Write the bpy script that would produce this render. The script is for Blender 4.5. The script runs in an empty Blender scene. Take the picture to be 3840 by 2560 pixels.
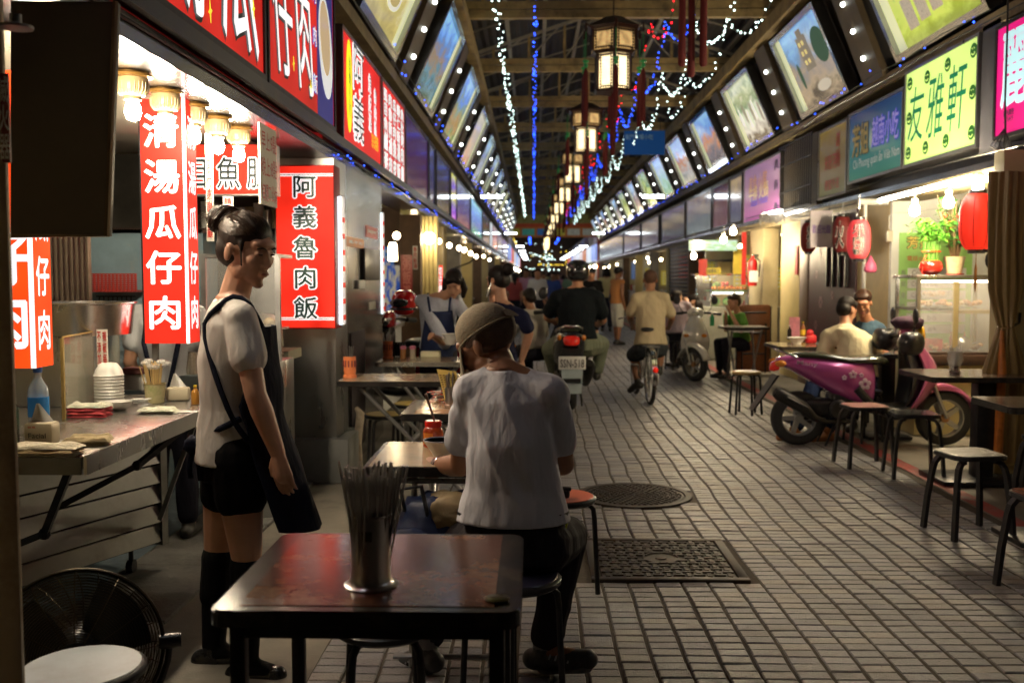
import bpy,bmesh,math,random
import numpy as np
from mathutils import Vector,Matrix,noise
R=math.radians
random.seed(7)
SC=bpy.context.scene
COL=SC.collection
# ------------------------------------------------------------------ camera, world, exposure
H=1.42
F=35/36*3840
PITCH=math.atan((1280-1038)/F)
YAW=math.atan((2000-1920)/F)
cd=bpy.data.cameras.new('camera');cam=bpy.data.objects.new('camera',cd);COL.objects.link(cam)
cam.location=(0,0,H)
cam.rotation_euler=(R(90)-PITCH,0,YAW)
cd.lens=35;cd.sensor_width=36;cd.clip_start=0.05;cd.clip_end=600
cd.dof.use_dof=True;cd.dof.focus_distance=3.7;cd.dof.aperture_fstop=3.4
SC.camera=cam
W=bpy.data.worlds.new('World');SC.world=W;W.use_nodes=True
wb=W.node_tree.nodes['Background']
wb.inputs['Color'].default_value=(0.35,0.45,0.8,1) # night sky glow above the town
wb.inputs['Strength'].default_value=0.02
SC.view_settings.view_transform='Standard'
SC.view_settings.look='None'
SC.view_settings.exposure=0.0
SC.view_settings.gamma=1.0
SC.cycles.use_denoising=True
SC.cycles.max_bounces=7;SC.cycles.diffuse_bounces=3;SC.cycles.glossy_bounces=3
SC.cycles.transparent_max_bounces=16;SC.cycles.transmission_bounces=5
SC.cycles.sample_clamp_indirect=6.0
SC.cycles.caustics_reflective=False;SC.cycles.caustics_refractive=False
bpy.context.view_layer.update()
COL=bpy.data.collections.new('market')
_cm=cam.rotation_euler.to_matrix()
CP=Vector((0,0,H))
def ray(x,y):
  return _cm @ Vector(((x-1920)/F,(1280-y)/F,-1))
def at(x,y,Y): # where a photo point lies at street depth Y
  d=ray(x,y);return CP+d*(Y/d.y)
def atX(x,y,X): # ... on the plane X
  d=ray(x,y);return CP+d*(X/d.x)
def atZ(x,y,z=0.0): # ... at height z
  d=ray(x,y);return CP+d*((z-H)/d.z)
# ------------------------------------------------------------------ materials
MATS={}
def _n(nt,t,**k):
  n=nt.nodes.new(t)
  for a,b in k.items():
    if a in n.inputs.keys() if isinstance(a,str) and a[0].isupper() else False:n.inputs[a].default_value=b
    else:setattr(n,a,b)
  return n
def mat(name,col,rough=0.5,metal=0.0,var=0.15,scale=6.0,bump=0.0,bscale=60.0,bdist=.01,spec=0.5,emit=None,es=0.0,dirt=None,dscale=3.0,damt=0.5,stretch=None,coat=0.0,trans=0.0,alpha=1.0,sss=0.0):
  if name in MATS:return MATS[name]
  m=bpy.data.materials.new(name);m.use_nodes=True;nt=m.node_tree
  b=nt.nodes['Principled BSDF'];L=nt.links.new
  b.inputs['Roughness'].default_value=rough;b.inputs['Metallic'].default_value=metal
  b.inputs['Specular IOR Level'].default_value=spec
  b.inputs['Coat Weight'].default_value=coat
  b.inputs['Transmission Weight'].default_value=trans
  b.inputs['Alpha'].default_value=alpha
  if sss:b.inputs['Subsurface Weight'].default_value=sss;b.inputs['Subsurface Radius'].default_value=(.02,.008,.004)
  c4=(*col,1)
  tc=_n(nt,'ShaderNodeTexCoord');mp=_n(nt,'ShaderNodeMapping')
  L(tc.outputs['Object'],mp.inputs['Vector'])
  if stretch:mp.inputs['Scale'].default_value=stretch
  if var>0 or dirt:
    nz=_n(nt,'ShaderNodeTexNoise');nz.inputs['Scale'].default_value=scale;nz.inputs['Detail'].default_value=6
    nz.inputs['Roughness'].default_value=0.65
    L(mp.outputs[0],nz.inputs['Vector'])
    mr=_n(nt,'ShaderNodeMapRange');mr.inputs['From Min'].default_value=.3;mr.inputs['From Max'].default_value=.7
    mr.inputs['To Min'].default_value=1-var;mr.inputs['To Max'].default_value=1+var
    L(nz.outputs['Fac'],mr.inputs['Value'])
    hs=_n(nt,'ShaderNodeHueSaturation');hs.inputs['Color'].default_value=c4
    L(mr.outputs[0],hs.inputs['Value'])
    out=hs.outputs['Color']
    if dirt:
      nd=_n(nt,'ShaderNodeTexNoise');nd.inputs['Scale'].default_value=dscale;nd.inputs['Detail'].default_value=8;nd.inputs['Roughness'].default_value=.7
      L(mp.outputs[0],nd.inputs['Vector'])
      r2=_n(nt,'ShaderNodeMapRange');r2.inputs['From Min'].default_value=.5;r2.inputs['From Max'].default_value=.68;r2.inputs['To Max'].default_value=damt
      L(nd.outputs['Fac'],r2.inputs['Value'])
      mx=_n(nt,'ShaderNodeMix',data_type='RGBA');L(r2.outputs[0],mx.inputs[0]);L(out,mx.inputs[6]);mx.inputs[7].default_value=(*dirt,1)
      out=mx.outputs[2]
    L(out,b.inputs['Base Color'])
    rr=_n(nt,'ShaderNodeMapRange');rr.inputs['To Min'].default_value=max(.02,rough-.1);rr.inputs['To Max'].default_value=min(1,rough+.12)
    L(nz.outputs['Fac'],rr.inputs['Value']);L(rr.outputs[0],b.inputs['Roughness'])
  else:b.inputs['Base Color'].default_value=c4
  if bump>0:
    nb=_n(nt,'ShaderNodeTexNoise');nb.inputs['Scale'].default_value=bscale;nb.inputs['Detail'].default_value=4
    L(mp.outputs[0],nb.inputs['Vector'])
    bp=_n(nt,'ShaderNodeBump');bp.inputs['Strength'].default_value=bump;bp.inputs['Distance'].default_value=bdist
    L(nb.outputs['Fac'],bp.inputs['Height']);L(bp.outputs[0],b.inputs['Normal'])
  if emit:
    b.inputs['Emission Color'].default_value=(*emit,1);b.inputs['Emission Strength'].default_value=es
  MATS[name]=m;return m
def glow(name,col,s,var=0.0,scale=2.0,base=None): # lamps, backlit acrylic, and prints given a glow
  if name in MATS:return MATS[name]
  m=mat(name,base or col,rough=.5,spec=.12,var=0,emit=col,es=s)
  if var:
    nt=m.node_tree;L=nt.links.new;b=nt.nodes['Principled BSDF']
    tc=_n(nt,'ShaderNodeTexCoord');nz=_n(nt,'ShaderNodeTexNoise');nz.inputs['Scale'].default_value=scale;nz.inputs['Detail'].default_value=1
    mr=_n(nt,'ShaderNodeMapRange');mr.inputs['From Min'].default_value=.3;mr.inputs['From Max'].default_value=.7
    mr.inputs['To Min'].default_value=s*(1-var);mr.inputs['To Max'].default_value=s*(1+var)
    L(tc.outputs['Object'],nz.inputs['Vector']);L(nz.outputs['Fac'],mr.inputs['Value']);L(mr.outputs[0],b.inputs['Emission Strength'])
  return m
def photo(name,pal,s,scale=3.0,seed=0.0,dist=1.2,bands=True,streak=None):
  """a printed picture behind acrylic, or an unlit print given a glow: colours by height, broken up by noise (pal: bottom to top)"""
  if name in MATS:return MATS[name]
  m=bpy.data.materials.new(name);m.use_nodes=True;nt=m.node_tree;L=nt.links.new
  b=nt.nodes['Principled BSDF'];b.inputs['Roughness'].default_value=.12
  tc=_n(nt,'ShaderNodeTexCoord');mp=_n(nt,'ShaderNodeMapping');mp.inputs['Location'].default_value=(seed,seed*.7,0)
  L(tc.outputs['UV'],mp.inputs['Vector'])
  if streak:mp.inputs['Scale'].default_value=streak
  nz=_n(nt,'ShaderNodeTexNoise');nz.inputs['Scale'].default_value=scale;nz.inputs['Detail'].default_value=5;nz.inputs['Roughness'].default_value=.6;nz.inputs['Distortion'].default_value=.6
  L(mp.outputs[0],nz.inputs['Vector'])
  sp=_n(nt,'ShaderNodeSeparateXYZ');L(tc.outputs['UV'],sp.inputs[0])
  ad=_n(nt,'ShaderNodeMath',operation='MULTIPLY_ADD');L(nz.outputs['Fac'],ad.inputs[0]);ad.inputs[1].default_value=dist
  if bands:L(sp.outputs['Y'],ad.inputs[2])
  else:ad.inputs[2].default_value=.5
  sb=_n(nt,'ShaderNodeMath',operation='SUBTRACT');L(ad.outputs[0],sb.inputs[0]);sb.inputs[1].default_value=dist*.5
  cr=_n(nt,'ShaderNodeValToRGB');els=cr.color_ramp.elements
  while len(els)<len(pal):els.new(.5)
  for i,c in enumerate(pal):
    els[i].position=i/(len(pal)-1);els[i].color=(*c,1)
  L(sb.outputs[0],cr.inputs[0]);L(cr.outputs[0],b.inputs['Base Color']);L(cr.outputs[0],b.inputs['Emission Color'])
  b.inputs['Emission Strength'].default_value=s
  MATS[name]=m;return m
# ------------------------------------------------------------------ mesh builder
class MB:
  def __init__(s):s.v=[];s.f=[];s.uv={}
  def add(s,vs,fs):
    o=len(s.v);s.v+=[tuple(p) for p in vs];s.f+=[tuple(i+o for i in f) for f in fs];return o
  def quad(s,a,b,c,d):
    s.add([a,b,c,d],[(0,1,2,3)]);s.uv[len(s.f)-1]=[(0,0),(1,0),(1,1),(0,1)];return s
  def box(s,x0,x1,y0,y1,z0,z1,M=None,b=0.0):
    if b>0:
      bm=bmesh.new();bmesh.ops.create_cube(bm,size=1)
      for v in bm.verts:v.co=Vector(((x0+x1)/2+v.co.x*(x1-x0),(y0+y1)/2+v.co.y*(y1-y0),(z0+z1)/2+v.co.z*(z1-z0)))
      bmesh.ops.bevel(bm,geom=list(bm.edges),offset=b,segments=2,profile=.5,affect='EDGES')
      vs=[v.co.copy() for v in bm.verts];fs=[tuple(v.index for v in f.verts) for f in bm.faces];bm.free()
    else:
      vs=[Vector(p) for p in ((x0,y0,z0),(x1,y0,z0),(x1,y1,z0),(x0,y1,z0),(x0,y0,z1),(x1,y0,z1),(x1,y1,z1),(x0,y1,z1))]
      fs=[(0,3,2,1),(4,5,6,7),(0,1,5,4),(1,2,6,5),(2,3,7,6),(3,0,4,7)]
    if M is not None:vs=[M @ Vector(p) for p in vs]
    s.add(vs,fs);return s
  def hexa(s,p): # 8 corners, bottom ring then top ring
    s.add(p,[(0,3,2,1),(4,5,6,7),(0,1,5,4),(1,2,6,5),(2,3,7,6),(3,0,4,7)]);return s
  def slab(s,a,b,c,d,t,n=None): # quad a b c d thickened backwards by t; front face gets uv
    a,b,c,d=map(Vector,(a,b,c,d));n=n or (b-a).cross(d-a).normalized()
    o=s.add([a,b,c,d]+[p-n*t for p in (a,b,c,d)],[(0,1,2,3),(7,6,5,4),(0,4,5,1),(1,5,6,2),(2,6,7,3),(3,7,4,0)])
    s.uv[len(s.f)-6]=[(0,0),(1,0),(1,1),(0,1)];return s
  def cone(s,a,b,ra,rb=None,n=10,cap=True):
    a=Vector(a);b=Vector(b);rb=ra if rb is None else rb;d=(b-a)
    if d.length<1e-7:return s
    d.normalize();u=d.orthogonal().normalized();w=d.cross(u)
    vs=[]
    for c,r in ((a,ra),(b,rb)):
      for i in range(n):
        t=2*math.pi*i/n;vs.append(c+(u*math.cos(t)+w*math.sin(t))*r)
    fs=[(i,(i+1) % n,n+(i+1) % n,n+i) for i in range(n)]
    if cap:fs+=[tuple(range(n-1,-1,-1)),tuple(range(n,2*n))]
    s.add(vs,fs);return s
  def tube(s,pts,r,n=8,closed=False):
    pts=[Vector(p) for p in pts];m=len(pts);rs=r if isinstance(r,(list,tuple)) else [r]*m
    T=[]
    for i in range(m):
      if closed:t=pts[(i+1) % m]-pts[i-1]
      else:t=pts[min(i+1,m-1)]-pts[max(i-1,0)]
      T.append(t.normalized() if t.length>1e-9 else Vector((0,0,1)))
    u=T[0].orthogonal().normalized();vs=[]
    for i in range(m):
      u=(u-T[i]*u.dot(T[i]));u=u.normalized() if u.length>1e-6 else T[i].orthogonal().normalized()
      w=T[i].cross(u)
      for k in range(n):
        t=2*math.pi*k/n;vs.append(pts[i]+(u*math.cos(t)+w*math.sin(t))*rs[i])
    fs=[]
    for i in range(m if closed else m-1):
      j=(i+1) % m
      for k in range(n):fs.append((i*n+k,i*n+(k+1) % n,j*n+(k+1) % n,j*n+k))
    if not closed:fs+=[tuple(range(n-1,-1,-1)),tuple(range((m-1)*n,m*n))]
    s.add(vs,fs);return s
  def lathe(s,prof,c=(0,0,0),n=20,M=None,close=False): # prof: (r, z)
    c=Vector(c);vs=[]
    for r,z in prof:
      for k in range(n):
        t=2*math.pi*k/n;vs.append(Vector((r*math.cos(t),r*math.sin(t),z)))
    if M is not None:vs=[M @ v for v in vs]
    vs=[v+c for v in vs];m=len(prof)
    fs=[(i*n+k,i*n+(k+1) % n,(i+1)*n+(k+1) % n,(i+1)*n+k) for i in range(m-1) for k in range(n)]
    if close:fs+=[(((m-1))*n+k,(m-1)*n+(k+1) % n,(k+1) % n,k) for k in range(n)]
    else:
      if prof[0][0]>1e-4:fs.append(tuple(range(n-1,-1,-1)))
      if prof[-1][0]>1e-4:fs.append(tuple(range((m-1)*n,m*n)))
    s.add(vs,fs);return s
  def ball(s,c,r,n=10,m=7,M=None):
    if not isinstance(r,(tuple,list)):r=(r,r,r)
    vs=[Vector((0,0,-r[2]))]
    for i in range(1,m):
      a=-math.pi/2+math.pi*i/m
      for k in range(n):
        t=2*math.pi*k/n;vs.append(Vector((r[0]*math.cos(a)*math.cos(t),r[1]*math.cos(a)*math.sin(t),r[2]*math.sin(a))))
    vs.append(Vector((0,0,r[2])));L=len(vs)-1
    fs=[(0,1+(k+1) % n,1+k) for k in range(n)]
    for i in range(m-2):
      for k in range(n):fs.append((1+i*n+k,1+i*n+(k+1) % n,1+(i+1)*n+(k+1) % n,1+(i+1)*n+k))
    fs+=[(L,1+(m-2)*n+k,1+(m-2)*n+(k+1) % n) for k in range(n)]
    if M is not None:vs=[M @ v for v in vs]
    s.add([v+Vector(c) for v in vs],fs);return s
  def prism(s,poly,z0,z1,M=None): # polygon (x,y) ccw extruded in z
    n=len(poly);vs=[Vector((x,y,z0)) for x,y in poly]+[Vector((x,y,z1)) for x,y in poly]
    if M is not None:vs=[M @ v for v in vs]
    s.add(vs,[tuple(range(n-1,-1,-1)),tuple(range(n,2*n))]+[(i,(i+1) % n,n+(i+1) % n,n+i) for i in range(n)]);return s
  def grid(s,fn,nu,nv,closed_u=False):
    vs=[fn(i/nu,j/nv) for j in range(nv+1) for i in range(nu+(0 if closed_u else 1))]
    w=nu if closed_u else nu+1
    fs=[(j*w+i,j*w+(i+1) % w,(j+1)*w+(i+1) % w,(j+1)*w+i) for j in range(nv) for i in range(nu)]
    s.add(vs,fs);return s
  def join(s,o,M=None):
    s.add([M @ Vector(v) for v in o.v] if M is not None else o.v,o.f);return s
  def mesh(s,name,smooth=None):
    me=bpy.data.meshes.new(name);me.from_pydata([tuple(v) for v in s.v],[],s.f)
    if s.uv:
      uvl=me.uv_layers.new(name='UVMap').data
      for fi,uvs in s.uv.items():
        st=me.polygons[fi].loop_start
        for k,u in enumerate(uvs):uvl[st+k].uv=u
    if smooth is not None:
      me.polygons.foreach_set('use_smooth',[True]*len(me.polygons))
      if smooth<180:me.set_sharp_from_angle(angle=R(smooth))
    return me
def rrect(w,d,r,n=4):
  out=[]
  for cx,cy,a0 in ((w/2-r,d/2-r,0),(-w/2+r,d/2-r,90),(-w/2+r,-d/2+r,180),(w/2-r,-d/2+r,270)):
    for i in range(n+1):
      a=R(a0+90*i/n);out.append((cx+r*math.cos(a),cy+r*math.sin(a)))
  return out
# ------------------------------------------------------------------ objects
def tag(o,label=None,cat=None,group=None,kind=None):
  if label:o['label']=label
  if cat:o['category']=cat
  if group:o['group']=group
  if kind:o['kind']=kind
  return o
def E(name,loc,label,cat,group=None):
  o=bpy.data.objects.new(name,None);o.location=Vector(loc);o.empty_display_size=.1
  COL.objects.link(o);return tag(o,label,cat,group)
def _root(p):
  v=Vector()
  while p is not None:
    v+=p.location;p=p.parent
  return v
def P(name,mb,m,parent=None,label=None,smooth=None,kind=None):
  me=mb.mesh(name,smooth) if isinstance(mb,MB) else mb
  if m is not None and not len(me.materials):me.materials.append(m)
  o=bpy.data.objects.new(name,me);COL.objects.link(o)
  if parent is not None:
    o.parent=parent
    o.matrix_parent_inverse=Matrix.Translation(-_origin(parent))
  return tag(o,label,None,None,kind)
def _origin(p): # world origin of a parent built unrotated
  if p.type=='EMPTY':return Vector(p.location)
  return Vector((0,0,0)) if p.parent is None else Vector((0,0,0))
def T(name,mb,m,label,cat,group=None,smooth=None,kind=None):
  return tag(P(name,mb,m,None,None,smooth),label,cat,group,kind)
def S(name,mb,m,smooth=None,parent=None):
  return tag(P(name,mb,m,parent,None,smooth),kind='structure')
KIDS={}
def copy_tree(root,loc=None,rz=None,label=None,group=None):
  kids={}
  for o in COL.objects:
    if o.parent is not None:kids.setdefault(o.parent.name,[]).append(o)
  def rec(o,par):
    c=o.copy();COL.objects.link(c)
    if par is not None:c.parent=par
    for ch in kids.get(o.name,[]):rec(ch,c)
    return c
  r=rec(root,None)
  if loc is not None:r.location=Vector(loc)
  if rz is not None:r.rotation_euler=(0,0,rz)
  if label:r['label']=label
  if group:r['group']=group
  return r
# ------------------------------------------------------------------ lettering
_GL={}
def baked(o): # the built things are linked to the scene only at the end, so this stays quick
  SC.collection.objects.link(o);dg=bpy.context.evaluated_depsgraph_get();return bpy.data.meshes.new_from_object(o.evaluated_get(dg))
def glyph(ch,off=0.0):
  k=(ch,round(off,4))
  if k in _GL:return _GL[k]
  cu=bpy.data.curves.new('g','FONT');cu.body=ch;cu.size=1;cu.offset=min(off,.004);cu.resolution_u=2
  o=bpy.data.objects.new('g',cu);me=baked(o)
  vs=[v.co.copy() for v in me.vertices];fs=[tuple(p.vertices) for p in me.polygons]
  bpy.data.objects.remove(o);bpy.data.curves.remove(cu);bpy.data.meshes.remove(me)
  _GL[k]=(vs,fs);return _GL[k]
def letters(mb,txt,c,u,v,w,h,off=.02,lift=.003,vertical=False,shear=0.0,gap=1.0,sq=1.0):
  """txt set in the plane (u right, v up) inside w x h around centre c"""
  u=Vector(u).normalized();v=Vector(v).normalized();n=u.cross(v).normalized();c=Vector(c)
  N=len(txt)
  if not vertical and any(ord(q)<0x2e80 for q in txt): # run of latin: one word
    vs,fs=glyph(txt,off*.3);xs=[p.x for p in vs];ys=[p.y for p in vs]
    if not xs:return mb
    sx=w/max(1e-6,max(xs)-min(xs));sy=h/max(1e-6,max(ys)-min(ys));x0=(max(xs)+min(xs))/2;y0=(max(ys)+min(ys))/2
    mb.add([c+u*((p.x-x0)*sx+shear*(p.y-y0)*sy)+v*(p.y-y0)*sy+n*(lift+p.z*.1*min(w,h)) for p in vs],fs);return mb
  for i,ch in enumerate(txt):
    if ch==' ':continue
    if vertical:cc=c+v*(h/2-h*(i+.5)/N);cw,chh=w,h/N*gap
    else:cc=c+u*(-w/2+w*(i+.5)/N);cw,chh=w/N*gap,h
    vs,fs=glyph(ch,0)
    K=1 if off<.004 else (5 if off<.04 else 9)
    for k in range(K):
      a=2*math.pi*k/max(1,K-1);q=0 if k==K-1 else min(off,.08)*.8
      ox,oy=q*math.cos(a),q*math.sin(a)
      mb.add([cc+u*((p.x-.5+ox)*cw+shear*(p.y-.38)*chh)+v*(p.y-.38+oy)*chh+n*(lift+k*.00018) for p in vs],fs)
  return mb
def lettering(txt,c,u,v,w,h,m,parent,off=.02,lift=.003,name='lettering',**k):
  return P(name,letters(MB(),txt,c,u,v,w,h,off,lift,**k),m,parent)
# ------------------------------------------------------------------ common materials
def CM():
  g=globals()
  g['STEEL']=mat('stainless steel',(.56,.56,.55),.28,1,var=.12,scale=3,bump=.08,bscale=12,stretch=(1,1,.25))
  g['CHROME']=mat('polished chrome',(.75,.75,.76),.08,1,var=.04)
  g['ALU']=mat('dull aluminium',(.42,.42,.42),.38,.9,var=.15,scale=8)
  g['BLACKM']=mat('black painted metal',(.018,.018,.02),.35,.3,var=.3,scale=20,dirt=(.08,.06,.05),dscale=14,damt=.3)
  g['BLACKP']=mat('black plastic',(.015,.015,.017),.3,0,var=.2,scale=15)
  g['RUBBER']=mat('tyre rubber',(.02,.02,.021),.75,0,var=.2,scale=30,bump=.2)
  g['WHITE']=mat('white paint',(.72,.72,.7),.45,0,var=.05,dirt=(.4,.36,.3),dscale=4,damt=.3)
  g['WPLAST']=mat('white plastic',(.78,.77,.72),.3,0,var=.04)
  g['GLASS']=mat('clear glass',(1,1,1),.02,0,var=0,alpha=.18,spec=.6)
  g['GREYM']=mat('grey galvanised metal',(.2,.2,.19),.45,.6,var=.25,scale=5,dirt=(.09,.08,.06),dscale=3,damt=.6)
  g['BULB']=glow('lit bulb',(1,.84,.60),520)
  g['TUBEL']=glow('lit tube',(.86,.95,1),26)
  g['BULB2']=glow('lit shop bulb',(1,.80,.50),900)
  g['TUBEW']=glow('lit warm tube',(1,.93,.78),38)
  g['DARKW']=mat('dark brown wood',(.05,.025,.015),.5,0,var=.4,scale=5,stretch=(1,8,8))
  g['INKW']=mat('white sign ink',(.85,.85,.85),.4,0,var=0,emit=(1,1,1),es=1.0)
  g['INKB']=mat('black sign ink',(.01,.02,.02),.4,0,var=0)
  g['INKR']=mat('red sign ink',(.55,.03,.02),.4,0,var=0)
  g['INKWP']=mat('white ink',(.8,.8,.78),.4,0,var=0)
  g['REDLIT']=glow('backlit red acrylic',(.95,.028,.012),1.0,var=.28,scale=3.2,base=(.5,.02,.01))
  g['WHITEL']=glow('backlit white acrylic',(1,1,.97),1.15)
  g['TOWEL']=mat('worn cotton towel',(.6,.55,.42),.95,0,var=.25,scale=12,bump=.6,bscale=90)
ORD=['first','second','third','fourth','fifth','sixth','seventh','eighth','ninth','tenth','eleventh','twelfth','thirteenth','fourteenth','fifteenth','sixteenth']
CM()
# ================================================================== GROUND
XL,XR=-1.40,3.66
BAY=3.52
concrete=mat('worn concrete',(.19,.17,.14),.75,0,var=.3,scale=1.4,bump=.25,bscale=120,dirt=(.07,.06,.05),dscale=2.2,damt=.75)
grout=mat('dark mortar bed',(.060,.048,.034),.9,0,var=.3,scale=10,bump=.4)
stone=mat('grey granite paver',(.31,.295,.275),.42,0,var=.22,scale=7,bump=.35,bscale=140,dirt=(.12,.10,.085),dscale=1.6,damt=.5,spec=.5)
m=MB();m.quad((-14,-6,-.012),(16,-6,-.012),(16,130,-.012),(-14,130,-.012))
S('ground',m,concrete)
PX0,PX1=-.80,2.74
m=MB();m.quad((PX0,-1,-.006),(PX1,-1,-.006),(PX1,118,-.006),(PX0,118,-.006))
pave=S('paving',m,grout)
far_tile=mat('grey pavers far off',(.26,.245,.225),.45,0,var=.25,scale=3,bump=.2)
m=MB();m.quad((PX0,34,.0),(PX1,34,.0),(PX1,118,.0),(PX0,118,.0))
P('far_pavers',m,far_tile,pave,kind='stuff')
CW,CD=.124,.069
def wob(x,y):return .030*noise.noise(Vector((x*.5,y*.6,3)))+.013*noise.noise(Vector((x*1.6,y*2.6,9)))
def covered(x,y):
  if .25<x<1.045 and 4.55<y<5.35:return True
  return (x-.66)**2+(y-6.43)**2<.375**2
def tile_geo(w,d,h=.012,c=.004):
  a,b=w/2,d/2
  vs=[(-a,-b,-h),(a,-b,-h),(a,b,-h),(-a,b,-h),(-a,-b,-c),(a,-b,-c),(a,b,-c),(-a,b,-c),
     (-a+c,-b+c,0),(a-c,-b+c,0),(a-c,b-c,0),(-a+c,b-c,0)]
  fs=[(0,1,5,4),(1,2,6,5),(2,3,7,6),(3,0,4,7),(4,5,9,8),(5,6,10,9),(6,7,11,10),(7,4,8,11),(8,9,10,11)]
  return vs,fs
tvs,tfs=tile_geo(CW-.0125,CD-.0045)
tme=bpy.data.meshes.new('paver');tme.from_pydata(tvs,[],tfs)
stones=[]
for i,c in enumerate([(.238,.235,.240),(.285,.262,.24),(.195,.197,.215),(.215,.208,.205),(.258,.254,.278)]):
  stones.append(mat('granite paver tone %d' % i,c,.30,0,var=.2,scale=60,bump=.5,bscale=160,dirt=(.10,.08,.062),dscale=1.3,damt=.6))
for s_ in stones: # pattern in street space, so no two pavers look alike
  nt=s_.node_tree;ge=nt.nodes.new('ShaderNodeNewGeometry')
  for n_ in nt.nodes:
    if n_.type=='MAPPING':nt.links.new(ge.outputs['Position'],n_.inputs['Vector'])
tmes=[]
for s_ in stones:
  q=tme.copy();q.materials.append(s_);tmes.append(q)
cand=[];tiles=[]
rnd=random.Random(3)
j=0;y=1.5
while y<34:
  x=PX0+CW/2
  while x<PX1-.02:
    yy=y+.015*noise.noise(Vector((x*2.2,y*.8,1)))+rnd.uniform(-.0015,.0015);xx=x+wob(x,y)
    if not covered(xx,yy):
      z=.004*noise.noise(Vector((x*1.1,y*1.1,5)))+rnd.uniform(-.0022,.0022)
      tiles.append((xx,yy,z,rnd.uniform(-.018,.018),rnd.uniform(-.014,.014),rnd.uniform(-.03,.03)))
    x+=CW
  y+=CD
def seen(t): # inside the frame and not under the near table
  x,y=t[0],t[1]
  if y<3.45 or y>6:return False
  px=1920+F*math.tan(math.atan2(x,y)+YAW)
  return 1250<px<3860 and x>.2
tiles.sort(key=lambda t:(0 if seen(t) else 1,t[1]))
for k,t in enumerate(tiles[:296]):
  o=bpy.data.objects.new('paver',tmes[rnd.choice((0,0,1,2,3,4))]);COL.objects.link(o)
  o.location=t[:3];o.rotation_euler=t[3:];o.parent=pave
m=[MB() for _ in stones]
tv=np.array(tvs)
for t in tiles[296:]:
  q=rnd.choice((0,0,1,2,3,4))
  vs=tv.copy();vs[:,2]+=tv[:,0]*t[4]-tv[:,1]*t[3]
  vs[:,0]+=t[0]-tv[:,1]*t[5];vs[:,1]+=t[1]+tv[:,0]*t[5];vs[:,2]+=t[2]
  mm=m[q];o_=len(mm.v);mm.v+=vs.tolist();mm.f+=[tuple(i+o_ for i in f) for f in tfs]
for q in range(5):P('paver_field',m[q],stones[q],pave,kind='stuff')
# manholes
iron=mat('rusty cast iron',(.045,.035,.028),.5,.55,var=.4,scale=10,dirt=(.11,.06,.03),dscale=6,damt=.6)
c=Vector((.645,4.95,0));ho=E('manhole_cover',c,'square cast iron cover with basket weave relief set in the pavers','manhole cover')
m=MB();
for a,b_,cc,d in ((-.37,.37,-.37,-.325),(-.37,.37,.325,.37),(-.37,-.325,-.325,.325),(.325,.37,-.325,.325)):m.box(c.x+a,c.x+b_,c.y+cc,c.y+d,-.01,.012,b=.003)
P('frame',m,iron,ho,smooth=30)
m=MB();m.box(c.x-.318,c.x+.318,c.y-.318,c.y+.318,-.01,.006)
P('plate',m,iron,ho)
m=MB();nb=13
for i in range(nb):
  for k in range(nb):
    cx=c.x-.29+.58*i/(nb-1);cy=c.y-.29+.58*k/(nb-1)
    if (cx-c.x)**2+(cy-c.y)**2<.1**2:continue
    if (i+k) % 2:m.box(cx-.026,cx+.026,cy-.010,cy+.010,.0062,.0135)
    else:m.box(cx-.010,cx+.010,cy-.026,cy+.026,.0062,.0125)
P('weave_relief',m,iron,ho)
m=MB();m.lathe([(.094,.0062),(.094,.012),(.084,.012),(.084,.008),(.03,.008),(.03,.012),(.001,.013)],c,28);P('emblem',m,iron,ho,smooth=30)
c=Vector((.66,6.43,0));ho=E('manhole_cover',c,'round cast iron cover with studded relief beyond the square one','manhole cover')
m=MB();m.lathe([(.37,-.01),(.37,.008),(.33,.008),(.33,-.008)],c,40);P('frame',m,iron,ho,smooth=30)
m=MB();m.lathe([(.322,-.01),(.322,.005),(.001,.005)],c,40);P('plate',m,iron,ho,smooth=30)
m=MB()
for r_ in range(1,9):
  n_=6*r_
  for k in range(n_):
    a=2*math.pi*k/n_;m.box(-.014,.014,-.008,.008,.0052,.012,Matrix.Translation(c+Vector((math.cos(a),math.sin(a),0))*(.036*r_)) @ Matrix.Rotation(a+.7*(k % 2),4,'Z'))
P('stud_relief',m,iron,ho)
# red edge line and drain slab on the left
redp=mat('worn red paint',(.28,.03,.02),.6,0,var=.3,scale=5,dirt=(.12,.11,.1),dscale=7,damt=1.0)
m=MB();m.quad((2.755,1,-.004),(2.87,1,-.004),(2.87,60,-.004),(2.755,60,-.004));S('red_line',m,redp)
slabm=mat('drain slab concrete',(.14,.135,.125),.8,0,var=.3,scale=3,bump=.4,bscale=60,dirt=(.05,.045,.04),dscale=5,damt=.6)
for i in range(9):
  m=MB();m.box(-1.98,-1.52,3.2+i*.8,3.988+i*.8,-.05,.004+.002*(i % 2),b=.006);S('drain_slab',m,slabm,smooth=30)
stallfl=mat('wet blue grey stall floor',(.16,.20,.23),.22,0,var=.3,scale=2,dirt=(.06,.07,.08),dscale=3,damt=.6)
m=MB();m.quad((-5.5,1.5,-.004),(-2.0,1.5,-.004),(-2.0,6.7,-.004),(-5.5,6.7,-.004));S('stall_floor',m,stallfl)
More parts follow.
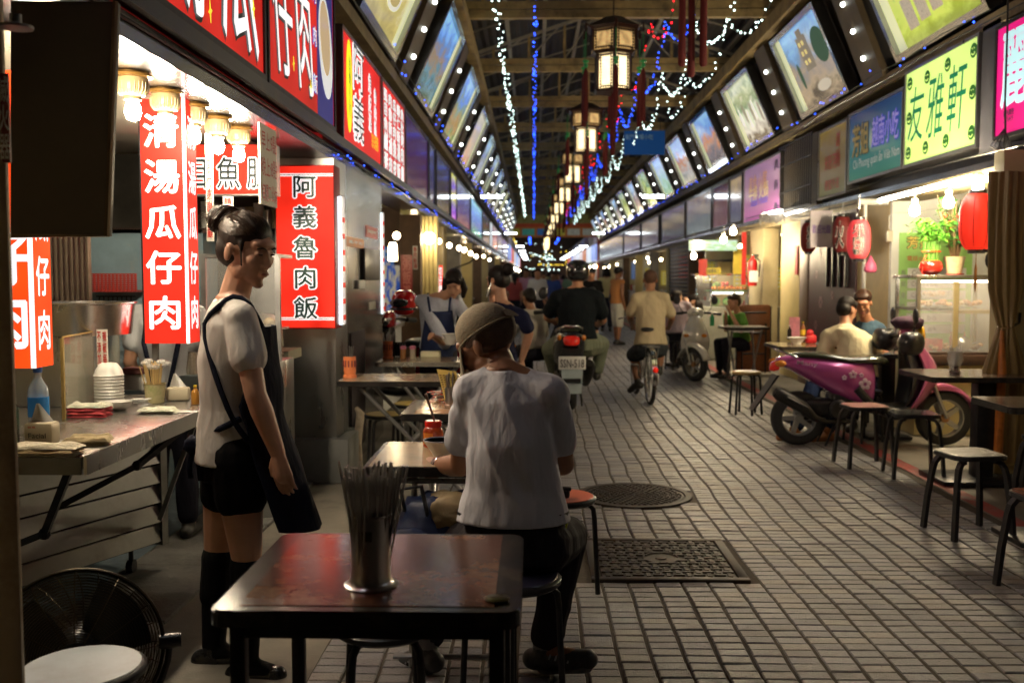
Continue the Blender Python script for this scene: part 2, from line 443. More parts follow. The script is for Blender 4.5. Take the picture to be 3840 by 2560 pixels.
# ================================================================== ARCADE SHELL
olive=mat('olive painted beam',(.38,.28,.12),.55,0,var=.3,scale=4,dirt=(.05,.04,.025),dscale=3,damt=.7)
roofm=mat('dark corrugated roof',(.035,.03,.028),.6,.2,var=.35,scale=5)
palebar=mat('pale thin steel bar',(.32,.3,.24),.5,.1,var=.2,scale=6)
brownr=mat('brown slanted panel',(.075,.055,.03),.55,0,var=.3,scale=6,dirt=(.03,.02,.012),dscale=5,damt=.5)
ZT=4.92;XC=(XL+XR)/2
EL,ER=-.93,3.2 # eave beams
def z_ridge(x):return 5.15+.75*(1-abs(x-XC)/(ER-XC+.3))
Y0=13.72
def truss(k):
  Y=Y0+BAY*k
  t=E('roof_truss',(XC,Y,ZT),'olive steel roof truss, %s' % (ORD[k]+' one seen down the arcade' if k>=0 else ORD[-k]+' one over and behind the camera'),'roof truss','roof trusses across the arcade')
  m=MB();m.box(XL-.1,XR+.1,Y-.05,Y+.05,ZT-.02,ZT+.085);P('lower_chord',m,olive,t)
  m=MB();m.box(XL-.1,XR+.1,Y-.05,Y+.05,ZT+.10,ZT+.2);P('upper_chord',m,olive,t)
  for s_ in (-1,1):
    m=MB();a=Vector((XC,Y,5.9));b=Vector((XC+s_*(ER-XC+.35),Y,5.12));m.tube([a,b],.035,4);P('rafter',m,palebar,t)
    for q in (.25,.5,.75):
      p_=a.lerp(b,q);m=MB();m.box(p_.x-.022,p_.x+.022,Y-.02,Y+.02,ZT+.2,p_.z);P('web_post',m,olive,t)
      p2=a.lerp(b,q-.22);m=MB();m.tube([(p_.x,Y,ZT+.2),(p2.x,Y,p2.z)],.016,4);P('web_diagonal',m,palebar,t)
  m=MB();m.box(XC-.025,XC+.025,Y-.025,Y+.025,ZT+.2,5.88);P('king_post',m,olive,t)
for k in range(-3,13):truss(k)
# roof sheets between trusses with purlins
m=MB()
for s_ in (-1,1):
  for i in range(22):
    x0=i*.13;x1=x0+.065;x2=x0+.13
    z=lambda q:5.98-.30*q
    for xa,za,xb,zb in ((x0,z(x0),x1,z(x1)+.03),(x1,z(x1)+.03,x2,z(x2))):
      p_=[(XC+s_*xa,-4,za),(XC+s_*xb,-4,zb),(XC+s_*xb,57,zb),(XC+s_*xa,57,za)]
      m.add(p_+[(a,b,c_+.012) for a,b,c_ in p_],[(0,1,2,3),(7,6,5,4),(0,4,5,1),(2,6,7,3),(1,5,6,2),(3,7,4,0)])
roof=S('arcade_roof',m,roofm)
for s_ in (-1,1):
  for q in (.35,.95,1.55,2.15):
    m=MB();m.box(XC+s_*q-.03,XC+s_*q+.03,-4,57,5.86-.30*q,5.92-.30*q);P('purlin',m,palebar,roof)
for k in range(-3,24):
  for s_ in (-1,1):
    m=MB();yy=Y0+BAY*k/2+.6
    m.tube([(XC,yy,5.93),(XC+s_*2.5,yy,5.18)],.018,4);P('cross_bar',m,palebar,roof)
# eave beams, upper rails, fascia beams along both sides
darkst=mat('dark fascia steel',(.07,.07,.075),.3,.7,var=.3,scale=3,dirt=(.16,.12,.07),dscale=4,damt=.5)
polst=mat('polished fascia steel',(.28,.28,.30),.2,1,var=.2,scale=2)
rail=mat('cream painted rail',(.24,.19,.10),.55,0,var=.3,scale=5,dirt=(.08,.055,.03),dscale=6,damt=.6)
for X,EX,s_ in ((XL,EL,-1),(XR,ER,1)):
  sb=MB();sb.box(EX-.07,EX+.07,-4,57,ZT-.22,ZT-.022);S('eave_beam',sb,olive)
  sb=MB();sb.box(min(X+s_*.02,X+s_*.26),max(X+s_*.02,X+s_*.26),-4,56.8,3.42,3.53);S('upper_rail',sb,rail)
  sb=MB();sb.box(min(X,X+s_*.30),max(X,X+s_*.30),-4,56.8,2.235 if s_<0 else 2.19,2.33);fb=S('fascia_beam',sb,polst if s_<0 else rail)
  if s_<0:
    sb=MB();sb.box(X+.03,X+.06,-4,56.8,2.335,2.40);P('sign_ledge',sb,darkst,fb)
  else:
    sb=MB();sb.box(X-.03,X-.002,-4,56.8,2.29,2.34);P('sign_ledge',sb,polst,fb)
  # back wall of the sign band and the slanted dark screen behind the picture boxes
  sb=MB();sb.box(min(X+s_*.22,X+s_*.25),max(X+s_*.22,X+s_*.25),-4,56.8,2.35,3.40);S('fascia_backing',sb,darkst)
  a=(X+s_*.22,3.54);b=(EX+s_*.22,ZT-.22)
  sb=MB();sb.add([(a[0],-4,a[1]),(a[0],56.8,a[1]),(b[0],56.8,b[1]),(b[0],-4,b[1]),(a[0]+s_*.02,-4,a[1]),(a[0]+s_*.02,56.8,a[1]),(b[0]+s_*.02,56.8,b[1]),(b[0]+s_*.02,-4,b[1])],
    [(0,1,2,3),(7,6,5,4),(0,4,5,1),(3,2,6,7),(0,3,7,4),(1,5,6,2)]);S('slanted_screen',sb,mat('ribbed dark screen',(.03,.022,.016),.7,0,var=.3,scale=12,stretch=(1,14,1)))
  # outer house walls above and behind
  sb=MB();sb.box(min(X+s_*3.9,X+s_*4.1),max(X+s_*3.9,X+s_*4.1),-4,118,-.01,7);S('building_wall',sb,mat('dark brown house wall',(.10,.085,.06),.85,0,var=.2))  # even dark brown wall colour
  sb=MB();sb.box(min(X+s_*.31,X+s_*3.88),max(X+s_*.31,X+s_*3.88),6.9 if s_<0 else 3.2,56.8,2.30,2.34);S('stall_ceiling',sb,mat('cream stall ceiling',(.42,.38,.27),.6,0,var=.1))
  sb=MB();sb.box(min(X+s_*.31,X+s_*3.88),max(X+s_*.31,X+s_*3.88),-4,118,3.56,3.62);S('upper_floor',sb,darkst)
# closes the street behind the camera and far away
m=MB();m.box(-9,11,-6.2,-6,0,8);S('rear_building',m,MATS['dark brown house wall'])
m=MB();m.box(-9,11,118,118.3,0,9);S('far_building',m,MATS['dark brown house wall'])
# night sky dome is the world itself
# ================================================================== PICTURE LIGHT BOXES + RIBS
boxfr=mat('silver light box frame',(.42,.42,.42),.16,1,var=.15,scale=3)
PALS=[
 [(.45,.38,.12),(.62,.55,.18),(.8,.78,.55),(.5,.55,.15),(.75,.7,.4)],
 [(.05,.09,.05),(.10,.25,.32),(.30,.22,.12),(.10,.25,.60),(.25,.55,.95)],
 [(.10,.25,.08),(.45,.25,.08),(.25,.35,.20),(.15,.30,.75),(.35,.60,.95)],
 [(.55,.18,.08),(.70,.55,.38),(.55,.5,.42),(.65,.62,.5)],
 [(.08,.12,.12),(.45,.50,.55),(.25,.3,.35),(.45,.7,.85)],
 [(.05,.07,.05),(.22,.28,.20),(.10,.12,.18),(.5,.65,.75)],
 [(.12,.10,.08),(.50,.42,.28),(.18,.22,.3),(.25,.5,.9)],
 [(.2,.16,.12),(.8,.78,.7),(.12,.2,.12),(.45,.5,.42)],
]
RPALS=[
 [(.35,.45,.05),(.55,.68,.12),(.60,.72,.15),(.10,.28,.15),(.25,.4,.2)],
 [(.10,.08,.06),(.42,.33,.22),(.30,.26,.22),(.16,.30,.52),(.25,.5,.85)],
 [(.15,.12,.08),(.70,.70,.62),(.18,.28,.14),(.62,.68,.5)],
 [(.10,.09,.10),(.20,.18,.2),(.55,.22,.08),(.15,.32,.7),(.3,.55,.9)],
 [(.3,.32,.3),(.5,.5,.48),(.50,.18,.06),(.3,.45,.85),(.4,.6,.9)],
 [(.2,.45,.25),(.5,.75,.6),(.45,.65,.9),(.3,.5,.95)],
]
RDESC={0:'picture box over the green smiley sign, lime panel with small dish photos',1:'picture box over the old yellow menu sign, blue sky and stone building',
    2:'picture box over the pink sign, pale crowd scene',3:'picture box with an orange smear on blue, fourth from the right edge',4:'picture box with an orange roof under pale blue sky',5:'pale blue picture box just before the near right tube lamp'}
LDESC={0:'picture box with plates of food on yellow, at the top left edge',1:'picture box with a blue sky scene above the red grid sign',2:'picture box with a green and orange scene, third on the left',3:'picture box with red script on cream, fourth on the left',4:'pale grey picture box, fifth on the left'}
def light_box(side,k):
  X,s_=(XR,1) if side=='R' else (XL,-1)
  y1=(10.21 if side=='R' else 10.02)+3.535*k;y0=y1-2.03
  dx,z0,z1=.46,3.56,4.58
  lab=(RDESC if side=='R' else LDESC).get(k,'slanted picture light box on the %s eave, %s one counting away' % ('right' if side=='R' else 'left',ORD[k]))
  t=E('picture_light_box',(X,(y0+y1)/2,z0),lab,'light box','slanted picture boxes on the %s side' % ('right' if side=='R' else 'left'))
  lo=lambda y,d=0:Vector((X-s_*d*.9,y,z0-d*.4));up=lambda y,d=0:Vector((X-s_*(dx+d*.9),y,z1-d*.4))
  n=(up(0)-lo(0)).normalized();out=Vector((-s_*n.z,0,s_*n.x));out=out if out.x*s_<0 else-out
  # frame: four bars, proud of the picture
  def quad(a0,a1,h0,h1,d0,d1):
    g=lambda y,h,d:lo(y)+n*h+out*d
    return [g(a0,h0,d0),g(a1,h0,d0),g(a1,h0,d1),g(a0,h0,d1),g(a0,h1,d0),g(a1,h1,d0),g(a1,h1,d1),g(a0,h1,d1)]
  hh=(up(0)-lo(0)).length;fw=.07
  m=MB();m.hexa(quad(y0,y1,0,fw,-.10,.03));m.hexa(quad(y0,y1,hh-fw,hh,-.10,.03));m.hexa(quad(y0,y0+fw,fw,hh-fw,-.10,.03));m.hexa(quad(y1-fw,y1,fw,hh-fw,-.10,.03))
  P('frame',m,boxfr,t)
  m=MB();m.hexa(quad(y0+.01,y1-.01,.01,hh-.01,-.12,-.102));P('back_panel',m,darkst,t)
  g=lambda y,h,d=-.02:lo(y)+n*h+out*d
  pal=(RPALS if side=='R' else PALS)[k % (6 if side=='R' else 8)]
  near,far=y0+fw,y1-fw
  strip=.16
  if side=='R':a,b,c,d=g(far,fw),g(near,fw),g(near,hh-fw),g(far,hh-fw)
  else:a,b,c,d=g(near,fw),g(far,fw),g(far,hh-fw),g(near,hh-fw)
  # cream margin board at the far end (left part of each picture on the right side)
  acr=glow('cream acrylic margin',(.75,.80,.50),.62)
  e=b.lerp(a,.9) if side=='R' else a.lerp(b,.9);e2=c.lerp(d,.9) if side=='R' else d.lerp(c,.9)
  m=MB()
  if side=='R':m.slab(a,e,e2,d,.02);P('margin',m,acr,t);m=MB();m.slab(e,b,c,e2,.02)
  else:m.slab(e,b,c,e2,.02);P('margin',m,acr,t);m=MB();m.slab(a,e,e2,d,.02)
  pp=P('picture',m,photo('print %s %d' % (side,k % 8),pal,.75 if k else .62,scale=3.4+(k % 3),seed=k*3.1+(5 if s_>0 else 0)),t)
  return t,(a,b,c,d,n,out)
LBX={}
for k in range(0,14):
  LBX['L',k]=light_box('L',k);LBX['R',k]=light_box('R',k)
# graphic content in the nearest ones
def blob(face,cx,cy,rx,ry,m_,par,name='dish_photo',n=20,lift=.004,rot=0):
  a,b,c,d=face[:4];u=(b-a);v=(d-a);nn=u.cross(v).normalized();W_,Hh=u.length,v.length
  M=MB();vs=[]
  for i in range(n):
    q=2*math.pi*i/n;ex,ey=rx*math.cos(q),ry*math.sin(q)
    X_,Y_=ex*math.cos(rot)-ey*math.sin(rot),ex*math.sin(rot)+ey*math.cos(rot)
    vs.append(a+u*(cx+X_/W_)+v*(cy+Y_/Hh)+nn*lift)
  vs2=[p+nn*.002 for p in vs]
  M.add(vs+vs2,[tuple(range(n,2*n))]+[(i,(i+1) % n,n+(i+1) % n,n+i) for i in range(n)])
  return P(name,M,m_,par)
def rect(face,x0,x1,y0,y1,m_,par,name='print_patch',lift=.004):
  a,b,c,d=face[:4];u=(b-a);v=(d-a);nn=u.cross(v).normalized()
  q=[a+u*x0+v*y0+nn*lift,a+u*x1+v*y0+nn*lift,a+u*x1+v*y1+nn*lift,a+u*x0+v*y1+nn*lift]
  M=MB();M.slab(*q,.002);return P(name,M,m_,par)
t,f_=LBX['L',0]
plate=glow('lit white plate print',(.75,.78,.7),.6);dish=photo('lit dish print',[(.35,.2,.05),(.6,.5,.2),(.25,.35,.1)],.5,scale=6,bands=False)
for cx,cy,rx,ry in ((.25,.72,.17,.13),(.55,.78,.17,.13),(.55,.35,.34,.13)):
  blob(f_,cx,cy,rx,ry,plate,t,'plate_print');blob(f_,cx,cy,rx*.75,ry*.7,dish,t,'dish_print',lift=.007)
t,f_=LBX['R',0]
dk=glow('lit green leaf print',(.03,.16,.08),.5);lt=glow('lit pale stripe print',(.75,.8,.65),.6)
rect(f_,.14,.62,.62,.98,dk,t,'photo_patch');rect(f_,.14,.98,.52,.585,lt,t,'stripe');rect(f_,.36,.47,.66,.9,lt,t,'caption_patch')
for i in range(5):
  x0=.22+.15*i;rect(f_,x0,x0+.115,.14+.02*i,.44+.02*i,photo('lit small dish %d' % i,[(.1,.08,.06),(.5,.45,.35),(.12,.14,.12)],.5,scale=7,seed=i*2.,bands=False),t,'dish_photo')
t,f_=LBX['R',1]
tw=glow('lit tower print',(.28,.25,.20),.5);dkg=glow('lit dark tree print',(.05,.11,.07),.5)
rect(f_,.42,.62,.42,.86,tw,t,'tower_print');rect(f_,.47,.58,.86,.95,tw,t,'tower_print')
for (x,y) in ((.45,.5),(.52,.5),(.45,.62),(.52,.62),(.45,.74),(.52,.74)):rect(f_,x,x+.035,y,y+.06,glow('lit window print',(.8,.65,.25),.7),t,'window_print',.008)
blob(f_,.26,.42,.06,.17,dkg,t,'tree_print');blob(f_,.82,.62,.26,.22,dkg,t,'tree_print')
blob(f_,.62,.17,.26,.07,glow('lit pale road print',(.6,.55,.45),.6),t,'road_print')
t,f_=LBX['R',2]
for i in range(9):
  r_=random.Random(i);blob(f_,.2+.08*i,.35+.15*r_.random(),.05,.17,glow('lit pale figure print %d' % (i % 3),[(.8,.8,.72),(.5,.55,.45),(.25,.2,.15)][i % 3],.7),t,'figure_print',8)
# ribs with three round lamps, between the boxes
bulbw=glow('round white lamp',(.95,1,.92),10)
def rib(side,k):
  X,s_=(XR,1) if side=='R' else (XL,-1)
  yc=(10.21 if side=='R' else 10.02)+3.535*(k-1)+.74
  a=Vector((X+s_*.06,0,3.54));b=Vector((X-s_*.40,0,ZT-.24));n=(b-a).normalized();out=Vector((-s_*n.z,0,s_*n.x));out=out if out.x*s_<0 else-out
  t=E('lamp_rib',(X,yc,3.54),'slanted brown rib with three round lamps, %s one along the %s eave' % (ORD[k],'right' if s_>0 else 'left'),'lamp rib','lamp ribs between the picture boxes')
  g=lambda y,h,d:a+n*h+out*d+Vector((0,y,0))
  hh=(b-a).length;w=.30
  m=MB();m.hexa([g(yc-w,0,0),g(yc+w,0,0),g(yc+w,0,.07),g(yc-w,0,.07),g(yc-w,hh,0),g(yc+w,hh,0),g(yc+w,hh,.07),g(yc-w,hh,.07)])
  P('rib_panel',m,brownr,t)
  for q in (.22,.47,.72):
    c_=g(yc,hh*q,.085);m=MB();m.ball(c_,.026,10,6);P('lamp',m,bulbw,t,smooth=180)
for k in range(0,14):
  rib('R',k);rib('L',k)
# ================================================================== SIGN BAND
silfr=mat('brushed sign frame',(.34,.33,.32),.3,.9,var=.15,scale=4)
def sign(name,side,y0,y1,z0,z1,face,label,proud=.0,depth=.16,frame=None,fw=.03,cat='sign'):
  """box sign in the sign band; y0 near end, y1 far end. returns thing and a placer p(u,v,lift), u 0..1 left to right as read"""
  X,s_=(XR,1) if side=='R' else (XL,-1)
  xf=X-s_*proud;y0,y1=[q*1.012+.115 if side=='R' else q*1.004+.01 for q in (y0,y1)]
  t=E(name,(xf,(y0+y1)/2,z0),label,cat)
  m=MB()
  for a,b,c,d in ((y0,y1,z0,z0+fw),(y0,y1,z1-fw,z1),(y0,y0+fw,z0+fw,z1-fw),(y1-fw,y1,z0+fw,z1-fw)):
    m.box(min(xf,xf+s_*depth),max(xf,xf+s_*depth),a,b,c,d)
  P('sign_frame',m,frame or silfr,t)
  m=MB();xx=xf+s_*.012
  if side=='R':a,b,c,d=(xx,y1-fw,z0+fw),(xx,y0+fw,z0+fw),(xx,y0+fw,z1-fw),(xx,y1-fw,z1-fw)
  else:a,b,c,d=(xx,y0+fw,z0+fw),(xx,y1-fw,z0+fw),(xx,y1-fw,z1-fw),(xx,y0+fw,z1-fw)
  m.slab(a,b,c,d,.012);P('sign_face',m,face,t)
  A,B,D=Vector(a),Vector(b),Vector(d)
  u=(B-A).normalized();v=Vector((0,0,1));Wd=(B-A).length;Hd=(D-A).length
  def p(x,y):return A+u*(x*Wd)+v*(y*Hd)
  return t,p,u,v,Wd,Hd,[Vector(q) for q in (a,b,c,d)]
ink=glow('backlit white lettering',(1,1,1),1.0,base=(.85,.85,.85))
inkc=glow('pale lettering with added glow',(.5,.52,.5),.25,base=(.7,.7,.7))  # faint emission brightens letters that have no light behind them
star=glow('yellow star print',(.95,.85,.05),.9)
bluei=mat('deep blue ink',(.01,.02,.3),.4,0,var=0,emit=(.02,.05,.8),es=.3)
def fat(txt,c,u,v,w,h,par,top,under,o1=.0,o2=.045,**k):
  lettering(txt,c,u,v,w,h,under,par,off=o2,lift=.003,name='lettering_outline',**k)
  lettering(txt,c,u,v,w,h,top,par,off=o1,lift=.009,name='lettering',**k)
redbig=glow('lit red sign film',(.62,.018,.012),.8,var=.35,scale=1.4,base=(.4,.02,.015))
# left: the big red stall sign
t,p,u,v,Wd,Hd,f_=sign('stall_sign','L',2.2,5.14,2.42,3.40,redbig,'long red stall sign at the top left with slanted white characters and yellow sparkles',proud=.03,frame=BLACKM)
for i,ch in enumerate('清湯瓜'):
  fat(ch,p(.30+.27*i,.50),u,v,.62,.92,t,ink,INKB,.0,.03,shear=-.18)
for x,y in ((.44,.40),(.55,.8),(.64,.2),(.86,.62),(.93,.3),(.7,.1)):
  m=MB();c_=p(x,y)+Vector((.01,0,0));pts=[]
  for q in range(8):
    r_=.035 if q % 2==0 else .010;a=math.pi/4*q+.2;pts.append(c_+u*r_*math.cos(a)*.7+v*r_*1.4*math.sin(a))
  n_=u.cross(v);m.add(pts+[q+n_*.003 for q in pts],[tuple(range(8,16))]+[(i,(i+1) % 8,8+(i+1) % 8,8+i) for i in range(8)]);P('sparkle',m,star,t)
for cx in (.22,.50,.78):blob(f_,cx,.62,.12,.20,glow('meat print',(.55,.16,.06),.55,var=.3,scale=9),t,'meat_print',lift=.0012)
t,p,u,v,Wd,Hd,f_=sign('stall_sign','L',5.18,6.93,2.42,3.40,redbig,'red stall sign with two slanted characters and a bowl of noodles at its far end',proud=.03,frame=BLACKM)
for i,ch in enumerate('仔肉'):fat(ch,p(.17+.30*i,.45),u,v,.46,.72,t,ink,INKB,.0,.03,shear=-.18)
bb=glow('dark blue print ground',(.03,.03,.16),.8)
rect(f_,.70,.99,0.0,1.0,bb,t,'bowl_photo_ground',.0015)
blob(f_,.845,.52,.20,.33,glow('white bowl print',(.7,.72,.72),.8),t,'bowl_print',24,.004,.25)
blob(f_,.83,.58,.15,.24,photo('soup print',[(.5,.35,.15),(.6,.5,.3),(.4,.2,.08),(.7,.6,.4)],.8,scale=8,bands=False),t,'soup_print',24,.007,.25)
for i,(s1,y) in enumerate((('魯肉',.88),('肉',.52),('飯',.2))):
  fat(s1,p(.645,y),u,v,.11,.13*len(s1),t,ink,bluei,.0,.06,vertical=True)
for x,y in ((.36,.78),(.52,.75),(.30,.2),(.56,.15)):
  m=MB();c_=p(x,y)+Vector((.01,0,0));pts=[]
  for q in range(8):
    r_=.03 if q % 2==0 else .009;a=math.pi/4*q+.2;pts.append(c_+u*r_*math.cos(a)*.7+v*r_*1.4*math.sin(a))
  n_=u.cross(v);m.add(pts+[q+n_*.003 for q in pts],[tuple(range(8,16))]+[(i,(i+1) % 8,8+(i+1) % 8,8+i) for i in range(8)]);P('sparkle',m,star,t)
# second: red with yellow lozenge
t,p,u,v,Wd,Hd,f_=sign('stall_sign','L',7.36,9.22,2.39,3.27,glow('lit red sign film two',(.72,.02,.02),.95,var=.25,scale=2,base=(.4,.02,.015)),'red stall sign with a tall yellow oval badge and brush characters')
fat('阿義',p(.36,.56),u,v,.52,.78,t,INKB,ink,.0,.05,vertical=True)
blob(f_,.14,.55,.115,.35,glow('lit yellow badge',(.85,.85,.02),1.0),t,'yellow_badge',24,.004)
lettering('台灣小吃',p(.14,.55),u,v,.09,.46,mat('grey ink',(.3,.3,.1),.5),t,vertical=True,lift=.009)
fat('魚皮湯',p(.68,.60),u,v,.15,.50,t,INKB,ink,.0,.05,vertical=True)
fat('魯肉飯',p(.84,.56),u,v,.13,.42,t,INKB,ink,.0,.05,vertical=True)
for r_ in range(3):lettering('08:30營業',p(.82,.28-.05*r_),u,v,.36,.045,glow('lit yellow lettering',(.95,.6,.02),1.0),t,lift=.004)
# third: red with a block of small white words
t,p,u,v,Wd,Hd,f_=sign('stall_sign','L',9.28,10.9,2.37,3.27,MATS['lit red sign film two'],'red stall sign packed with two rows of small white menu words')
for r_ in range(2):
  for c_i,w in enumerate((('虱目魚','肉魯飯','瓜仔肉','蝦仁飯','魚肚粥'),('鹹粥','滷肉','魚皮','湯飯','肉羹'))[r_]):
    fat(w,p(.12+.19*c_i,.72-.47*r_),u,v,.24,.40,t,ink,INKB,.02,.06,vertical=True)
spec=[ # y0,y1,material,label
 (10.97,13.35,photo('dull purple film',[(.06,.02,.10),(.10,.03,.14),(.07,.03,.12)],.35,streak=(14,1,1)),'unlit dull purple sign panel on the left, glow added'),  # emission stands in for light falling on this unlit film
 (13.45,14.25,photo('blue streak film',[(.03,.03,.10),(.05,.06,.2),(.12,.12,.2)],.4,streak=(10,1,1),seed=3),'narrow dark blue glossy panel on the left'),
 (14.45,16.8,photo('dark glossy film',[(.03,.025,.03),(.06,.05,.05),(.05,.05,.12)],.4,streak=(16,1,1),seed=5),'dark glossy panel with reflections painted in, left of the yellow and violet strip'),  # reflections are streaks put into the film colour
 (17.0,18.2,photo('yellow violet film',[(.5,.08,.6),(.12,.05,.6),(.7,.7,.05),(.15,.05,.5),(.7,.7,.1)],.9,seed=1,dist=.6),'narrow yellow and violet sign strip on the left'),
 (18.3,22.1,photo('violet streak film',[(.25,.03,.10),(.10,.06,.25),(.12,.12,.30),(.35,.38,.40)],.6,streak=(22,1,1),seed=8),'violet streaked shiny sign after the yellow strip'),
 (22.4,27.2,photo('blue green film',[(.10,.40,.06),(.12,.20,.55),(.20,.35,.75),(.3,.6,.6)],.9,streak=(10,1,1),seed=11),'blue over green sign on the left'),
 (27.6,32.0,photo('dark film b',[(.05,.03,.03),(.10,.08,.05),(.04,.04,.08)],.5,streak=(12,1,1),seed=12),'dark bronze sign panel on the left before the white edged red one'),
 (32.2,34.0,glow('lit white edge',(.8,.85,.9),.9),'narrow white lit panel far on the left'),
 (34.1,39.0,photo('red white film',[(.45,.04,.04),(.5,.2,.2),(.3,.1,.15),(.6,.5,.55)],.8,streak=(8,2,1),seed=14),'red and pale sign far on the left'),
 (39.4,45.0,photo('grey film c',[(.1,.1,.14),(.25,.25,.3),(.1,.08,.14)],.6,streak=(9,1,1),seed=15),'grey sign far on the left'),
 (45.4,55.0,photo('grey red film c',[(.2,.06,.08),(.12,.12,.3),(.2,.12,.16)],.6,streak=(9,1,1),seed=16),'violet grey sign far on the left beside the red gate')]
for y0,y1,mm,lab in spec:sign('shop_sign','L',y0,y1,2.38,3.26,mm,lab,fw=.05,frame=darkst)
# ---- right side
lime=glow('lit lime acrylic',(.62,.86,.22),1.0,var=.14,scale=1.5,base=(.5,.6,.2))
t,p,u,v,Wd,Hd,f_=sign('shop_sign','R',8.20,9.82,2.49,3.43,lime,'lit lime green sign with three brush characters ringed by green smiling faces',depth=.3)
grn=mat('green ink',(.0,.22,.10),.4,0,var=0,emit=(0,.3,.12),es=.35);grn2=mat('green face ink',(.01,.12,.01),.4,0,var=0,emit=(.03,.22,.02),es=.3)
for i,ch in enumerate('友雅軒'):lettering(ch,p(.17+.29*i,.52),u,v,.40,.62 if i else .56,grn,t,off=.0,shear=.10)
for x,y in ((.06,.88),(.06,.50),(.06,.12),(.33,.86),(.33,.12),(.62,.88),(.62,.12),(.95,.89),(.95,.50),(.95,.12)):
  m=MB();c_=p(x,y);n_=u.cross(v)
  M4=Matrix((( u.x,v.x,n_.x,0),(u.y,v.y,n_.y,0),(u.z,v.z,n_.z,0),(0,0,0,1)))
  m.lathe([(.062,.0),(.062,.004),(.001,.004)],c_+n_*.002,16,M4);P('smiley',m,grn2,t)
  m=MB()
  for e in (-1,1):m.ball(c_+u*.018*e+v*.018+n_*.006,(.006,.006,.006),6,4)
  pts=[c_+u*.036*math.sin(q)-v*.036*math.cos(q)+n_*.007 for q in [R(a) for a in range(-60,61,20)]]
  m.tube(pts,.0045,4);P('smiley_features',m,lime,t)
t,p,u,v,Wd,Hd,f_=sign('shop_sign','R',9.85,11.55,2.49,3.30,photo('teal blue film',[(.05,.22,.16),(.04,.20,.20),(.03,.12,.22),(.02,.06,.18)],.45,dist=.1),'teal and blue sign with pale characters and a Vietnamese line of text')
yel=mat('ochre ink',(.45,.35,.12),.4,0,var=0,emit=(.4,.3,.1),es=.25)
fat('芳姐',p(.24,.58),u,v,.56,.38,t,yel,INKB,.02,.06)
fat('越南小吃',p(.71,.60),u,v,.80,.33,t,mat('lilac ink',(.5,.45,.8),.4,0,var=0,emit=(.4,.35,.7),es=.3),bluei,.01,.06)
lettering('Chi Phuong quán ăn Viêt Nam',p(.53,.22),u,v,1.45,.14,inkc,t)
t,p,u,v,Wd,Hd,f_=sign('shop_sign','R',11.6,12.75,2.40,3.27,photo('faded yellow menu film',[(.20,.19,.08),(.28,.20,.10),(.22,.15,.05),(.35,.26,.06)],.28,scale=2,dist=.5),'faded yellow menu sign with worn red print, unlit, glow added')  # no light behind this sign; its emission stands in for light on it
for i,wd in enumerate(('越','川','米粉','河粉')):lettering(wd,p(.7 if i<2 else .35+.3*(i-2),.8 if i==0 else .55 if i==1 else .5),u,v,.2*len(wd)*.8,.2,INKR,t)
lettering('便當外送',p(.5,.16),u,v,.6,.14,INKR,t)
# gridded cage window
t=E('window_cage',(XR,13.98,2.33),'dark window behind a black wire cage between the pink and yellow signs','window')
m=MB();m.box(XR+.02,XR+.10,13.12,14.85,2.35,3.3);P('pane',m,mat('dim brown window',(.10,.075,.04),.3,0,var=.4,scale=2),t)
for i in range(16):m=MB();yy=13.16+i*.108;m.box(XR-.05,XR-.04,yy,yy+.012,2.36,3.3);P('bar',m,BLACKM,t)
for z in (2.36,2.62,3.0,3.28):m=MB();m.box(XR-.056,XR-.044,13.12,14.85,z,z+.018);P('cross_bar',m,BLACKM,t)
t,p,u,v,Wd,Hd,f_=sign('shop_sign','R',14.70,17.25,2.33,3.28,photo('pink film',[(.35,.10,.32),(.26,.14,.28),(.28,.17,.30)],.5,scale=1.5,dist=.25),'pink sign with blurry gold lettering and dark butterflies')
lettering('美食 小館',p(.40,.68),u,v,1.3,.30,mat('dark red gold ink',(.35,.15,.03),.4,0,var=0,emit=(.5,.25,.08),es=.3),t,off=.03)
lettering('牛排 火鍋',p(.42,.50),u,v,1.4,.26,mat('pale gold ink',(.5,.4,.15),.4,0,var=0,emit=(.6,.5,.2),es=.4),t,off=.02)
lettering('Steak House',p(.45,.35),u,v,1.2,.16,bluei,t,off=.02)
for y in (.85,.5,.12):
  for e in (-1,1):blob(f_,.9+.025*e,y,.05,.09,mat('grey violet ink',(.08,.05,.12),.5),t,'butterfly_wing',10,.004,.5*e)
specR=[
 (17.4,18.5,photo('r gold streak',[(.05,.05,.1),(.10,.10,.2),(.45,.36,.2)],.5,streak=(9,1,1),seed=1),'narrow shiny panel between pink and maroon signs'),
 (18.6,20.2,photo('r maroon',[(.12,.02,.06),(.10,.015,.05),(.04,.01,.03)],.5,streak=(14,1,1),seed=2),'maroon sign on the right'),
 (20.4,23.7,photo('r grey streak',[(.14,.17,.18),(.10,.13,.16),(.08,.08,.16),(.3,.25,.2)],.6,streak=(7,1,1),seed=3),'wide grey blue shiny sign with painted warm reflections on the right'),  # warm reflections are part of the film's colour ramp
 (24.0,28.3,photo('r dark streak',[(.05,.05,.09),(.04,.04,.06),(.10,.10,.16)],.6,streak=(20,1,1),seed=4),'dark streaked sign by the right tube lamp'),
 (29.0,33.5,photo('r grey b',[(.12,.10,.12),(.10,.10,.16),(.22,.2,.2)],.6,streak=(9,1,1),seed=5),'grey sign far on the right'),
 (34.0,40.0,photo('r violet b',[(.10,.08,.16),(.16,.14,.22),(.08,.07,.12)],.6,streak=(9,1,1),seed=6),'violet grey sign far on the right'),
 (40.5,55.0,photo('r grey c',[(.08,.09,.12),(.12,.12,.18),(.10,.10,.16)],.6,streak=(12,1,1),seed=7),'grey sign far on the right beside the red gate')]
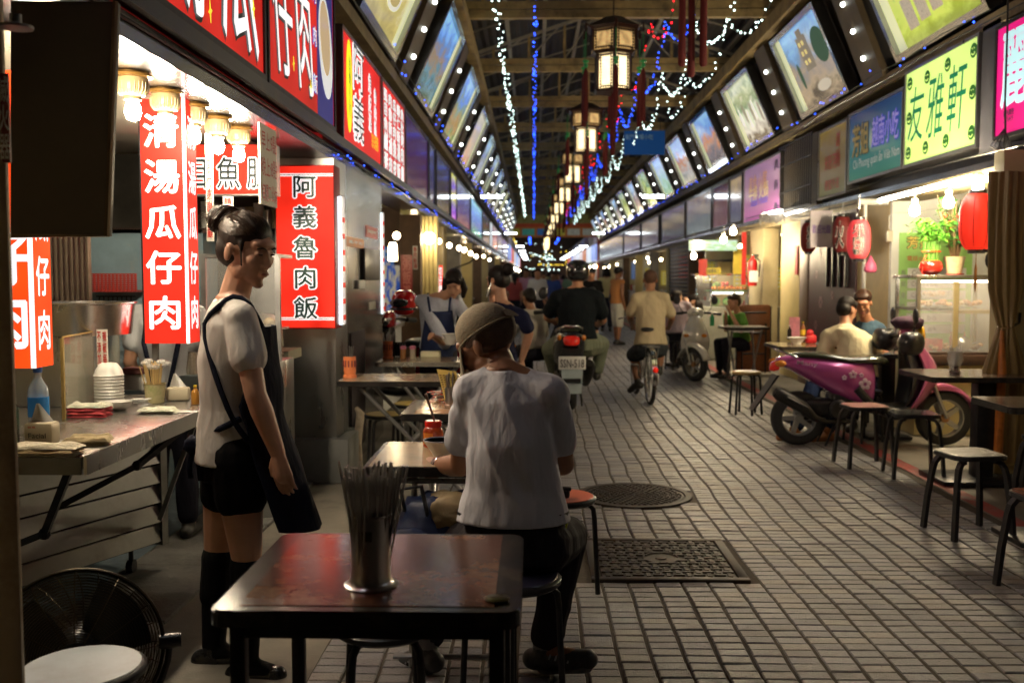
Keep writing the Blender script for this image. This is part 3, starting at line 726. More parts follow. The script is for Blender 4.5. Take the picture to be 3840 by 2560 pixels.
for y0,y1,mm,lab in specR:sign('shop_sign','R',y0,y1,2.36,3.25,mm,lab,fw=.05,frame=darkst)
# magenta sign at the right edge
mg=glow('lit magenta acrylic',(.75,.012,.20),.95,var=.35,scale=1.3,base=(.4,.01,.1))
t,p,u,v,Wd,Hd,f_=sign('shop_sign','R',5.6,7.78,2.48,3.36,mg,'lit magenta sign with a pale blue character, cut off by the right edge',proud=.06,depth=.2,frame=BLACKM)
pb=glow('pale blue lettering',(.45,.75,.80),.9)
lettering('麗',p(.13,.60),u,v,.42,.62,pb,t,off=.025);lettering('屋',p(.46,.62),u,v,.5,.62,pb,t,off=.02)
lettering('彩色廣告',p(.10,.19),u,v,.17,.05,INKB,t);lettering('2576419',p(.10,.13),u,v,.15,.04,INKB,t)
# grey return box between lime and magenta
m=MB();m.box(XR+.02,XR+.30,8.06,8.40,2.42,3.47,b=.01);T('sign_cabinet',m,mat('grey cabinet',(.12,.12,.14),.5,.2,var=.2),'plain grey cabinet between the lime and magenta signs','cabinet',smooth=30)
wl=glow('small white tube',(.9,.95,1),3)
# cables hanging on the right
cab=mat('black cable',(.012,.012,.012),.5)
m=MB();m.tube([(XR-.09,7.75,4.6),(XR-.09,7.74,3.9),(XR-.085,7.73,3.3),(XR-.09,7.72,2.75),(XR-.08,7.72,2.5)],.008,6)
for q in range(4):m.tube([(XR-.08,7.72,2.55),(XR-.1-.02*q,7.7+.03*q,2.42),(XR-.06+.02*q,7.72,2.3),(XR-.08,7.72-.03*q,2.42),(XR-.085,7.72,2.52)],.005,5)
T('cable',m,cab,'knotted black cable hanging beside the magenta sign','cable',smooth=60)
# ================================================================== TUBE LAMPS on the eaves (every few bays)
def tube_lamp(x,y,z,lab):
  t=E('tube_lamp',(x,y,z),lab,'lamp','white tube lamps hung across the eaves')
  m=MB();m.box(x-.27,x+.27,y-.05,y+.05,z+.03,z+.06,b=.005);P('reflector',m,WHITE,t,smooth=30)
  m=MB();m.tube([(x-.25,y,z),(x+.25,y,z)],.028,8);P('tube',m,TUBEL,t,smooth=40)
  m=MB();
  for e in (-.18,.18):m.tube([(x+e,y,z+.06),(x+e,y,z+.25)],.008,5)
  P('hanger',m,BLACKM,t)
for y in (2.6,24.0,44.0):  # nearest pair is out of view, added to light the foreground floor
  for x,w in ((-1.0,'left'),(2.86,'right')):
    tube_lamp(x,y,3.33,'white tube lamp below the %s picture boxes, %s' % (w,{2.6:'added unseen overhead to light the foreground',24.0:'nearest one in the photo',44.0:'next one beyond the nearest'}[y]))
# ================================================================== LANTERNS
rosew=mat('dark rosewood',(.035,.010,.007),.35,0,var=.3,scale=10)
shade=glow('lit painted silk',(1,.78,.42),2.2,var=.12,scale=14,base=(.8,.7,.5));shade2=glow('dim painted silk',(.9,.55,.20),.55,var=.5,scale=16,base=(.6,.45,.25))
tasm=mat('dark red tassel',(.10,.006,.006),.8,0,var=.3,scale=30,stretch=(6,6,1));green=mat('green jade knot',(.02,.22,.06),.4,0,var=.3,emit=(.02,.25,.06),es=.12)  # jade knot given a faint glow though it is no lamp
def lantern(loc):
  t=E('palace_lantern',loc,'hexagonal rosewood palace lantern with lit silk panes and long red tassels, nearest one','lantern','palace lanterns hung along the arcade')
  x,y,z=loc # z: bottom of lower body
  def body(r,z0,z1,m_,nm,post=.032):
    for k in range(6):
      a0=R(60*k);a1=R(60*k+60)
      A=Vector((x+r*math.cos(a0),y+r*math.sin(a0),0));B=Vector((x+r*math.cos(a1),y+r*math.sin(a1),0))
      m=MB();m.box(A.x-post/2,A.x+post/2,A.y-post/2,A.y+post/2,z0,z1);P('post',m,rosew,t)
      d=(B-A).normalized();nrm=Vector((d.y,-d.x,0));A2=A+d*post*1.1;B2=B-d*post*1.1
      up=Vector((0,0,1))
      m=MB();m.slab(A2+up*(z0+.02),B2+up*(z0+.02),B2+up*(z1-.02),A2+up*(z1-.02),.006,nrm);P(nm,m,m_,t)
      # fretwork edge: small dark scallops in front of the pane
      m=MB();L_=(B2-A2).length;n1=max(3,int(L_/.03));n2=max(3,int((z1-z0)/.035))
      for i in range(n1):
        for zz in (z0+.024,z1-.024):
          c_=A2+d*L_*(i+.5)/n1+nrm*.004;m.box(-.014,.014,-.002,.002,-.014,.014,Matrix.Translation((c_.x,c_.y,zz)) @ Matrix.Rotation(math.atan2(d.y,d.x),4,'Z') @ Matrix.Rotation(R(45),4,'Y'))
      for i in range(n2):
        for e in (.012,L_-.012):
          c_=A2+d*e+nrm*.004;m.box(-.013,.013,-.002,.002,-.013,.013,Matrix.Translation((c_.x,c_.y,z0+(z1-z0)*(i+.5)/n2)) @ Matrix.Rotation(math.atan2(d.y,d.x),4,'Z') @ Matrix.Rotation(R(45),4,'Y'))
      P('fretwork',m,rosew,t)
  def plate(r0,r1,z0,z1):
    m=MB();m.lathe([(r0,z0),(r1,z1)],(x,y,0),6);P('rim',m,rosew,t)
  r1,r2=.235,.31
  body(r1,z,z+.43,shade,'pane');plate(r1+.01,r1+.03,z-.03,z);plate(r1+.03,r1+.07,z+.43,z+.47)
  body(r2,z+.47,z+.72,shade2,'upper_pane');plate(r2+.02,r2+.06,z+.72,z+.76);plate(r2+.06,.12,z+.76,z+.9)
  for k in range(6):
    a=R(60*k);A=Vector((x+(r2+.10)*math.cos(a),y+(r2+.10)*math.sin(a),z+.78))
    m=MB();m.tube([(x+r2*math.cos(a),y+r2*math.sin(a),z+.74),A,A+Vector((0,0,-.10))],.018,5);P('horn',m,rosew,t)
    m=MB();zt=z+.30;m.tube([A,(A.x,A.y,zt+.02)],.004,4);m.ball((A.x,A.y,zt+.02),(.045,.045,.02),8,5);m.ball((A.x,A.y,zt-.03),(.03,.03,.03),8,5);P('knot',m,green,t)
    m=MB();m.lathe([(.01,zt-.06),(.032,zt-.12),(.036,zt-.7),(.03,zt-.72)],(A.x,A.y,0),8);P('tassel',m,tasm,t)
  m=MB();m.lathe([(.012,z-.02),(.03,z-.1),(.035,z-.75),(.028,z-.8)],(x,y,0),8);P('tassel',m,tasm,t)
  m=MB();m.tube([(x,y,z+.88),(x,y,ZT-.02)],.01,5);P('chain',m,rosew,t)
  return t
LX=1.0
l0=lantern((0,0,0))
l0.location=(0,0,0)
for i in range(8):
  Y=12.75+6.2*i
  o=l0 if i==0 else copy_tree(l0,label='palace lantern in the middle row, %s one counting away' % ORD[i])
  o.location=(LX-.01*i,Y,3.76);o.rotation_euler.z=R(30)
for o in [l0]:pass
# far row of lanterns beyond the gate
# ================================================================== LIGHT STRINGS
wire=mat('thin dark wire',(.02,.03,.02),.6)
sb_={'w':glow('white led',(.75,1,.93),9),'b':glow('blue led',(.02,.08,1),9),'r':glow('red led',(1,.01,.02),7),'y':glow('yellow led',(1,.7,.05),7)}
def string(pts,col,lab,step=.07,jit=.05,rad=.011,grp='light strings under the trusses'):
  r_=random.Random(hash(lab) % 1000 if False else len(lab)*7+len(pts));P_=[Vector(p) for p in pts]
  t=E('light_string',P_[0],lab,'light string',grp)
  m=MB();m.tube(P_,.004,3);P('wire',m,wire,t)
  m=MB()
  for a,b in zip(P_,P_[1:]):
    n_=max(1,int((b-a).length/step))
    for i in range(n_):
      c_=a.lerp(b,(i+r_.random())/n_)+Vector((r_.uniform(-jit,jit),r_.uniform(-jit,jit),r_.uniform(-jit,jit)*.6))
      q=rad*r_.uniform(.8,1.15);m.add([c_+Vector(d)*q for d in ((1,0,0),(-1,0,0),(0,1,0),(0,-1,0),(0,0,1),(0,0,-1))],[(0,2,4),(2,1,4),(1,3,4),(3,0,4),(2,0,5),(1,2,5),(3,1,5),(0,3,5)])
  P('led_bulbs',m,sb_[col],t,kind='stuff')
def swags(x,z,sag,y0,y1,n=7):
  out=[];k0=math.ceil((y0-Y0)/BAY)
  ys=[y0]+[Y0+BAY*k for k in range(k0,60) if Y0+BAY*k<y1 and Y0+BAY*k>y0+.3]+[y1]
  for a,b in zip(ys,ys[1:]):
    for i in range(n):
      q=i/n;out.append((x,a+(b-a)*q,z-sag*4*q*(1-q)))
  out.append((x,y1,z));return out
string(swags(-.47,4.86,.10,8,56),'w','white led string under the trusses, left of the blue one',step=.11,jit=.05)
string(swags(.02,4.86,.22,11.6,56),'b','blue led string running down the arcade left of the lanterns',step=.11,jit=.03)
string(swags(1.55,4.85,.55,9.6,50),'r','red led string looping beside the lanterns on their right',step=.18,jit=.03)
string(swags(1.78,4.86,.60,9.8,54),'b','blue led string looping in swags right of the lanterns',step=.10,jit=.03)
string(swags(2.18,4.86,.65,8.2,54),'w','white led string looping in swags right of the blue swags',step=.10,jit=.03)
string(swags(2.62,4.86,.5,8.2,20),'w','short white led string nearest the right picture boxes',step=.16,jit=.03)
# blue leds on the box edges: thin string along both rails
string([(XL+.10,9+i*.9,3.50+.03*(i % 2)) for i in range(46)],'b','blue led string along the lower edge of the left picture boxes',step=.35,jit=.06,rad=.009)
string([(XR-.10,8+i*.9,3.50+.03*(i % 2)) for i in range(46)],'b','blue led string along the lower edge of the right picture boxes',step=.4,jit=.06,rad=.009)
string([(XL+.015,6.9+i*.5,2.28+.02*(i % 3)) for i in range(26)],'b','small blue leds stuck along the left fascia beam',step=.22,jit=.03,rad=.007)
# ceiling-hung dark red tassel bundles top right, near lens
for i,(sx,sy,yy) in enumerate(((2560,10,9.0),(2595,10,9.05),(2640,5,9.0))):
  c_=at(sx,-60,yy);b_=at(sx,250 if i != 1 else 290,yy)
  m=MB();m.tube([c_+Vector((0,0,.5)),c_],.006,4);m.lathe([(.014,0),(.03,-.05),(.035,(b_-c_).z+.02),(.02,(b_-c_).z)],c_,8)
  T('red_tassel',m,tasm,'long dark red tassel hanging at the top right of the lanterns, %s of three' % ('left','middle','right')[i],'tassel',smooth=60)
# ================================================================== BLUE DIRECTION BOARD
t=E('hanging_board',(2.75,21,3.5),'blue hanging board high on the right of the lanterns','board')
c0=at(2340,580,22.0);c1=at(2494,490,22.0)
m=MB();m.box(c0.x,c1.x,22,22.06,c0.z,c1.z);P('panel',m,glow('blue board',(.008,.06,.22),.3),t)
lettering('東門市場小吃',((c0.x+c1.x)/2-.12,21.99,(c0.z+c1.z)/2+.12),(1,0,0),(0,0,1),.62,.13,mat('dim pale ink',(.2,.4,.6),.5),t)
m=MB();m.tube([(c0.x+.1,22.03,c1.z),(c0.x+.1,22.03,ZT)],.01,4);m.tube([(c1.x-.1,22.03,c1.z),(c1.x-.1,22.03,ZT)],.01,4);P('hanger',m,BLACKM,t)
# ================================================================== RED GATE at the crossing
GY=57.2
gate=E('street_gate',(XC,GY,0),'red painted gate with coloured panels across the street at the end of the arcade','gate')
redg=mat('gate red paint with glow',(.30,.05,.02),.5,0,var=.2,emit=(.5,.08,.02),es=.10)  # slight emission stands in for lamplight on the gate
for x in (XL-.35,XR+.2):
  m=MB();m.cone((x,GY,0),(x,GY,4.4),.22,.22,14);P('pillar',m,redg,gate,smooth=40)
m=MB();m.box(XL-.6,XR+.5,GY-.2,GY+.2,4.25,4.45);P('upper_beam',m,redg,gate)
m=MB();m.box(XL-.6,XR+.5,GY-.15,GY+.15,3.68,4.246);P('panel_board',m,mat('gate board',(.25,.08,.02),.5,0,var=.3,emit=(.6,.2,.04),es=.10),gate)  # board glows a little in place of light falling on it
cols=[(.3,.3,.04),(.05,.25,.2),(.02,.1,.3),(.3,.28,.04),(.3,.3,.25),(.3,.3,.25)]
for i in range(6):
  x0=XL-.1+i*.86;m=MB();m.box(x0,x0+.7,GY-.19,GY-.152,3.78,4.15);P('painted_panel',m,mat('gate panel %d' % i,cols[i],.5,0,var=.5,scale=6,emit=cols[i],es=.25),gate)  # painted panels brightened by emission, nothing lit inside
m=MB();m.box(XL-.3,XR+.2,GY-.1,GY+.1,4.46,5.0);P('crest_board',m,mat('gate crest',(.10,.10,.04),.5,0,var=.6,scale=4,emit=(.2,.18,.05),es=.15),gate)  # crest gets the same stand-in glow as the board
ful=glow('warm uplight',(1,.55,.2),30)
for x in (XR-.1,XR+.45):
  m=MB();m.ball((x,GY-.45,2.0),.07,8,5);o=T('gate_uplight',m,ful,'small warm lamp at the right gate pillar, %s' % ('street side' if x<XR else 'shop side'),'lamp')
# ================================================================== LEFT STALL (the near one)
cream=mat('cream painted wall',(.50,.42,.24),.6,0,var=.12,scale=3,dirt=(.3,.22,.1),dscale=2,damt=.4)
yellowp=mat('yellow painted column',(.62,.50,.22),.5,0,var=.1,scale=3)
whitew=mat('white stall panel',(.66,.68,.66),.4,0,var=.05,dirt=(.45,.42,.36),dscale=2,damt=.35)
sockc=mat('cream lamp socket',(.34,.25,.13),.35,0,var=.1);sockg=mat('amber socket ring',(.26,.14,.035),.25,.3,var=.15)
m=MB();m.box(-5.4,XL-.31,2.4,6.84,2.27,2.33);S('stall_ceiling',m,mat('white glossy ceiling',(.50,.46,.38),.3,0,var=.05))
m=MB();m.box(-5.5,-5.4,1.2,6.8,-.01,2.3);S('stall_rear_wall',m,mat('blue grey wall',(.22,.28,.32),.5,0,var=.3,scale=2,dirt=(.08,.08,.08),dscale=2,damt=.6))
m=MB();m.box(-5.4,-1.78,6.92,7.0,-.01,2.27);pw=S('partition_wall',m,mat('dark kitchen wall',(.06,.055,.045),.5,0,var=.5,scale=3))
# near post and extinguisher text
m=MB();a=at(-150,0,2.2);b=at(46,1400,2.2);m.box(a.x,b.x,2.2,2.215,-.01,3.2,b=.003)
t=T('steel_post',m,mat('beige painted post',(.34,.27,.19),.5,.2,var=.25,scale=3,dirt=(.12,.07,.04),dscale=4,damt=.7),'beige square post at the left edge with white fire extinguisher characters','post',smooth=30)
q0=at(-2,275,2.19);q1=at(38,610,2.19);m=MB();m.box(q0.x,q1.x,2.190,2.198,q1.z,q0.z);P('red_label',m,mat('dark red label',(.16,.02,.02),.5),t)
lettering('滅火器',((q0.x+q1.x)/2,2.188,(q0.z+q1.z)/2),(1,0,0),(0,0,1),.023,.185,INKWP,t,vertical=True,off=.01)
c_=at(60,108,2.15);m=MB();m.lathe([(.001,.0),(.035,.0),(.035,.006),(.012,.012),(.012,.03)],c_,16);m.box(c_.x-.06,c_.x,c_.y-.012,c_.y+.012,c_.z+.004,c_.z+.01);T('pipe_clamp',m,GREYM,'small round metal bracket on the near post','bracket',smooth=40)
# dark flap board
brd=mat('dark brown board',(.05,.036,.022),.33,.15,var=.25,scale=1.5)
A,B,C_,D=at(40,885,2.92),at(404,885,2.92),at(436,8,2.92),at(40,2,2.92)
t=E('awning_flap',at(240,450,2.92),'large dark board hanging beside the near post above the counter','board')
m=MB();m.slab(A,B,C_,D,.03);P('board',m,brd,t)
m=MB();o_=Vector((0,-.006,0));
m.tube([A+o_,B+o_,C_+o_],.008,4);P('edge_trim',m,mat('bronze trim',(.12,.08,.04),.35,.6),t)
# bulbs on sockets
def socket_lamp(lit=True,nm='stall_lamp',lab=None):
  t=E(nm,(0,0,0),lab or 'cream ribbed lamp holder with a blazing bulb under the stall ceiling, nearest one','lamp','bulb lamps in a row under the left stall ceiling')
  m=MB();m.lathe([(.03,.16),(.085,.155),(.088,.145),(.085,.138),(.066,.134),(.066,.125),(.078,.122),(.078,.112),(.06,.108)],(0,0,0),24);P('amber_ring',m,sockg,t,smooth=50)
  m=MB();m.lathe([(.060,.108),(.063,.09),(.060,.06),(.046,.04),(.034,.036),(.034,.022),(.022,.02)],(0,0,0),24)
  for k in range(24):a=2*math.pi*k/24;m.tube([(.0635*math.cos(a),.0635*math.sin(a),.09),(.061*math.cos(a),.061*math.sin(a),.06),(.048*math.cos(a),.048*math.sin(a),.042)],.003,4)
  P('holder',m,sockc,t,smooth=50)
  if lit:
    m=MB();m.lathe([(.016,.022),(.024,.01),(.031,-.01),(.032,-.03),(.024,-.052),(.001,-.062)],(0,0,0),14);P('bulb',m,BULB,t,smooth=180)
  return t
l0=socket_lamp();l0.location=(-1.61,4.02,2.105)
for i in range(5):
  Yk=[3.66,4.38,4.74,5.10,5.46][i]
  copy_tree(l0,(-1.61,Yk,2.105),label='cream ribbed lamp holder with a blazing bulb, %s' % ['half hidden behind the dark board','third of the row from the dark board','fourth of the row from the dark board','next to last of the row','farthest of the row, over the fish sign'][i])
copy_tree(l0,(-1.63,3.28,2.105),label='cream ribbed lamp holder hidden behind the dark board, nearest to it')
m=MB();m.box(-1.70,-1.52,2.1,5.7,2.262,2.269);T('lamp_strip',m,WHITE,'white strip that the row of bulb holders is screwed to','strip')
# vertical lightboxes
def vbox(x0,x1,y0,dep,z0,z1,txt,side_txt,label,red,w=1.0,boldlab=True):
  t=E('vertical_sign',((x0+x1)/2,y0,z0),label,'sign',None)
  m=MB();m.box(x0,x1,y0,y0+dep,z0,z1,b=.006);P('casing',m,BLACKM,t)
  m=MB();m.slab((x0+.012,y0-.003,z0),(x1,y0-.003,z0),(x1,y0-.003,z1),(x0+.012,y0-.003,z1),.003);P('front_face',m,red,t)
  m=MB();m.slab((x1+.003,y0,z0),(x1+.003,y0+dep,z0),(x1+.003,y0+dep,z1),(x1+.003,y0,z1),.003);P('side_face',m,red,t)
  m=MB();m.box(x1-.007,x1+.006,y0-.006,y0+.004,z0,z1);P('corner_trim',m,WHITEL,t)
  if txt:lettering(txt,((x0+x1)/2+.002,y0-.004,(z0+z1)/2),(1,0,0),(0,0,1),(x1-x0)*.80*w,(z1-z0)*.93,ink,t,vertical=True,off=.026,gap=.78)
  if side_txt:lettering(side_txt,(x1+.004,y0+dep/2,(z0+z1)/2),(0,1,0),(0,0,1),dep*.72,(z1-z0)*.93,ink,t,vertical=True,off=.024,gap=.78)
  m=MB();m.box(x0+.03,x0+.055,y0+.03,y0+.055,.85,z0);P('support_post',m,GREYM,t)
  return t
a=at(536,1287,4.6);b=at(688,380,4.6)
vbox(a.x,b.x,4.6,.15,a.z,2.235,'清湯瓜仔肉','清湯瓜仔肉','tall red lightbox with five white characters standing on the counter behind the bulbs',glow('lit red sign face',(.93,.028,.012),1.0,var=.3,scale=3,base=(.2,.008,.005)))
a=at(-60,1380,3.3);b=at(112,880,3.3)
vbox(a.x,b.x,3.3,.13,a.z,2.1,'','清湯瓜仔肉','orange red lightbox at the left edge under the dark board',glow('lit orange red face',(1.0,.075,.008),1.0,var=.3,scale=4,base=(.3,.02,.005)))
par=[o for o in COL.objects if o.name.startswith('vertical_sign')][-1]
for ch,yy in (('仔',965),('肉',1200)):
  c_=at(25,yy,3.296);lettering(ch,c_,(1,0,0),(0,0,1),.17,.20,ink,par,off=.03)
# horizontal fish belly sign, hours sheet, strips
a=at(727,735,6.0);b=at(1037,575,6.0)
t=E('fish_sign',((a.x+b.x)/2,6.0,a.z),'wide red sign with black white-rimmed characters behind the bulbs','sign')
m=MB();m.box(a.x-.3,b.x,6.0,6.08,a.z,b.z+.05,b=.004);P('casing',m,ALU,t)
m=MB();m.slab((a.x-.3,5.995,a.z+.012),(b.x,5.995,a.z+.012),(b.x,5.995,b.z+.05),(a.x-.3,5.995,b.z+.05),.004);P('face',m,REDLIT,t)
for i,ch in enumerate('目魚肚'):fat(ch,(a.x+.03+.185*i,5.993,(a.z+b.z)/2+.01),(1,0,0),(0,0,1),.15,.20,t,INKB,ink,.01,.06)
def strip(nm,x0,y0_,x1,y1_,Y,txt,lab,inkm=INKR,face=None,cols_=1,cat='notice',w=.75,off=.02):
  a=at(x0,y1_,Y);b=at(x1,y0_,Y);t=E(nm,(a+b)/2,lab,cat)
  m=MB();m.box(a.x,b.x,Y,Y+.004,a.z,b.z);P('sheet',m,face or WHITE,t)
  n_=len(txt) // cols_
  for c_i in range(cols_):
    ww=(b.x-a.x)/cols_
    lettering(txt[c_i*n_:(c_i+1)*n_],(b.x-ww*(c_i+.5),Y-.001,(a.z+b.z)/2),(1,0,0),(0,0,1),ww*w,(b.z-a.z)*.94,inkm,t,vertical=True,off=off)
  return t
paper=mat('pale paper',(.8,.78,.7),.7,0,var=.06)  # plain pale paper colour, no glow of its own
strip('hanging_strip',776,500,796,905,5.2,'現金支付謝謝惠顧','narrow white strip with tiny red characters hanging left of the fish sign',face=paper)
strip('hanging_strip',838,737,874,850,5.6,'請先點餐','short white paper strip hanging over the bun of the woman',face=paper)
strip('price_strip',365,1235,402,1370,4.28,'辣椒每不添加','small paper note with red characters taped to the glass splash guard',face=paper,cols_=2)
# hours sheet hangs in the facade plane
a=atX(977,686,XL-.02);b=atX(1035,470,XL-.02)
t=E('opening_hours_sheet',(XL,a.y,a.z),'hanging white sheet with red opening hours at the fascia corner','notice')
m=MB();m.box(XL-.03,XL-.02,a.y,b.y,1.80,2.22);P('sheet',m,paper,t)
for i,w in enumerate(('早上:9點','晚上:8點','每週二公休')):
  cz=2.20-.065-.135*i;lettering(w,(XL-.018,(a.y+b.y)/2,cz),(0,1,0),(0,0,1),(b.y-a.y)*.9,.10,INKR,t,off=.02)
# ---------------- counter
t=E('steel_counter',(-1.75,3.7,0),'worn stainless counter with fold-out braces in front of the stall','counter')
ctop=mat('wet steel counter top',(.52,.50,.46),.26,.9,var=.2,scale=3,bump=.1,bscale=20,dirt=(.25,.2,.13),dscale=5,damt=.4)
m=MB();m.box(-2.55,-1.43,3.12,4.78,.806,.85,b=.005);P('counter_top',m,ctop,t,smooth=30)
m=MB();m.box(-1.432,-1.422,3.11,4.785,.79,.852);P('front_edge',m,STEEL,t)
m=MB();m.box(-2.55,-1.44,3.108,3.119,.79,.845);P('end_edge',m,GREYM,t)
for p0,p1,p2 in (((-1.52,3.2,.79),(-1.66,3.3,.55),(-2.0,3.5,.40)),((-1.46,4.1,.79),(-1.60,3.95,.66),(-1.86,3.75,.52))):
  m=MB()
  for u_,w_ in ((p0,p1),(p1,p2)):
    m.tube([u_,w_],.016,4)
  m.ball(p1,.022,8,5);P('brace',m,BLACKM,t)
m=MB();m.tube([(-1.47,4.28,.80),tuple(at(600,1945,4.6))],.014,4);P('prop_leg',m,ALU,t)
# slatted cart below
t=E('slatted_cart',(-1.9,4.4,0),'grey metal cart with horizontal louvres under the counter','cart')
A=Vector((-2.28,3.62,.13));B=Vector((-1.80,4.72,.13));d=(B-A).normalized();n_=Vector((d.y,-d.x,0));up=Vector((0,0,1));Lc=(B-A).length
lou=mat('grey louvre steel',(.22,.225,.22),.4,.5,var=.2,scale=3,dirt=(.08,.07,.06),dscale=3,damt=.5)
for i in range(7):
  z0=.15+.095*i;p0=A+up*(z0-.13);m=MB()
  m.hexa([p0+n_*.020,p0+d*Lc+n_*.020,p0+d*Lc+n_*.002,p0+n_*.002,p0+up*.08+n_*-.002,p0+d*Lc+up*.08+n_*-.002,p0+d*Lc+up*.08-n_*.01,p0+up*.08-n_*.01]);P('louvre',m,lou,t)
for e in (0,Lc):m=MB();p0=A+d*e;m.hexa([p0+n_*.024-d*.02,p0+n_*.024+d*.02,p0-n_*.03+d*.02,p0-n_*.03-d*.02]+[q+up*.66 for q in (p0+n_*.024-d*.02,p0+n_*.024+d*.02,p0-n_*.03+d*.02,p0-n_*.03-d*.02)]);P('corner_post',m,GREYM,t)
m=MB();p0=A-n_*.03;m.hexa([p0,p0+d*Lc,p0+d*Lc-n_*.5,p0-n_*.5]+[q+up*.64 for q in (p0,p0+d*Lc,p0+d*Lc-n_*.5,p0-n_*.5)]);P('cabinet',m,BLACKM,t)
for e in (.1,Lc-.1):m=MB();q=A+d*e-n_*.1;m.cone((q.x,q.y,.03),(q.x,q.y,.13),.012,.012,8);m.cone((q.x-.015,q.y,.034),(q.x+.015,q.y,.034),.034,.034,12);P('caster',m,BLACKM,t)
# cooker, basin, glass guard
t=E('cooking_station',(-2.2,4.4,.85),'tall steel cooking station behind the glass guard on the counter','cooker')
a=at(40,1560,4.3);b=at(290,1262,4.3);m=MB();m.box(a.x-.3,b.x,4.3,4.46,.85,b.z,b=.01);P('body',m,STEEL,t,smooth=30)
c_=at(300,1250,4.5);r_=.24
t=E('steel_basin',c_,'big round stainless basin on top of the cooking station','basin');m=MB()
m.lathe([(.001,0),(r_*.93,0),(r_,.135),(r_+.012,.14),(r_+.012,.146),(r_-.004,.146),(r_*.92,.012),(.001,.01)],(c_.x,c_.y,b.z+.0005),40);P('bowl',m,mat('bright basin steel',(.78,.76,.72),.24,1,var=.1),t,smooth=40)
gl=mat('misty acrylic',(.62,.60,.48),.06,0,var=0,alpha=.42,spec=.9)
GA,GB,zt=Vector((-1.88,3.93,0)),Vector((-1.995,4.75,0)),1.176
t=E('splash_guard',(-1.93,4.3,.85),'clear acrylic splash guard standing on the counter beside the upturned bowls','screen');up_=Vector((0,0,1))
m=MB();m.slab(GA+up_*.851,GB+up_*.851,GB+up_*zt,GA+up_*zt,.006);P('pane',m,gl,t)
m=MB();m.box(GA.x-.006,GA.x+.006,GA.y-.012,GA.y-.001,.851,zt);m.tube([GA+up_*(zt+.004),GB+up_*(zt+.004)],.004,4);P('edge',m,mat('yellowed edge',(.55,.38,.12),.4),t)
# items on the counter
def on_counter(x,y):return atZ(x,y,.851)
def bowl_stack(c,n,r,lab,up_=False,mm=None):
  t=E('bowl_stack',c,lab,'bowls')
  for i in range(n):
    z=.0135*i;m=MB()
    m.lathe([(r,z+.004),(r+.004,z+.008),(r,z+.012),(r*.93,z+.03),(r*.62,z+.058),(r*.45,z+.062),(.001,z+.062)],c,24);P('bowl',m,mm or WPLAST,t,smooth=50)
  return t
# foam bowls upside down
c_=on_counter(411,1528);bowl_stack(c_,11,.060,'tall stack of upturned white foam bowls behind the folded towels')
c_=on_counter(445,1540);t=E('foam_bowl',c_,'single white foam bowl beside the towels','bowl');m=MB();m.lathe([(.001,.002),(.028,.002),(.05,.022),(.056,.042),(.053,.042),(.044,.022),(.001,.008)],c_,24);P('bowl',m,WPLAST,t,smooth=50)
def towel(c,w,d,h,n,mats,lab,rz=0,seed=0,nm='towel'):
  t=E(nm,c,lab,'towels' if n>1 else 'towel')
  for i in range(n):
    m=MB();hh=h/n;rr=random.Random(seed*9+i)
    ox,oy=rr.uniform(-.01,.01),rr.uniform(-.008,.008)
    def fn(u,v,top):
      x=(u-.5)*w*(1+.1*noise.noise(Vector((v*3,seed,i))));y=(v-.5)*d*(1+.12*noise.noise(Vector((u*3,seed,i+5))))
      e=min(u,1-u,v,1-v);k=min(1,e*9)**.5
      z=hh*i+(hh*(.12+.85*k) if top else hh*.05)+(hh*.9*noise.noise(Vector((u*4+seed,v*4,i)))*k if top else 0)
      q=Vector((x+ox,y+oy,max(z,.0008+hh*i*.8)));q.rotate(Matrix.Rotation(rz,3,'Z'));return c+q
    m.grid(lambda u,v:fn(u,v,True),20,16);m.grid(lambda u,v:fn(1-u,v,False),20,16)
    P('fold',m,mats[i % len(mats)],t,smooth=180)
  return t
tw_r=mat('pink red cloth',(.50,.06,.07),.95,0,var=.2,bump=.5,bscale=120);tw_g=mat('cream cloth with green hem',(.62,.62,.50),.95,0,var=.15,dirt=(.10,.35,.22),dscale=6,damt=.6,bump=.5,bscale=120)
towel(on_counter(335,1560),.16,.10,.052,4,[tw_r,tw_r,tw_r,tw_g],'folded stack of pink and cream green-hemmed cloths',.05,1)
towel(on_counter(388,1550),.07,.07,.035,2,[TOWEL],'crumpled cream cloth beside the folded pink stack',.3,2)
towel(on_counter(597,1548),.15,.075,.022,2,[tw_g],'cream green-hemmed cloth lying flat near the chopstick tub',.1,3)
towel(on_counter(160,1705),.24,.085,.035,3,[TOWEL,mat('tan cloth',(.48,.36,.2),.95,0,var=.3,bump=.5,bscale=90)],'tan rag crumpled at the front edge of the counter',.03,4,'rag')
towel(on_counter(325,1668),.15,.075,.03,2,[mat('olive tan cloth',(.40,.32,.18),.95,0,var=.35,scale=8,bump=.6,bscale=60)],'twisted olive tan rag on the counter beside the facial tissue pack',.1,5,'rag')
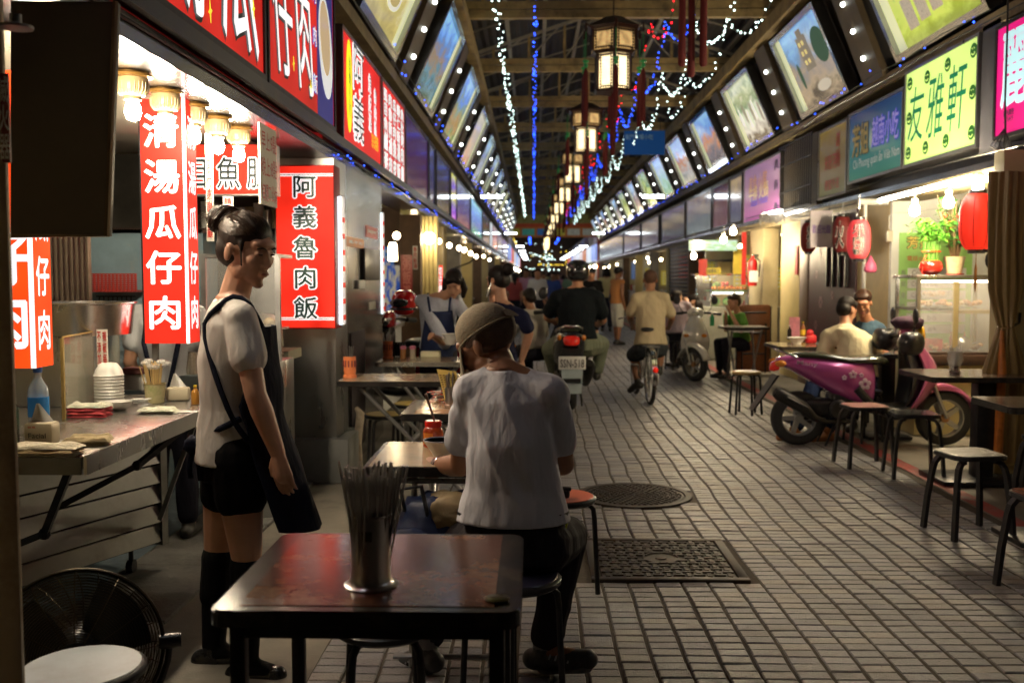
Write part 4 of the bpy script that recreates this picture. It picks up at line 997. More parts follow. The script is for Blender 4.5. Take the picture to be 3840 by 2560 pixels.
# chopstick tub
c_=on_counter(582,1508)
t=E('chopstick_tub',c_,'cream tub full of paper wrapped wooden chopsticks on the counter','tub')
m=MB();m.lathe([(.001,0),(.040,0),(.048,.085),(.051,.087),(.045,.086),(.038,.006),(.001,.006)],c_,24);P('tub',m,mat('speckled cream tub',(.62,.55,.30),.5,0,var=.2,dirt=(.25,.35,.1),dscale=20,damt=.6),t,smooth=50)
ws=mat('pale chopstick wood',(.66,.47,.20),.6,0,var=.15);rr=random.Random(4)
for i in range(34):
  a=rr.uniform(0,6.28);q=rr.uniform(0,.034);m=MB();L_=rr.uniform(.165,.19);e=Vector((q*1.9*math.cos(a)-.006,q*1.9*math.sin(a),L_));b_=c_+Vector((q*math.cos(a)*.7,q*math.sin(a)*.7,.008))
  m.tube([b_,c_+e],.0026,4);P('chopstick',m,ws,t)
m=MB()
for i in range(16):a=rr.uniform(0,6.28);q=rr.uniform(.02,.06);m.ball(c_+Vector((q*math.cos(a),q*math.sin(a),.178+rr.uniform(-.015,.012))),(.018,.018,.012),6,4)
P('clear_wrappers',m,mat('clear film',(.9,.9,.85),.1,0,var=0,alpha=.35),t,smooth=40)
def tissue(c,w,d,h,lab,txt,rz=0):
  t=E('tissue_pack',c,lab,'tissues');M4=Matrix.Translation(c) @ Matrix.Rotation(rz,4,'Z')
  m=MB();m.box(-w/2,w/2,-d/2,d/2,0,h,M4,b=.012);P('pack',m,mat('creamy plastic wrap',(.66,.58,.42),.22,0,var=.08),t,smooth=40)
  m=MB();m.grid(lambda u,v:M4 @ Vector(((u-.5)*.075*(1-v*.85)-.012*v,(.012*math.sin(u*7))*(1-v),h+.062*v)),8,6);P('tissue',m,WHITE,t,smooth=180)
  if txt:
    X_=M4 @ Vector((0,-d/2-.001,h*.45));lettering(txt,X_,M4.to_3x3() @ Vector((1,0,0)),(0,0,1),w*.6,h*.22,INKB,t,off=.004)
    X_=M4 @ Vector((-w*.18,-d/2-.001,h*.82));lettering('春風',X_,M4.to_3x3() @ Vector((1,0,0)),(0,0,1),w*.28,h*.10,INKR,t,off=.004)
    lettering('400張',M4 @ Vector((w*.3,-d/2-.001,h*.12)),M4.to_3x3() @ Vector((1,0,0)),(0,0,1),w*.2,h*.08,INKB,t,off=.004)
tissue(on_counter(160,1665),.098,.07,.078,'cream facial tissue pack with a raised tissue, left end of the counter','Facial',.02)
tissue(on_counter(668,1500),.105,.06,.062,'small wrapped tissue pack right of the chopstick tub','',.12)
c_=on_counter(485,1468);m=MB();m.box(c_.x-.045,c_.x+.045,c_.y+.05,c_.y+.11,.851,.93,b=.003);t=T('carton',m,WPLAST,'small white carton behind the foam bowls','carton',smooth=30)
m=MB();m.box(c_.x-.05,c_.x+.05,c_.y+.04,c_.y+.12,.931,.965,b=.003);T('carton',m,mat('maroon box',(.12,.03,.03),.5),'small maroon box on top of the white carton','box',smooth=30)
def bottle(c,r,h,mm,cap,lab,liquid=None,nk=.35,nm='bottle',label_m=None):
  t=E(nm,c,lab,'bottle');m=MB()
  m.lathe([(.001,0),(r,0),(r,h*.62),(r*.9,h*.70),(r*nk,h*.84),(r*nk,h*.93)],c,18);P('body',m,mm,t,smooth=50)
  m=MB();m.lathe([(r*nk*1.25,h*.92),(r*nk*1.25,h),(.001,h)],c,14);P('cap',m,cap,t,smooth=40)
  if label_m:m=MB();m.lathe([(r+.001,h*.25),(r+.001,h*.55)],c,18);P('label',m,label_m,t,smooth=60)
  return t
wat=mat('clear pet plastic',(.8,.9,.95),.05,0,var=0,alpha=.4)
c_=on_counter(85,1640);bottle(Vector((c_.x,c_.y+.12,.851)),.036,.24,wat,mat('blue cap',(.02,.1,.4),.4),'clear water bottle with a blue label at the left end of the counter',label_m=photo('blue bottle label',[(.05,.3,.7),(.7,.8,.9),(.05,.35,.75)],.05,scale=6))  # label print carries a very faint added glow
c_=on_counter(52,1668);bottle(Vector((c_.x-.01,c_.y+.0,.851)),.028,.19,mat('green glass',(.02,.12,.08),.08,0,var=0,alpha=.7),mat('dark green cap',(.01,.06,.05),.4),'small dark green bottle before the water bottle')
c_=on_counter(733,1515);bottle(c_,.018,.085,mat('amber sauce',(.4,.18,.03),.2),mat('yellow cap',(.75,.55,.02),.4),'little sauce jar with a yellow cap by the right tissue pack')
m=MB();c_=on_counter(680,1545);m.box(c_.x-.07,c_.x+.07,c_.y-.02,c_.y+.03,.8515,.854,b=.001);T('slip_pad',m,WHITE,'white order pad lying at the counter edge','paper pad')
m=MB();c_=on_counter(500,1520);rr=random.Random(2)
for i in range(7):m.box(c_.x+rr.uniform(-.05,.03),c_.x+rr.uniform(.03,.07),c_.y+rr.uniform(-.02,.02),c_.y+rr.uniform(.03,.06),.852+i*.004,.855+i*.004)
T('paper_heap',m,WHITE,'loose heap of papers between bowls and chopstick tub','papers')
# ---------------- things inside the stall
m=MB()
a=at(180,1180,5.2);b=at(330,640,5.2)
t=E('folded_shutter',((a.x+b.x)/2,5.2,0),'brown ribbed folding shutter inside the stall behind the steel basin','shutter')
for i in range(12):
  x0=a.x-.1+(b.x-a.x+.1)*i/12;m=MB();m.box(x0,x0+.016,5.2,5.24,.8,2.26,b=.003);P('slat',m,mat('brown shutter metal',(.13,.095,.07),.4,.4,var=.2),t,smooth=30)
a=at(330,1500,6.6);b=at(620,860,6.6)
m=MB();m.box(a.x,b.x+.25,6.6,6.9,.0,b.z);T('kitchen_panel',m,mat('pale blue splash panel',(.25,.36,.42),.3,.1,var=.3,scale=2,dirt=(.5,.45,.35),dscale=3,damt=.6),'stained pale blue panel deep in the stall','panel')
c_=at(415,1060,6.4);m=MB()
for i in range(9):m.box(c_.x-.16,c_.x+.16,6.40,6.41,c_.z-.06+i*.014,c_.z-.052+i*.014)
for i in range(14):m.box(c_.x-.16+i*.0245,c_.x-.153+i*.0245,6.395,6.415,c_.z-.06,c_.z+.06)
m.box(c_.x-.16,c_.x+.16,6.415,6.58,c_.z-.06,c_.z-.05);T('red_basket',m,mat('red plastic basket',(.45,.04,.03),.4),'red plastic basket hung on the pale blue panel','basket')
m=MB()
for i in range(8):m.tube([(c_.x-.12+i*.03,6.5,c_.z-.09),(c_.x-.12+i*.03,6.5,c_.z-.15)],.004,4)
m.tube([(c_.x-.14,6.5,c_.z-.09),(c_.x+.12,6.5,c_.z-.09)],.005,4);T('hook_rail',m,BLACKM,'dark hook rail under the red basket','rail')
a=at(445,1480,6.0);b=at(535,1200,6.0)
m=MB();m.box(a.x,b.x,6.0,6.3,.6,b.z)
for i in range(7):m.box(a.x,b.x,5.985,5.995,.65+i*.08,.68+i*.08)
T('wire_cabinet',m,mat('blue grey mesh',(.25,.32,.36),.4,.5,var=.5,scale=40),'blue grey mesh cabinet seen left of the tall red lightbox','cabinet')
c_=at(735,1355,5.4);t=E('stock_pot',c_,'steel stock pot beside the woman behind the red lightbox','pot');m=MB();m.lathe([(.001,0),(.12,0),(.12,.12),(.128,.122),(.115,.12),(.115,.01),(.001,.01)],(c_.x,5.4,c_.z-.06),28);P('pot',m,MATS['bright basin steel'],t,smooth=40)
m=MB();m.box(c_.x-.35,c_.x+.2,5.25,5.6,c_.z-.17,c_.z-.062,b=.01)
for xx,yy in ((-.33,5.27),(.18,5.27),(-.33,5.58),(.18,5.58)):m.box(c_.x+xx-.015,c_.x+xx+.015,yy-.015,yy+.015,0,c_.z-.17)
T('work_table',m,mat('blue grey steel table',(.18,.22,.25),.35,.7,var=.3),'blue grey work table carrying the stock pot','table',smooth=30)
# glass showcase behind the woman
a=at(760,1420,5.75);b=at(1042,965,5.75)
t=E('food_showcase',((a.x+b.x)/2,5.75,0),'steel framed glass showcase behind the standing woman','showcase')
m=MB();m.box(a.x,b.x,5.75,6.1,0,a.z+.1,b=.006);P('base',m,STEEL,t,smooth=30)
for x in (a.x,b.x-.02,(a.x+b.x)/2):m=MB();m.box(x,x+.028,5.75,5.78,a.z+.1,b.z);P('post',m,ALU,t)
m=MB();m.box(a.x,b.x,5.75,6.1,b.z,b.z+.02);P('top',m,ALU,t)
m=MB();m.box(a.x+.02,b.x-.02,5.8,6.08,a.z+.28,a.z+.29);P('shelf',m,ALU,t)
m=MB();m.box(a.x+.03,b.x-.02,5.756,5.76,a.z+.1,b.z);P('pane',m,mat('showcase glass',(1,1,1),.05,0,var=0,alpha=.12),t)
rr=random.Random(5)
for i in range(9):
  x=a.x+.05+(b.x-a.x-.1)*i/8;z=a.z+.295 if i % 2 else a.z+.105
  m=MB();m.ball((x,5.9,z+.03),(.04,.05,.03),8,5);o=T('food_tray',m,mat('braised food %d' % (i % 3),[(.25,.10,.03),(.35,.25,.1),(.12,.05,.02)][i % 3],.3,0,var=.5,scale=30),'brown braised food in the showcase, %s shelf, piece %s' % ('upper' if i % 2 else 'lower',['at the left end','second from the left end','left of middle','just left of centre','in the centre','just right of centre','right of middle','second from the right end','at the right end'][i]),'food','food inside the left showcase',smooth=60)
c_=at(985,1250,6.3);m=MB();m.lathe([(.10,0),(.13,.02),(.12,.16),(.07,.22),(.001,.23)],(c_.x,6.3,c_.z-.1),20);m.box(c_.x-.3,c_.x+.2,6.15,6.5,c_.z-.16,c_.z-.102);T('rice_cooker',m,mat('cream cooker',(.42,.42,.30),.3,0,var=.1),'cream rice cooker between the woman and the red sign','rice cooker',smooth=50)
rr=random.Random(8)
for i in range(10):
  sx=730+34*i;c_=at(sx,930,6.5);r_=rr.uniform(.03,.05);m=MB();m.lathe([(.001,0),(r_,0),(r_*1.1,.1+.08*rr.random()),(.001,.12)],(c_.x,6.75,1.75),10)
  T('shelf_jar',m,[WPLAST,STEEL,sockc][i % 3],'%s container from the left on the dark rear kitchen shelf' % ORD[i],'container','containers on the rear kitchen shelf',smooth=50)
m=MB();m.box(-3.2,-1.8,6.6,6.9,1.71,1.745);T('rear_shelf',m,DARKW,'dark shelf high on the kitchen partition','shelf')
# ---------------- steel pillar and lit sign
t=E('steel_pillar',(-1.56,7.0,0),'brushed steel clad pillar below the tall red lightbox on its stepped base','pillar')
m=MB();m.box(-1.78,-1.37,6.86,7.3,.30,2.232);P('cladding',m,STEEL,t)
m=MB();m.box(-1.82,-1.28,6.80,7.36,-.01,.30,b=.01);P('base',m,mat('concrete plinth',(.22,.22,.21),.7,.2,var=.2,scale=4),t,smooth=30)
a=at(1040,1233,6.6);b=at(1252,618,6.6)
t=E('vertical_sign',((a.x+b.x)/2,6.6,a.z),'tall red lightbox with five black white-rimmed characters on the steel pillar','sign')
m=MB();m.box(a.x,b.x,6.6,6.80,a.z,b.z,b=.004);P('casing',m,mat('red painted casing',(.35,.02,.02),.4),t,smooth=30)
m=MB();m.slab((a.x+.006,6.596,a.z+.01),(b.x-.006,6.596,a.z+.01),(b.x-.006,6.596,b.z-.01),(a.x+.006,6.596,b.z-.01),.004);P('face',m,glow('lit red sign face b',(.93,.028,.012),1.0,var=.3,scale=4,base=(.3,.012,.008)),t)
fat('阿義魯肉飯',((a.x+b.x)/2,6.592,(a.z+b.z)/2),(1,0,0),(0,0,1),.165,1.0,t,mat('dark green ink',(.01,.06,.04),.4),ink,.024,.08,vertical=True,gap=.78)
for zz in (a.z+.06,b.z-.075):
  for dz,mm in ((0,WHITEL),(.006,INKB),(.012,WHITEL)):m=MB();m.box(a.x+.006,b.x-.006,6.588,6.5955,zz+dz,zz+dz+.005);P('rule_line',m,mm,t)
# street side of the pillar: steel panel, stickers, black box, tubes
t=E('steel_side_panel',(-1.37,8.1,0),'polished steel wall panel facing the street beyond the pillar','panel')
m=MB();m.box(-1.72,-1.375,7.32,9.05,-.01,2.232);P('cladding',m,mat('swirled steel',(.52,.50,.48),.22,1,var=.25,scale=2,bump=.2,bscale=4,stretch=(1,.5,2)),t)
def on_side(x0,y0_,x1,y1_,mm,nm,lab,cat,d=.004,X_=-1.374,txt=None,im=None):
  a=atX(x0,y1_,X_);b=atX(x1,y0_,X_);z0=1.42+(a.z-1.42);z1=z0+abs(b.z-a.z)*.9
  mid=(a.y+b.y)/2;c0=atX((x0+x1)/2,y1_,X_);c1=atX((x0+x1)/2,y0_,X_)
  m=MB();m.box(X_,X_+d,a.y,b.y,c0.z,c1.z,b=.002 if d>.01 else 0);o=T(nm,m,mm,lab,cat,smooth=30)
  if txt:lettering(txt,(X_+d+.001,mid,(c0.z+c1.z)/2),(0,1,0),(0,0,1),(b.y-a.y)*.8,(c1.z-c0.z)*.35,im or INKWP,o)
  return o
on_side(1371,851,1414,893,mat('red sticker',(.62,.06,.08),.4),'sticker','small red square sticker with a white word on the steel wall','sticker',txt='paper')
on_side(1296,892,1363,928,mat('orange sticker',(.75,.25,.06),.4),'sticker','orange sticker with white characters on the steel wall','sticker',txt='柔不可')
o=on_side(1354,935,1410,1050,mat('charcoal plastic',(.05,.045,.045),.35),'towel_dispenser','black dispenser box on the steel wall','dispenser',d=.035)
a=atX(1375,1050,-1.30);m=MB();m.box(-1.368,-1.345,a.y-.08,a.y+.22,a.z-.07,a.z-.0,b=.008);T('paper_sheet',m,WHITE,'white paper hanging from the black dispenser','paper',smooth=30)
on_side(1384,1132,1408,1160,mat('beige sticker',(.5,.45,.4),.5),'sticker','tiny beige sticker low on the steel wall','sticker')
def tube_sign(x,Y_,z0,z1,lab):
  t=E('tube_sign',(x,Y_,z0),lab,'sign')
  m=MB();m.box(x-.05,x+.03,Y_-.04,Y_-.012,z0,z1,b=.004);P('diffuser',m,glow('bluish white diffuser',(.82,.95,1),2.2),t)
  m=MB();m.box(x-.056,x+.034,Y_-.012,Y_+.06,z0-.01,z1+.01,b=.004);P('casing',m,ALU,t)
  m=MB();m.box(x+.031,x+.036,Y_-.038,Y_+.05,z0,z1);P('printed_side',m,mat('red striped print',(.7,.70,.66),.4,0,var=0,emit=(1,.9,.9),es=.5),t)
  n_=int((z1-z0)/.11)
  for i in range(n_):m=MB();zz=z0+.11*i+.03;m.box(x+.0355,x+.038,Y_-.036,Y_+.045,zz,zz+.035);P('red_band',m,glow('red band print',(.8,.05,.03),.6),t)
a=at(1276,1215,6.8);b=at(1276,740,6.8);tube_sign(a.x,6.76,a.z,b.z,'upright white tube sign with red bands right beside the tall red lightbox')
a=at(1428,1175,9.1);b=at(1428,800,9.1);tube_sign(a.x,9.05,a.z,b.z,'upright white tube sign with red bands at the far end of the steel wall')
m=MB();m.tube([(-1.42,7.2,2.15),(-1.42,8.9,2.15)],.02,8);T('tube_lamp',m,TUBEW,'bright tube lamp under the fascia along the steel wall','lamp',smooth=40)
for i in range(6):
  o=copy_tree(l0,(-1.50,7.3+.3*i,2.10),label='%s unlit cream lamp holder above the steel wall' % ORD[i]);o['group']='unlit lamp holders above the steel wall'
  for ch in list(o.children):
    if ch.name.startswith('bulb'):bpy.data.objects.remove(ch)
m=MB();m.box(-1.372,-1.36,7.4,8.0,.1,1.0);T('low_dark_panel',m,mat('dark low panel',(.05,.04,.045),.5,.3,var=.3),'dark panel low on the steel wall behind the tables','door')  # flat dark panel on the steel cladding
c_=at(1350,1650,7.3);m=MB();m.tube([(c_.x+.0,7.25,0),(c_.x-.01,7.25,.2),(c_.x+.015,7.25,.42),(c_.x-.02,7.26,.46)],[.03,.03,.032,.015],8);T('rag_roll',m,mat('dirty white roll',(.4,.33,.25),.9,0,var=.5,scale=12),'dirty pale roll leaning upright at the foot of the steel wall','roll',smooth=60)
for z_,y0_,y1_,dx in ((2.30,2.4,30,.012),(2.36,2.4,24,.03),(3.47,2.5,40,.06)):
  rr=random.Random(int(z_*100));pts=[(XL+dx,y0_+(y1_-y0_)*i/40,z_+rr.uniform(-.012,.012)) for i in range(41)];m=MB();m.tube(pts,.007,5)
  T('cable',m,BLACKM,'black cable running along the left facade, %s' % {2.30:'on the fascia beam',2.36:'under the sign boards',3.47:'along the upper rail'}[z_],'cable',smooth=60)
for z_,lab in ((2.24,'under the right fascia beam'),(3.45,'below the right picture boxes'),(2.40,'in front of the right sign boards')):
  rr=random.Random(int(z_*77));pts=[(XR-.035,3.5+i,z_+rr.uniform(-.02,.02)) for i in range(36)];m=MB();m.tube(pts,.007,5);T('cable',m,BLACKM,'sagging black cable '+lab,'cable',smooth=60)
# generic stalls
wl_c=[cream,whitew,mat('pale green wall',(.35,.42,.30),.6,0,var=.1),mat('dim brown wall',(.12,.07,.04),.6,0,var=.3),mat('pale blue wall',(.30,.38,.48),.5,0,var=.1)]
shut=mat('dark blue roller shutter',(.03,.035,.05),.4,.5,var=.2)
def stall(side,y0,y1,idx,wall=0,lit=True,closed=False,depth=2.6,pil=True,seed=0):
  X,s_=(XR,1) if side=='R' else (XL,-1);sd='right' if s_>0 else 'left';rr=random.Random(seed+idx*17+(5 if s_>0 else 0))
  lo,hi=lambda a,b:min(X+s_*a,X+s_*b),lambda a,b:max(X+s_*a,X+s_*b)
  wm=wl_c[wall]
  if pil:
    m=MB();m.box(lo(.0,.26),hi(.0,.26),y1-.24,y1,-.01,2.19,b=.01);T('stall_pillar',m,[wl_c[3],yellowp,mat('grey pillar',(.16,.15,.14),.5,0,var=.3),cream][(idx*3+(s_>0)) % 4],'square pillar at the far side of the %s stall on the %s row' % (ORD[idx],sd),'pillar',smooth=30)
  if closed:
    t=E('roller_shutter',(X,(y0+y1)/2,0),'closed dark roller shutter of the %s stall on the %s' % (ORD[idx],sd),'shutter')
    for i in range(22):m=MB();m.box(lo(.05,.09),hi(.05,.09),y0,y1-.25,.05+i*.098,.05+i*.098+.085,b=.008);P('slat',m,shut,t,smooth=30)
    return
  m=MB();m.box(lo(depth,depth+.05),hi(depth,depth+.05),y0,y1,-.01,2.29);S('stall_back_wall',m,wm)
  m=MB();m.box(lo(.27,depth),hi(.27,depth),y1-.1,y1-.05,-.01,2.29);S('stall_partition',m,wm)
  if lit:
    nb=max(1,int((y1-y0)/1.8))
    for i in range(nb):
      c_=(X+s_*rr.uniform(.05,.5),y0+(y1-y0)*(i+.5)/nb,2.0+rr.uniform(-.08,.05));m=MB();m.ball(c_,.045,10,6)
      t=E('pendant_bulb',c_,'%s glowing warm bulb at the front of the %s stall on the %s' % (ORD[i],ORD[idx],sd),'lamp','warm bulbs hanging along the %s stalls' % sd)
      P('bulb',m,glow('far warm bulb',(1,.76,.46),34),t,smooth=180);m=MB();m.tube([(c_[0],c_[1],c_[2]+.04),(c_[0],c_[1],2.23)],.012,5);P('cord',m,BLACKM,t)
    m=MB();m.tube([(X+s_*1.2,y0+.3,2.24),(X+s_*1.2,y1-.5,2.24)],.018,6);T('ceiling_tube',m,glow('far ceiling tube',(1,.9,.7),10),'tube lamp on the ceiling of the %s stall on the %s' % (ORD[idx],sd),'lamp',smooth=40)
  # counter with goods
  w=(y1-y0)*.5;yc=y0+(y1-y0)*rr.uniform(.4,.6)
  t=E('stall_counter',(X+s_*.5,yc,0),'food counter in the %s stall on the %s' % (ORD[idx],sd),'counter')
  m=MB();m.box(lo(.15,.75),hi(.15,.75),yc-w/2,yc+w/2,0,.85,b=.01);P('cabinet',m,rr.choice([STEEL,WHITE,DARKW]),t,smooth=30)
  m=MB();m.box(lo(.12,.78),hi(.12,.78),yc-w/2-.03,yc+w/2+.03,.85,.89,b=.005);P('top',m,STEEL,t,smooth=30)
  for i in range(5):
    q=(X+s_*rr.uniform(.25,.65),yc+w*(i-2)/5.5,.89);r_=rr.uniform(.05,.10);hh=rr.uniform(.08,.25);m=MB();m.lathe([(.001,0),(r_*.85,0),(r_,hh),(r_*.9,hh),(.001,hh*.8)],q,12)
    T('pot',m,rr.choice([STEEL,WPLAST,mat('red bowl',(.5,.03,.02),.3),mat('green tub',(.05,.3,.08),.4)]),'%s pot from the near end on the counter of the %s %s stall' % (ORD[i],ORD[idx],sd),'pot','pots on the counter of the %s %s stall' % (ORD[idx],sd),smooth=50)
  # menu boards on partition and back wall; faint glow added, weaker in unlit stalls
  for i in range(3):
    cc=rr.choice([(.6,.05,.03),(.75,.7,.6),(.6,.5,.08),(.08,.2,.5),(.7,.3,.08)])
    t=E('menu_board',(X+s_*.9,y1-.12,1.6),'%s menu board in the %s stall on the %s, %s' % ({.6:'red',.75:'cream',.08:'blue',.7:'orange'}.get(cc[0],'coloured'),ORD[idx],sd,['nearest the street','in the middle','deepest inside'][i]),'menu board')
    x0=.35+i*.55;z0=1.25+rr.uniform(-.1,.15);hh=rr.uniform(.4,.7)
    m=MB();m.box(lo(x0,x0+.42),hi(x0,x0+.42),y1-.12,y1-.101,z0,z0+hh);P('board',m,glow('menu print %.1f' % cc[0]+'%.2f' % cc[1],cc,.35 if lit else .08),t)  # emission stands in for stall light on the board
    L_=MB()
    for r_ in range(int(hh/.08)):
      for q in range(4):xa=x0+.04+q*.09;L_.box(lo(xa,xa+.06),hi(xa,xa+.06),y1-.1235,y1-.1215,z0+.03+r_*.08,z0+.07+r_*.08)
    P('text_block',L_,INKWP if cc[0]<.7 or cc[1]<.2 else INKR,t)
LS=[(9.1,12.6,3),(12.6,15.6,0),(15.6,19.3,0),(19.3,23,1),(23,27,4),(27,31,0),(31,36,1),(36,42,0),(42,49,1),(49,56,3)]
for i,(a,b,w_) in enumerate(LS):stall('L',a,b,i,w_)
stall('L',-4.2,1.3,10,0,lit=False,seed=3)
# dark red sign, mural, bright lamps in the first left stalls
strip('red_hanging_board',1505,955,1546,1180,11.5,'粥飯湯麵','dark red hanging board with faint characters behind the red scooter',inkm=mat('dim pink ink',(.4,.12,.1),.5),face=mat('dark red board',(.22,.02,.02),.4))
strip('price_list',1548,922,1566,1010,12.0,'魯肉飯湯','narrow white price list with red rules left of the yellow column',face=paper)
strip('lit_red_notice',1643,995,1660,1140,14.5,'切仔麵湯','small lit red and white notice right of the yellow column',inkm=ink,face=glow('lit notice red',(.9,.06,.03),1.0))
a=at(1440,1300,12.4);b=at(1575,995,12.4);m=MB();m.slab((a.x,12.4,a.z),(b.x,12.4,a.z),(b.x,12.4,b.z),(a.x,12.4,b.z),.03);T('wall_mural',m,photo('blue cream mural',[(.04,.10,.45),(.05,.12,.5),(.6,.55,.35),(.05,.12,.5)],.35,scale=5,bands=False,dist=2.4),'blue and cream patterned panel behind the red scooter','mural')  # mural print given a glow in place of light on it
t=E('yellow_column',(-1.37,12.8,0),'fluted yellow column with a round white lamp at its top','column')
a=at(1577,1150,12.8);b=at(1643,1150,12.8)
for i in range(4):x0=a.x+(b.x-a.x)*i/4;m=MB();m.box(x0,x0+(b.x-a.x)/4-.006,12.8,13.0,0,2.2,b=.012);P('flute',m,yellowp,t,smooth=30)
c_=at(1609,893,12.6);m=MB();m.ball(c_,.075,14,10);T('globe_lamp',m,glow('globe lamp',(1,.82,.5),50),'round white globe lamp on the yellow column','lamp',smooth=180)
c_=at(1473,955,10.8);m=MB();m.lathe([(.03,.13),(.045,.10),(.05,-.06),(.045,-.065),(.001,-.065)],c_,14);T('glass_lamp',m,glow('box lamp',(1,.78,.45),32),'square-shouldered glowing lamp under the second left fascia','lamp',smooth=40)
for x,y,Yk,lab in ((1487,884,10.4,'small white bulb high beside the glass lamp'),(1645,905,14.0,'bulb right of the yellow column'),(1685,920,15.2,'small bulb above the bob-haired woman'),(1722,930,16.2,'first of the paired bulbs above the bob-haired woman'),(1740,938,16.9,'second of the paired bulbs above the bob-haired woman'),(1765,950,18,'bulb between the women under the fascia'),(1785,962,19.5,'bulb just left of the phoning woman')):
  c_=at(x,y,Yk);m=MB();m.ball(c_,.04,10,6);T('pendant_bulb',m,MATS['far warm bulb'],lab,'lamp',smooth=180)
m=MB();pts=[at(1690,1010,15),at(1720,1000,15),at(1760,985,15),at(1790,960,15)];m.tube(pts,.012,5);T('awning_support',m,BLACKM,'thin curved awning arm above the bob-haired woman','awning',smooth=60)
# ================================================================== RIGHT ROW
# near right stall: white menu wall facing the street's near end, yellow walls, curtain, tube, bulbs, lanterns
m=MB();m.box(XR-.0,6.9,10.3,10.36,-.01,2.30);S('stall_white_wall',m,whitew)
m=MB();m.box(XR+3.0,XR+3.05,3,10.3,-.01,2.3);S('stall_back_wall',m,cream)
m=MB();m.box(XR+.25,XR+3.0,5.3,5.4,-.01,2.3);S('stall_partition',m,cream)
m=MB();a=at(3748,700,7.0);m.box(a.x+.05,a.x+.9,7.05,7.2,-.01,2.3);T('cream_wall_end',m,cream,'cream wall end behind the gathered curtain at the right edge','wall')
m=MB();m.box(XR,XR+.12,10.37,11.35,-.01,2.19);T('cream_front_wall',m,mat('yellow cream wall',(.62,.48,.22),.55,0,var=.1),'yellow cream wall strip with a pipe, left of the white menu wall','wall')
m=MB();m.box(XR-.02,XR+.08,11.36,13.25,-.01,2.19);T('flower_door',m,mat('dark maroon door',(.07,.022,.032),.4,0,var=.3),'dark maroon door panel with pale printed flowers','door')
t0=COL.objects['flower_door'] if 'flower_door' in COL.objects else None
flp=mat('pale rose print',(.28,.16,.18),.5)
for i,(yy,zz,q) in enumerate(((12.75,1.75,.09),(12.9,1.45,.07),(12.7,1.1,.10),(12.9,.8,.08),(12.2,1.2,.07))):
  m=MB()
  for k in range(6):
    a=R(60*k);m.box(XR-.0235,XR-.0215,yy+q*.55*math.cos(a)-q*.25,yy+q*.55*math.cos(a)+q*.25,zz+q*.55*math.sin(a)-q*.25,zz+q*.55*math.sin(a)+q*.25)
  P('flower_print',m,flp,t0)
for i,yy in enumerate((11.6,11.85,12.1,12.35)):m=MB();m.box(XR-.06,XR-.022,yy,yy+.05,1.3,2.15);P('bar',m,BLACKM,t0)
m=MB();m.box(XR-.03,XR+.25,13.3,13.7,-.01,2.19,b=.01);T('dark_pillar',m,mat('brown pillar',(.16,.10,.07),.4,.2,var=.2),'shiny brown pillar left of the flowered door','pillar',smooth=30)
m=MB();m.box(XR-.0,XR+.25,13.75,14.85,-.01,2.19,b=.01);tp=T('yellow_pillar',m,yellowp,'broad yellow pillar behind the wooden stool','pillar',smooth=30)
m=MB();m.box(XR-.02,XR-.002,13.85,13.98,1.45,1.85);T('red_paper',m,mat('red paper strip',(.6,.03,.02),.6),'red paper strip pasted on the yellow pillar','paper')
# pipe and switch
m=MB();a=at(3215,755,10.2);b=at(3340,762,10.2);m.tube([(XR-.35,10.28,a.z),(b.x,10.28,a.z)],.035,10);m.tube([(XR-.28,10.28,a.z),(XR-.28,10.28,0)],.02,8);T('water_pipe',m,WHITE,'white pipe across the top of the cream wall','pipe',smooth=50)
c_=at(3334,886,10.29);m=MB();m.box(c_.x-.03,c_.x+.03,10.26,10.298,c_.z-.055,c_.z+.055,b=.004);T('switch_box',m,mat('beige plastic',(.45,.42,.33),.4),'beige switch box on the white wall','switch',smooth=30)
m=MB();m.tube([at(3334,860,10.28),at(3334,810,10.28),at(3350,798,10.28),at(3420,795,10.28),at(3520,780,10.28)],.006,5);T('wall_cable',m,mat('white cable',(.6,.6,.58),.5),'white cable rising from the beige switch box','cable',smooth=60)
# green menu banner
a=at(3366,1215,10.28);b=at(3650,872,10.28)
t=E('menu_banner',((a.x+b.x)/2,10.28,a.z),'green bordered white menu banner with gold title on the white wall','menu')
m=MB();m.box(a.x,b.x,10.285,10.295,a.z-.2,b.z);P('banner',m,mat('green banner print',(.30,.58,.16),.5,0,var=.15,scale=3),t)
fat('芳姐',(a.x+.20,10.284,b.z-.10),(1,0,0),(0,0,1),.26,.13,t,mat('gold ink',(.75,.6,.15),.4),INKB,.02,.07)
lettering('電話:0976',(a.x+.2,10.284,b.z-.26),(1,0,0),(0,0,1),.24,.05,INKR,t)
for i in range(7):
  z0=b.z-.36-i*.115
  if z0<a.z-.1:break
  m=MB();m.box(a.x+.09,b.x-.06,10.278,10.284,z0-.09,z0);P('menu_row',m,whitew,t)
  lettering(['Com Suon','Com thê kho','Com cá kho','Com mâm','Bún bò','Pho gà','Bánh mì'][i],(a.x+.26,10.277,z0-.045),(1,0,0),(0,0,1),.26,.05,mat('grey print',(.15,.15,.15),.5),t,off=0)
  lettering(['飯','麵','湯','捲','粉','肉','茶'][i],(a.x+.045,10.277,z0-.045),(1,0,0),(0,0,1),.05,.06,mat('grey print',(.15,.15,.15),.5),t,off=0)
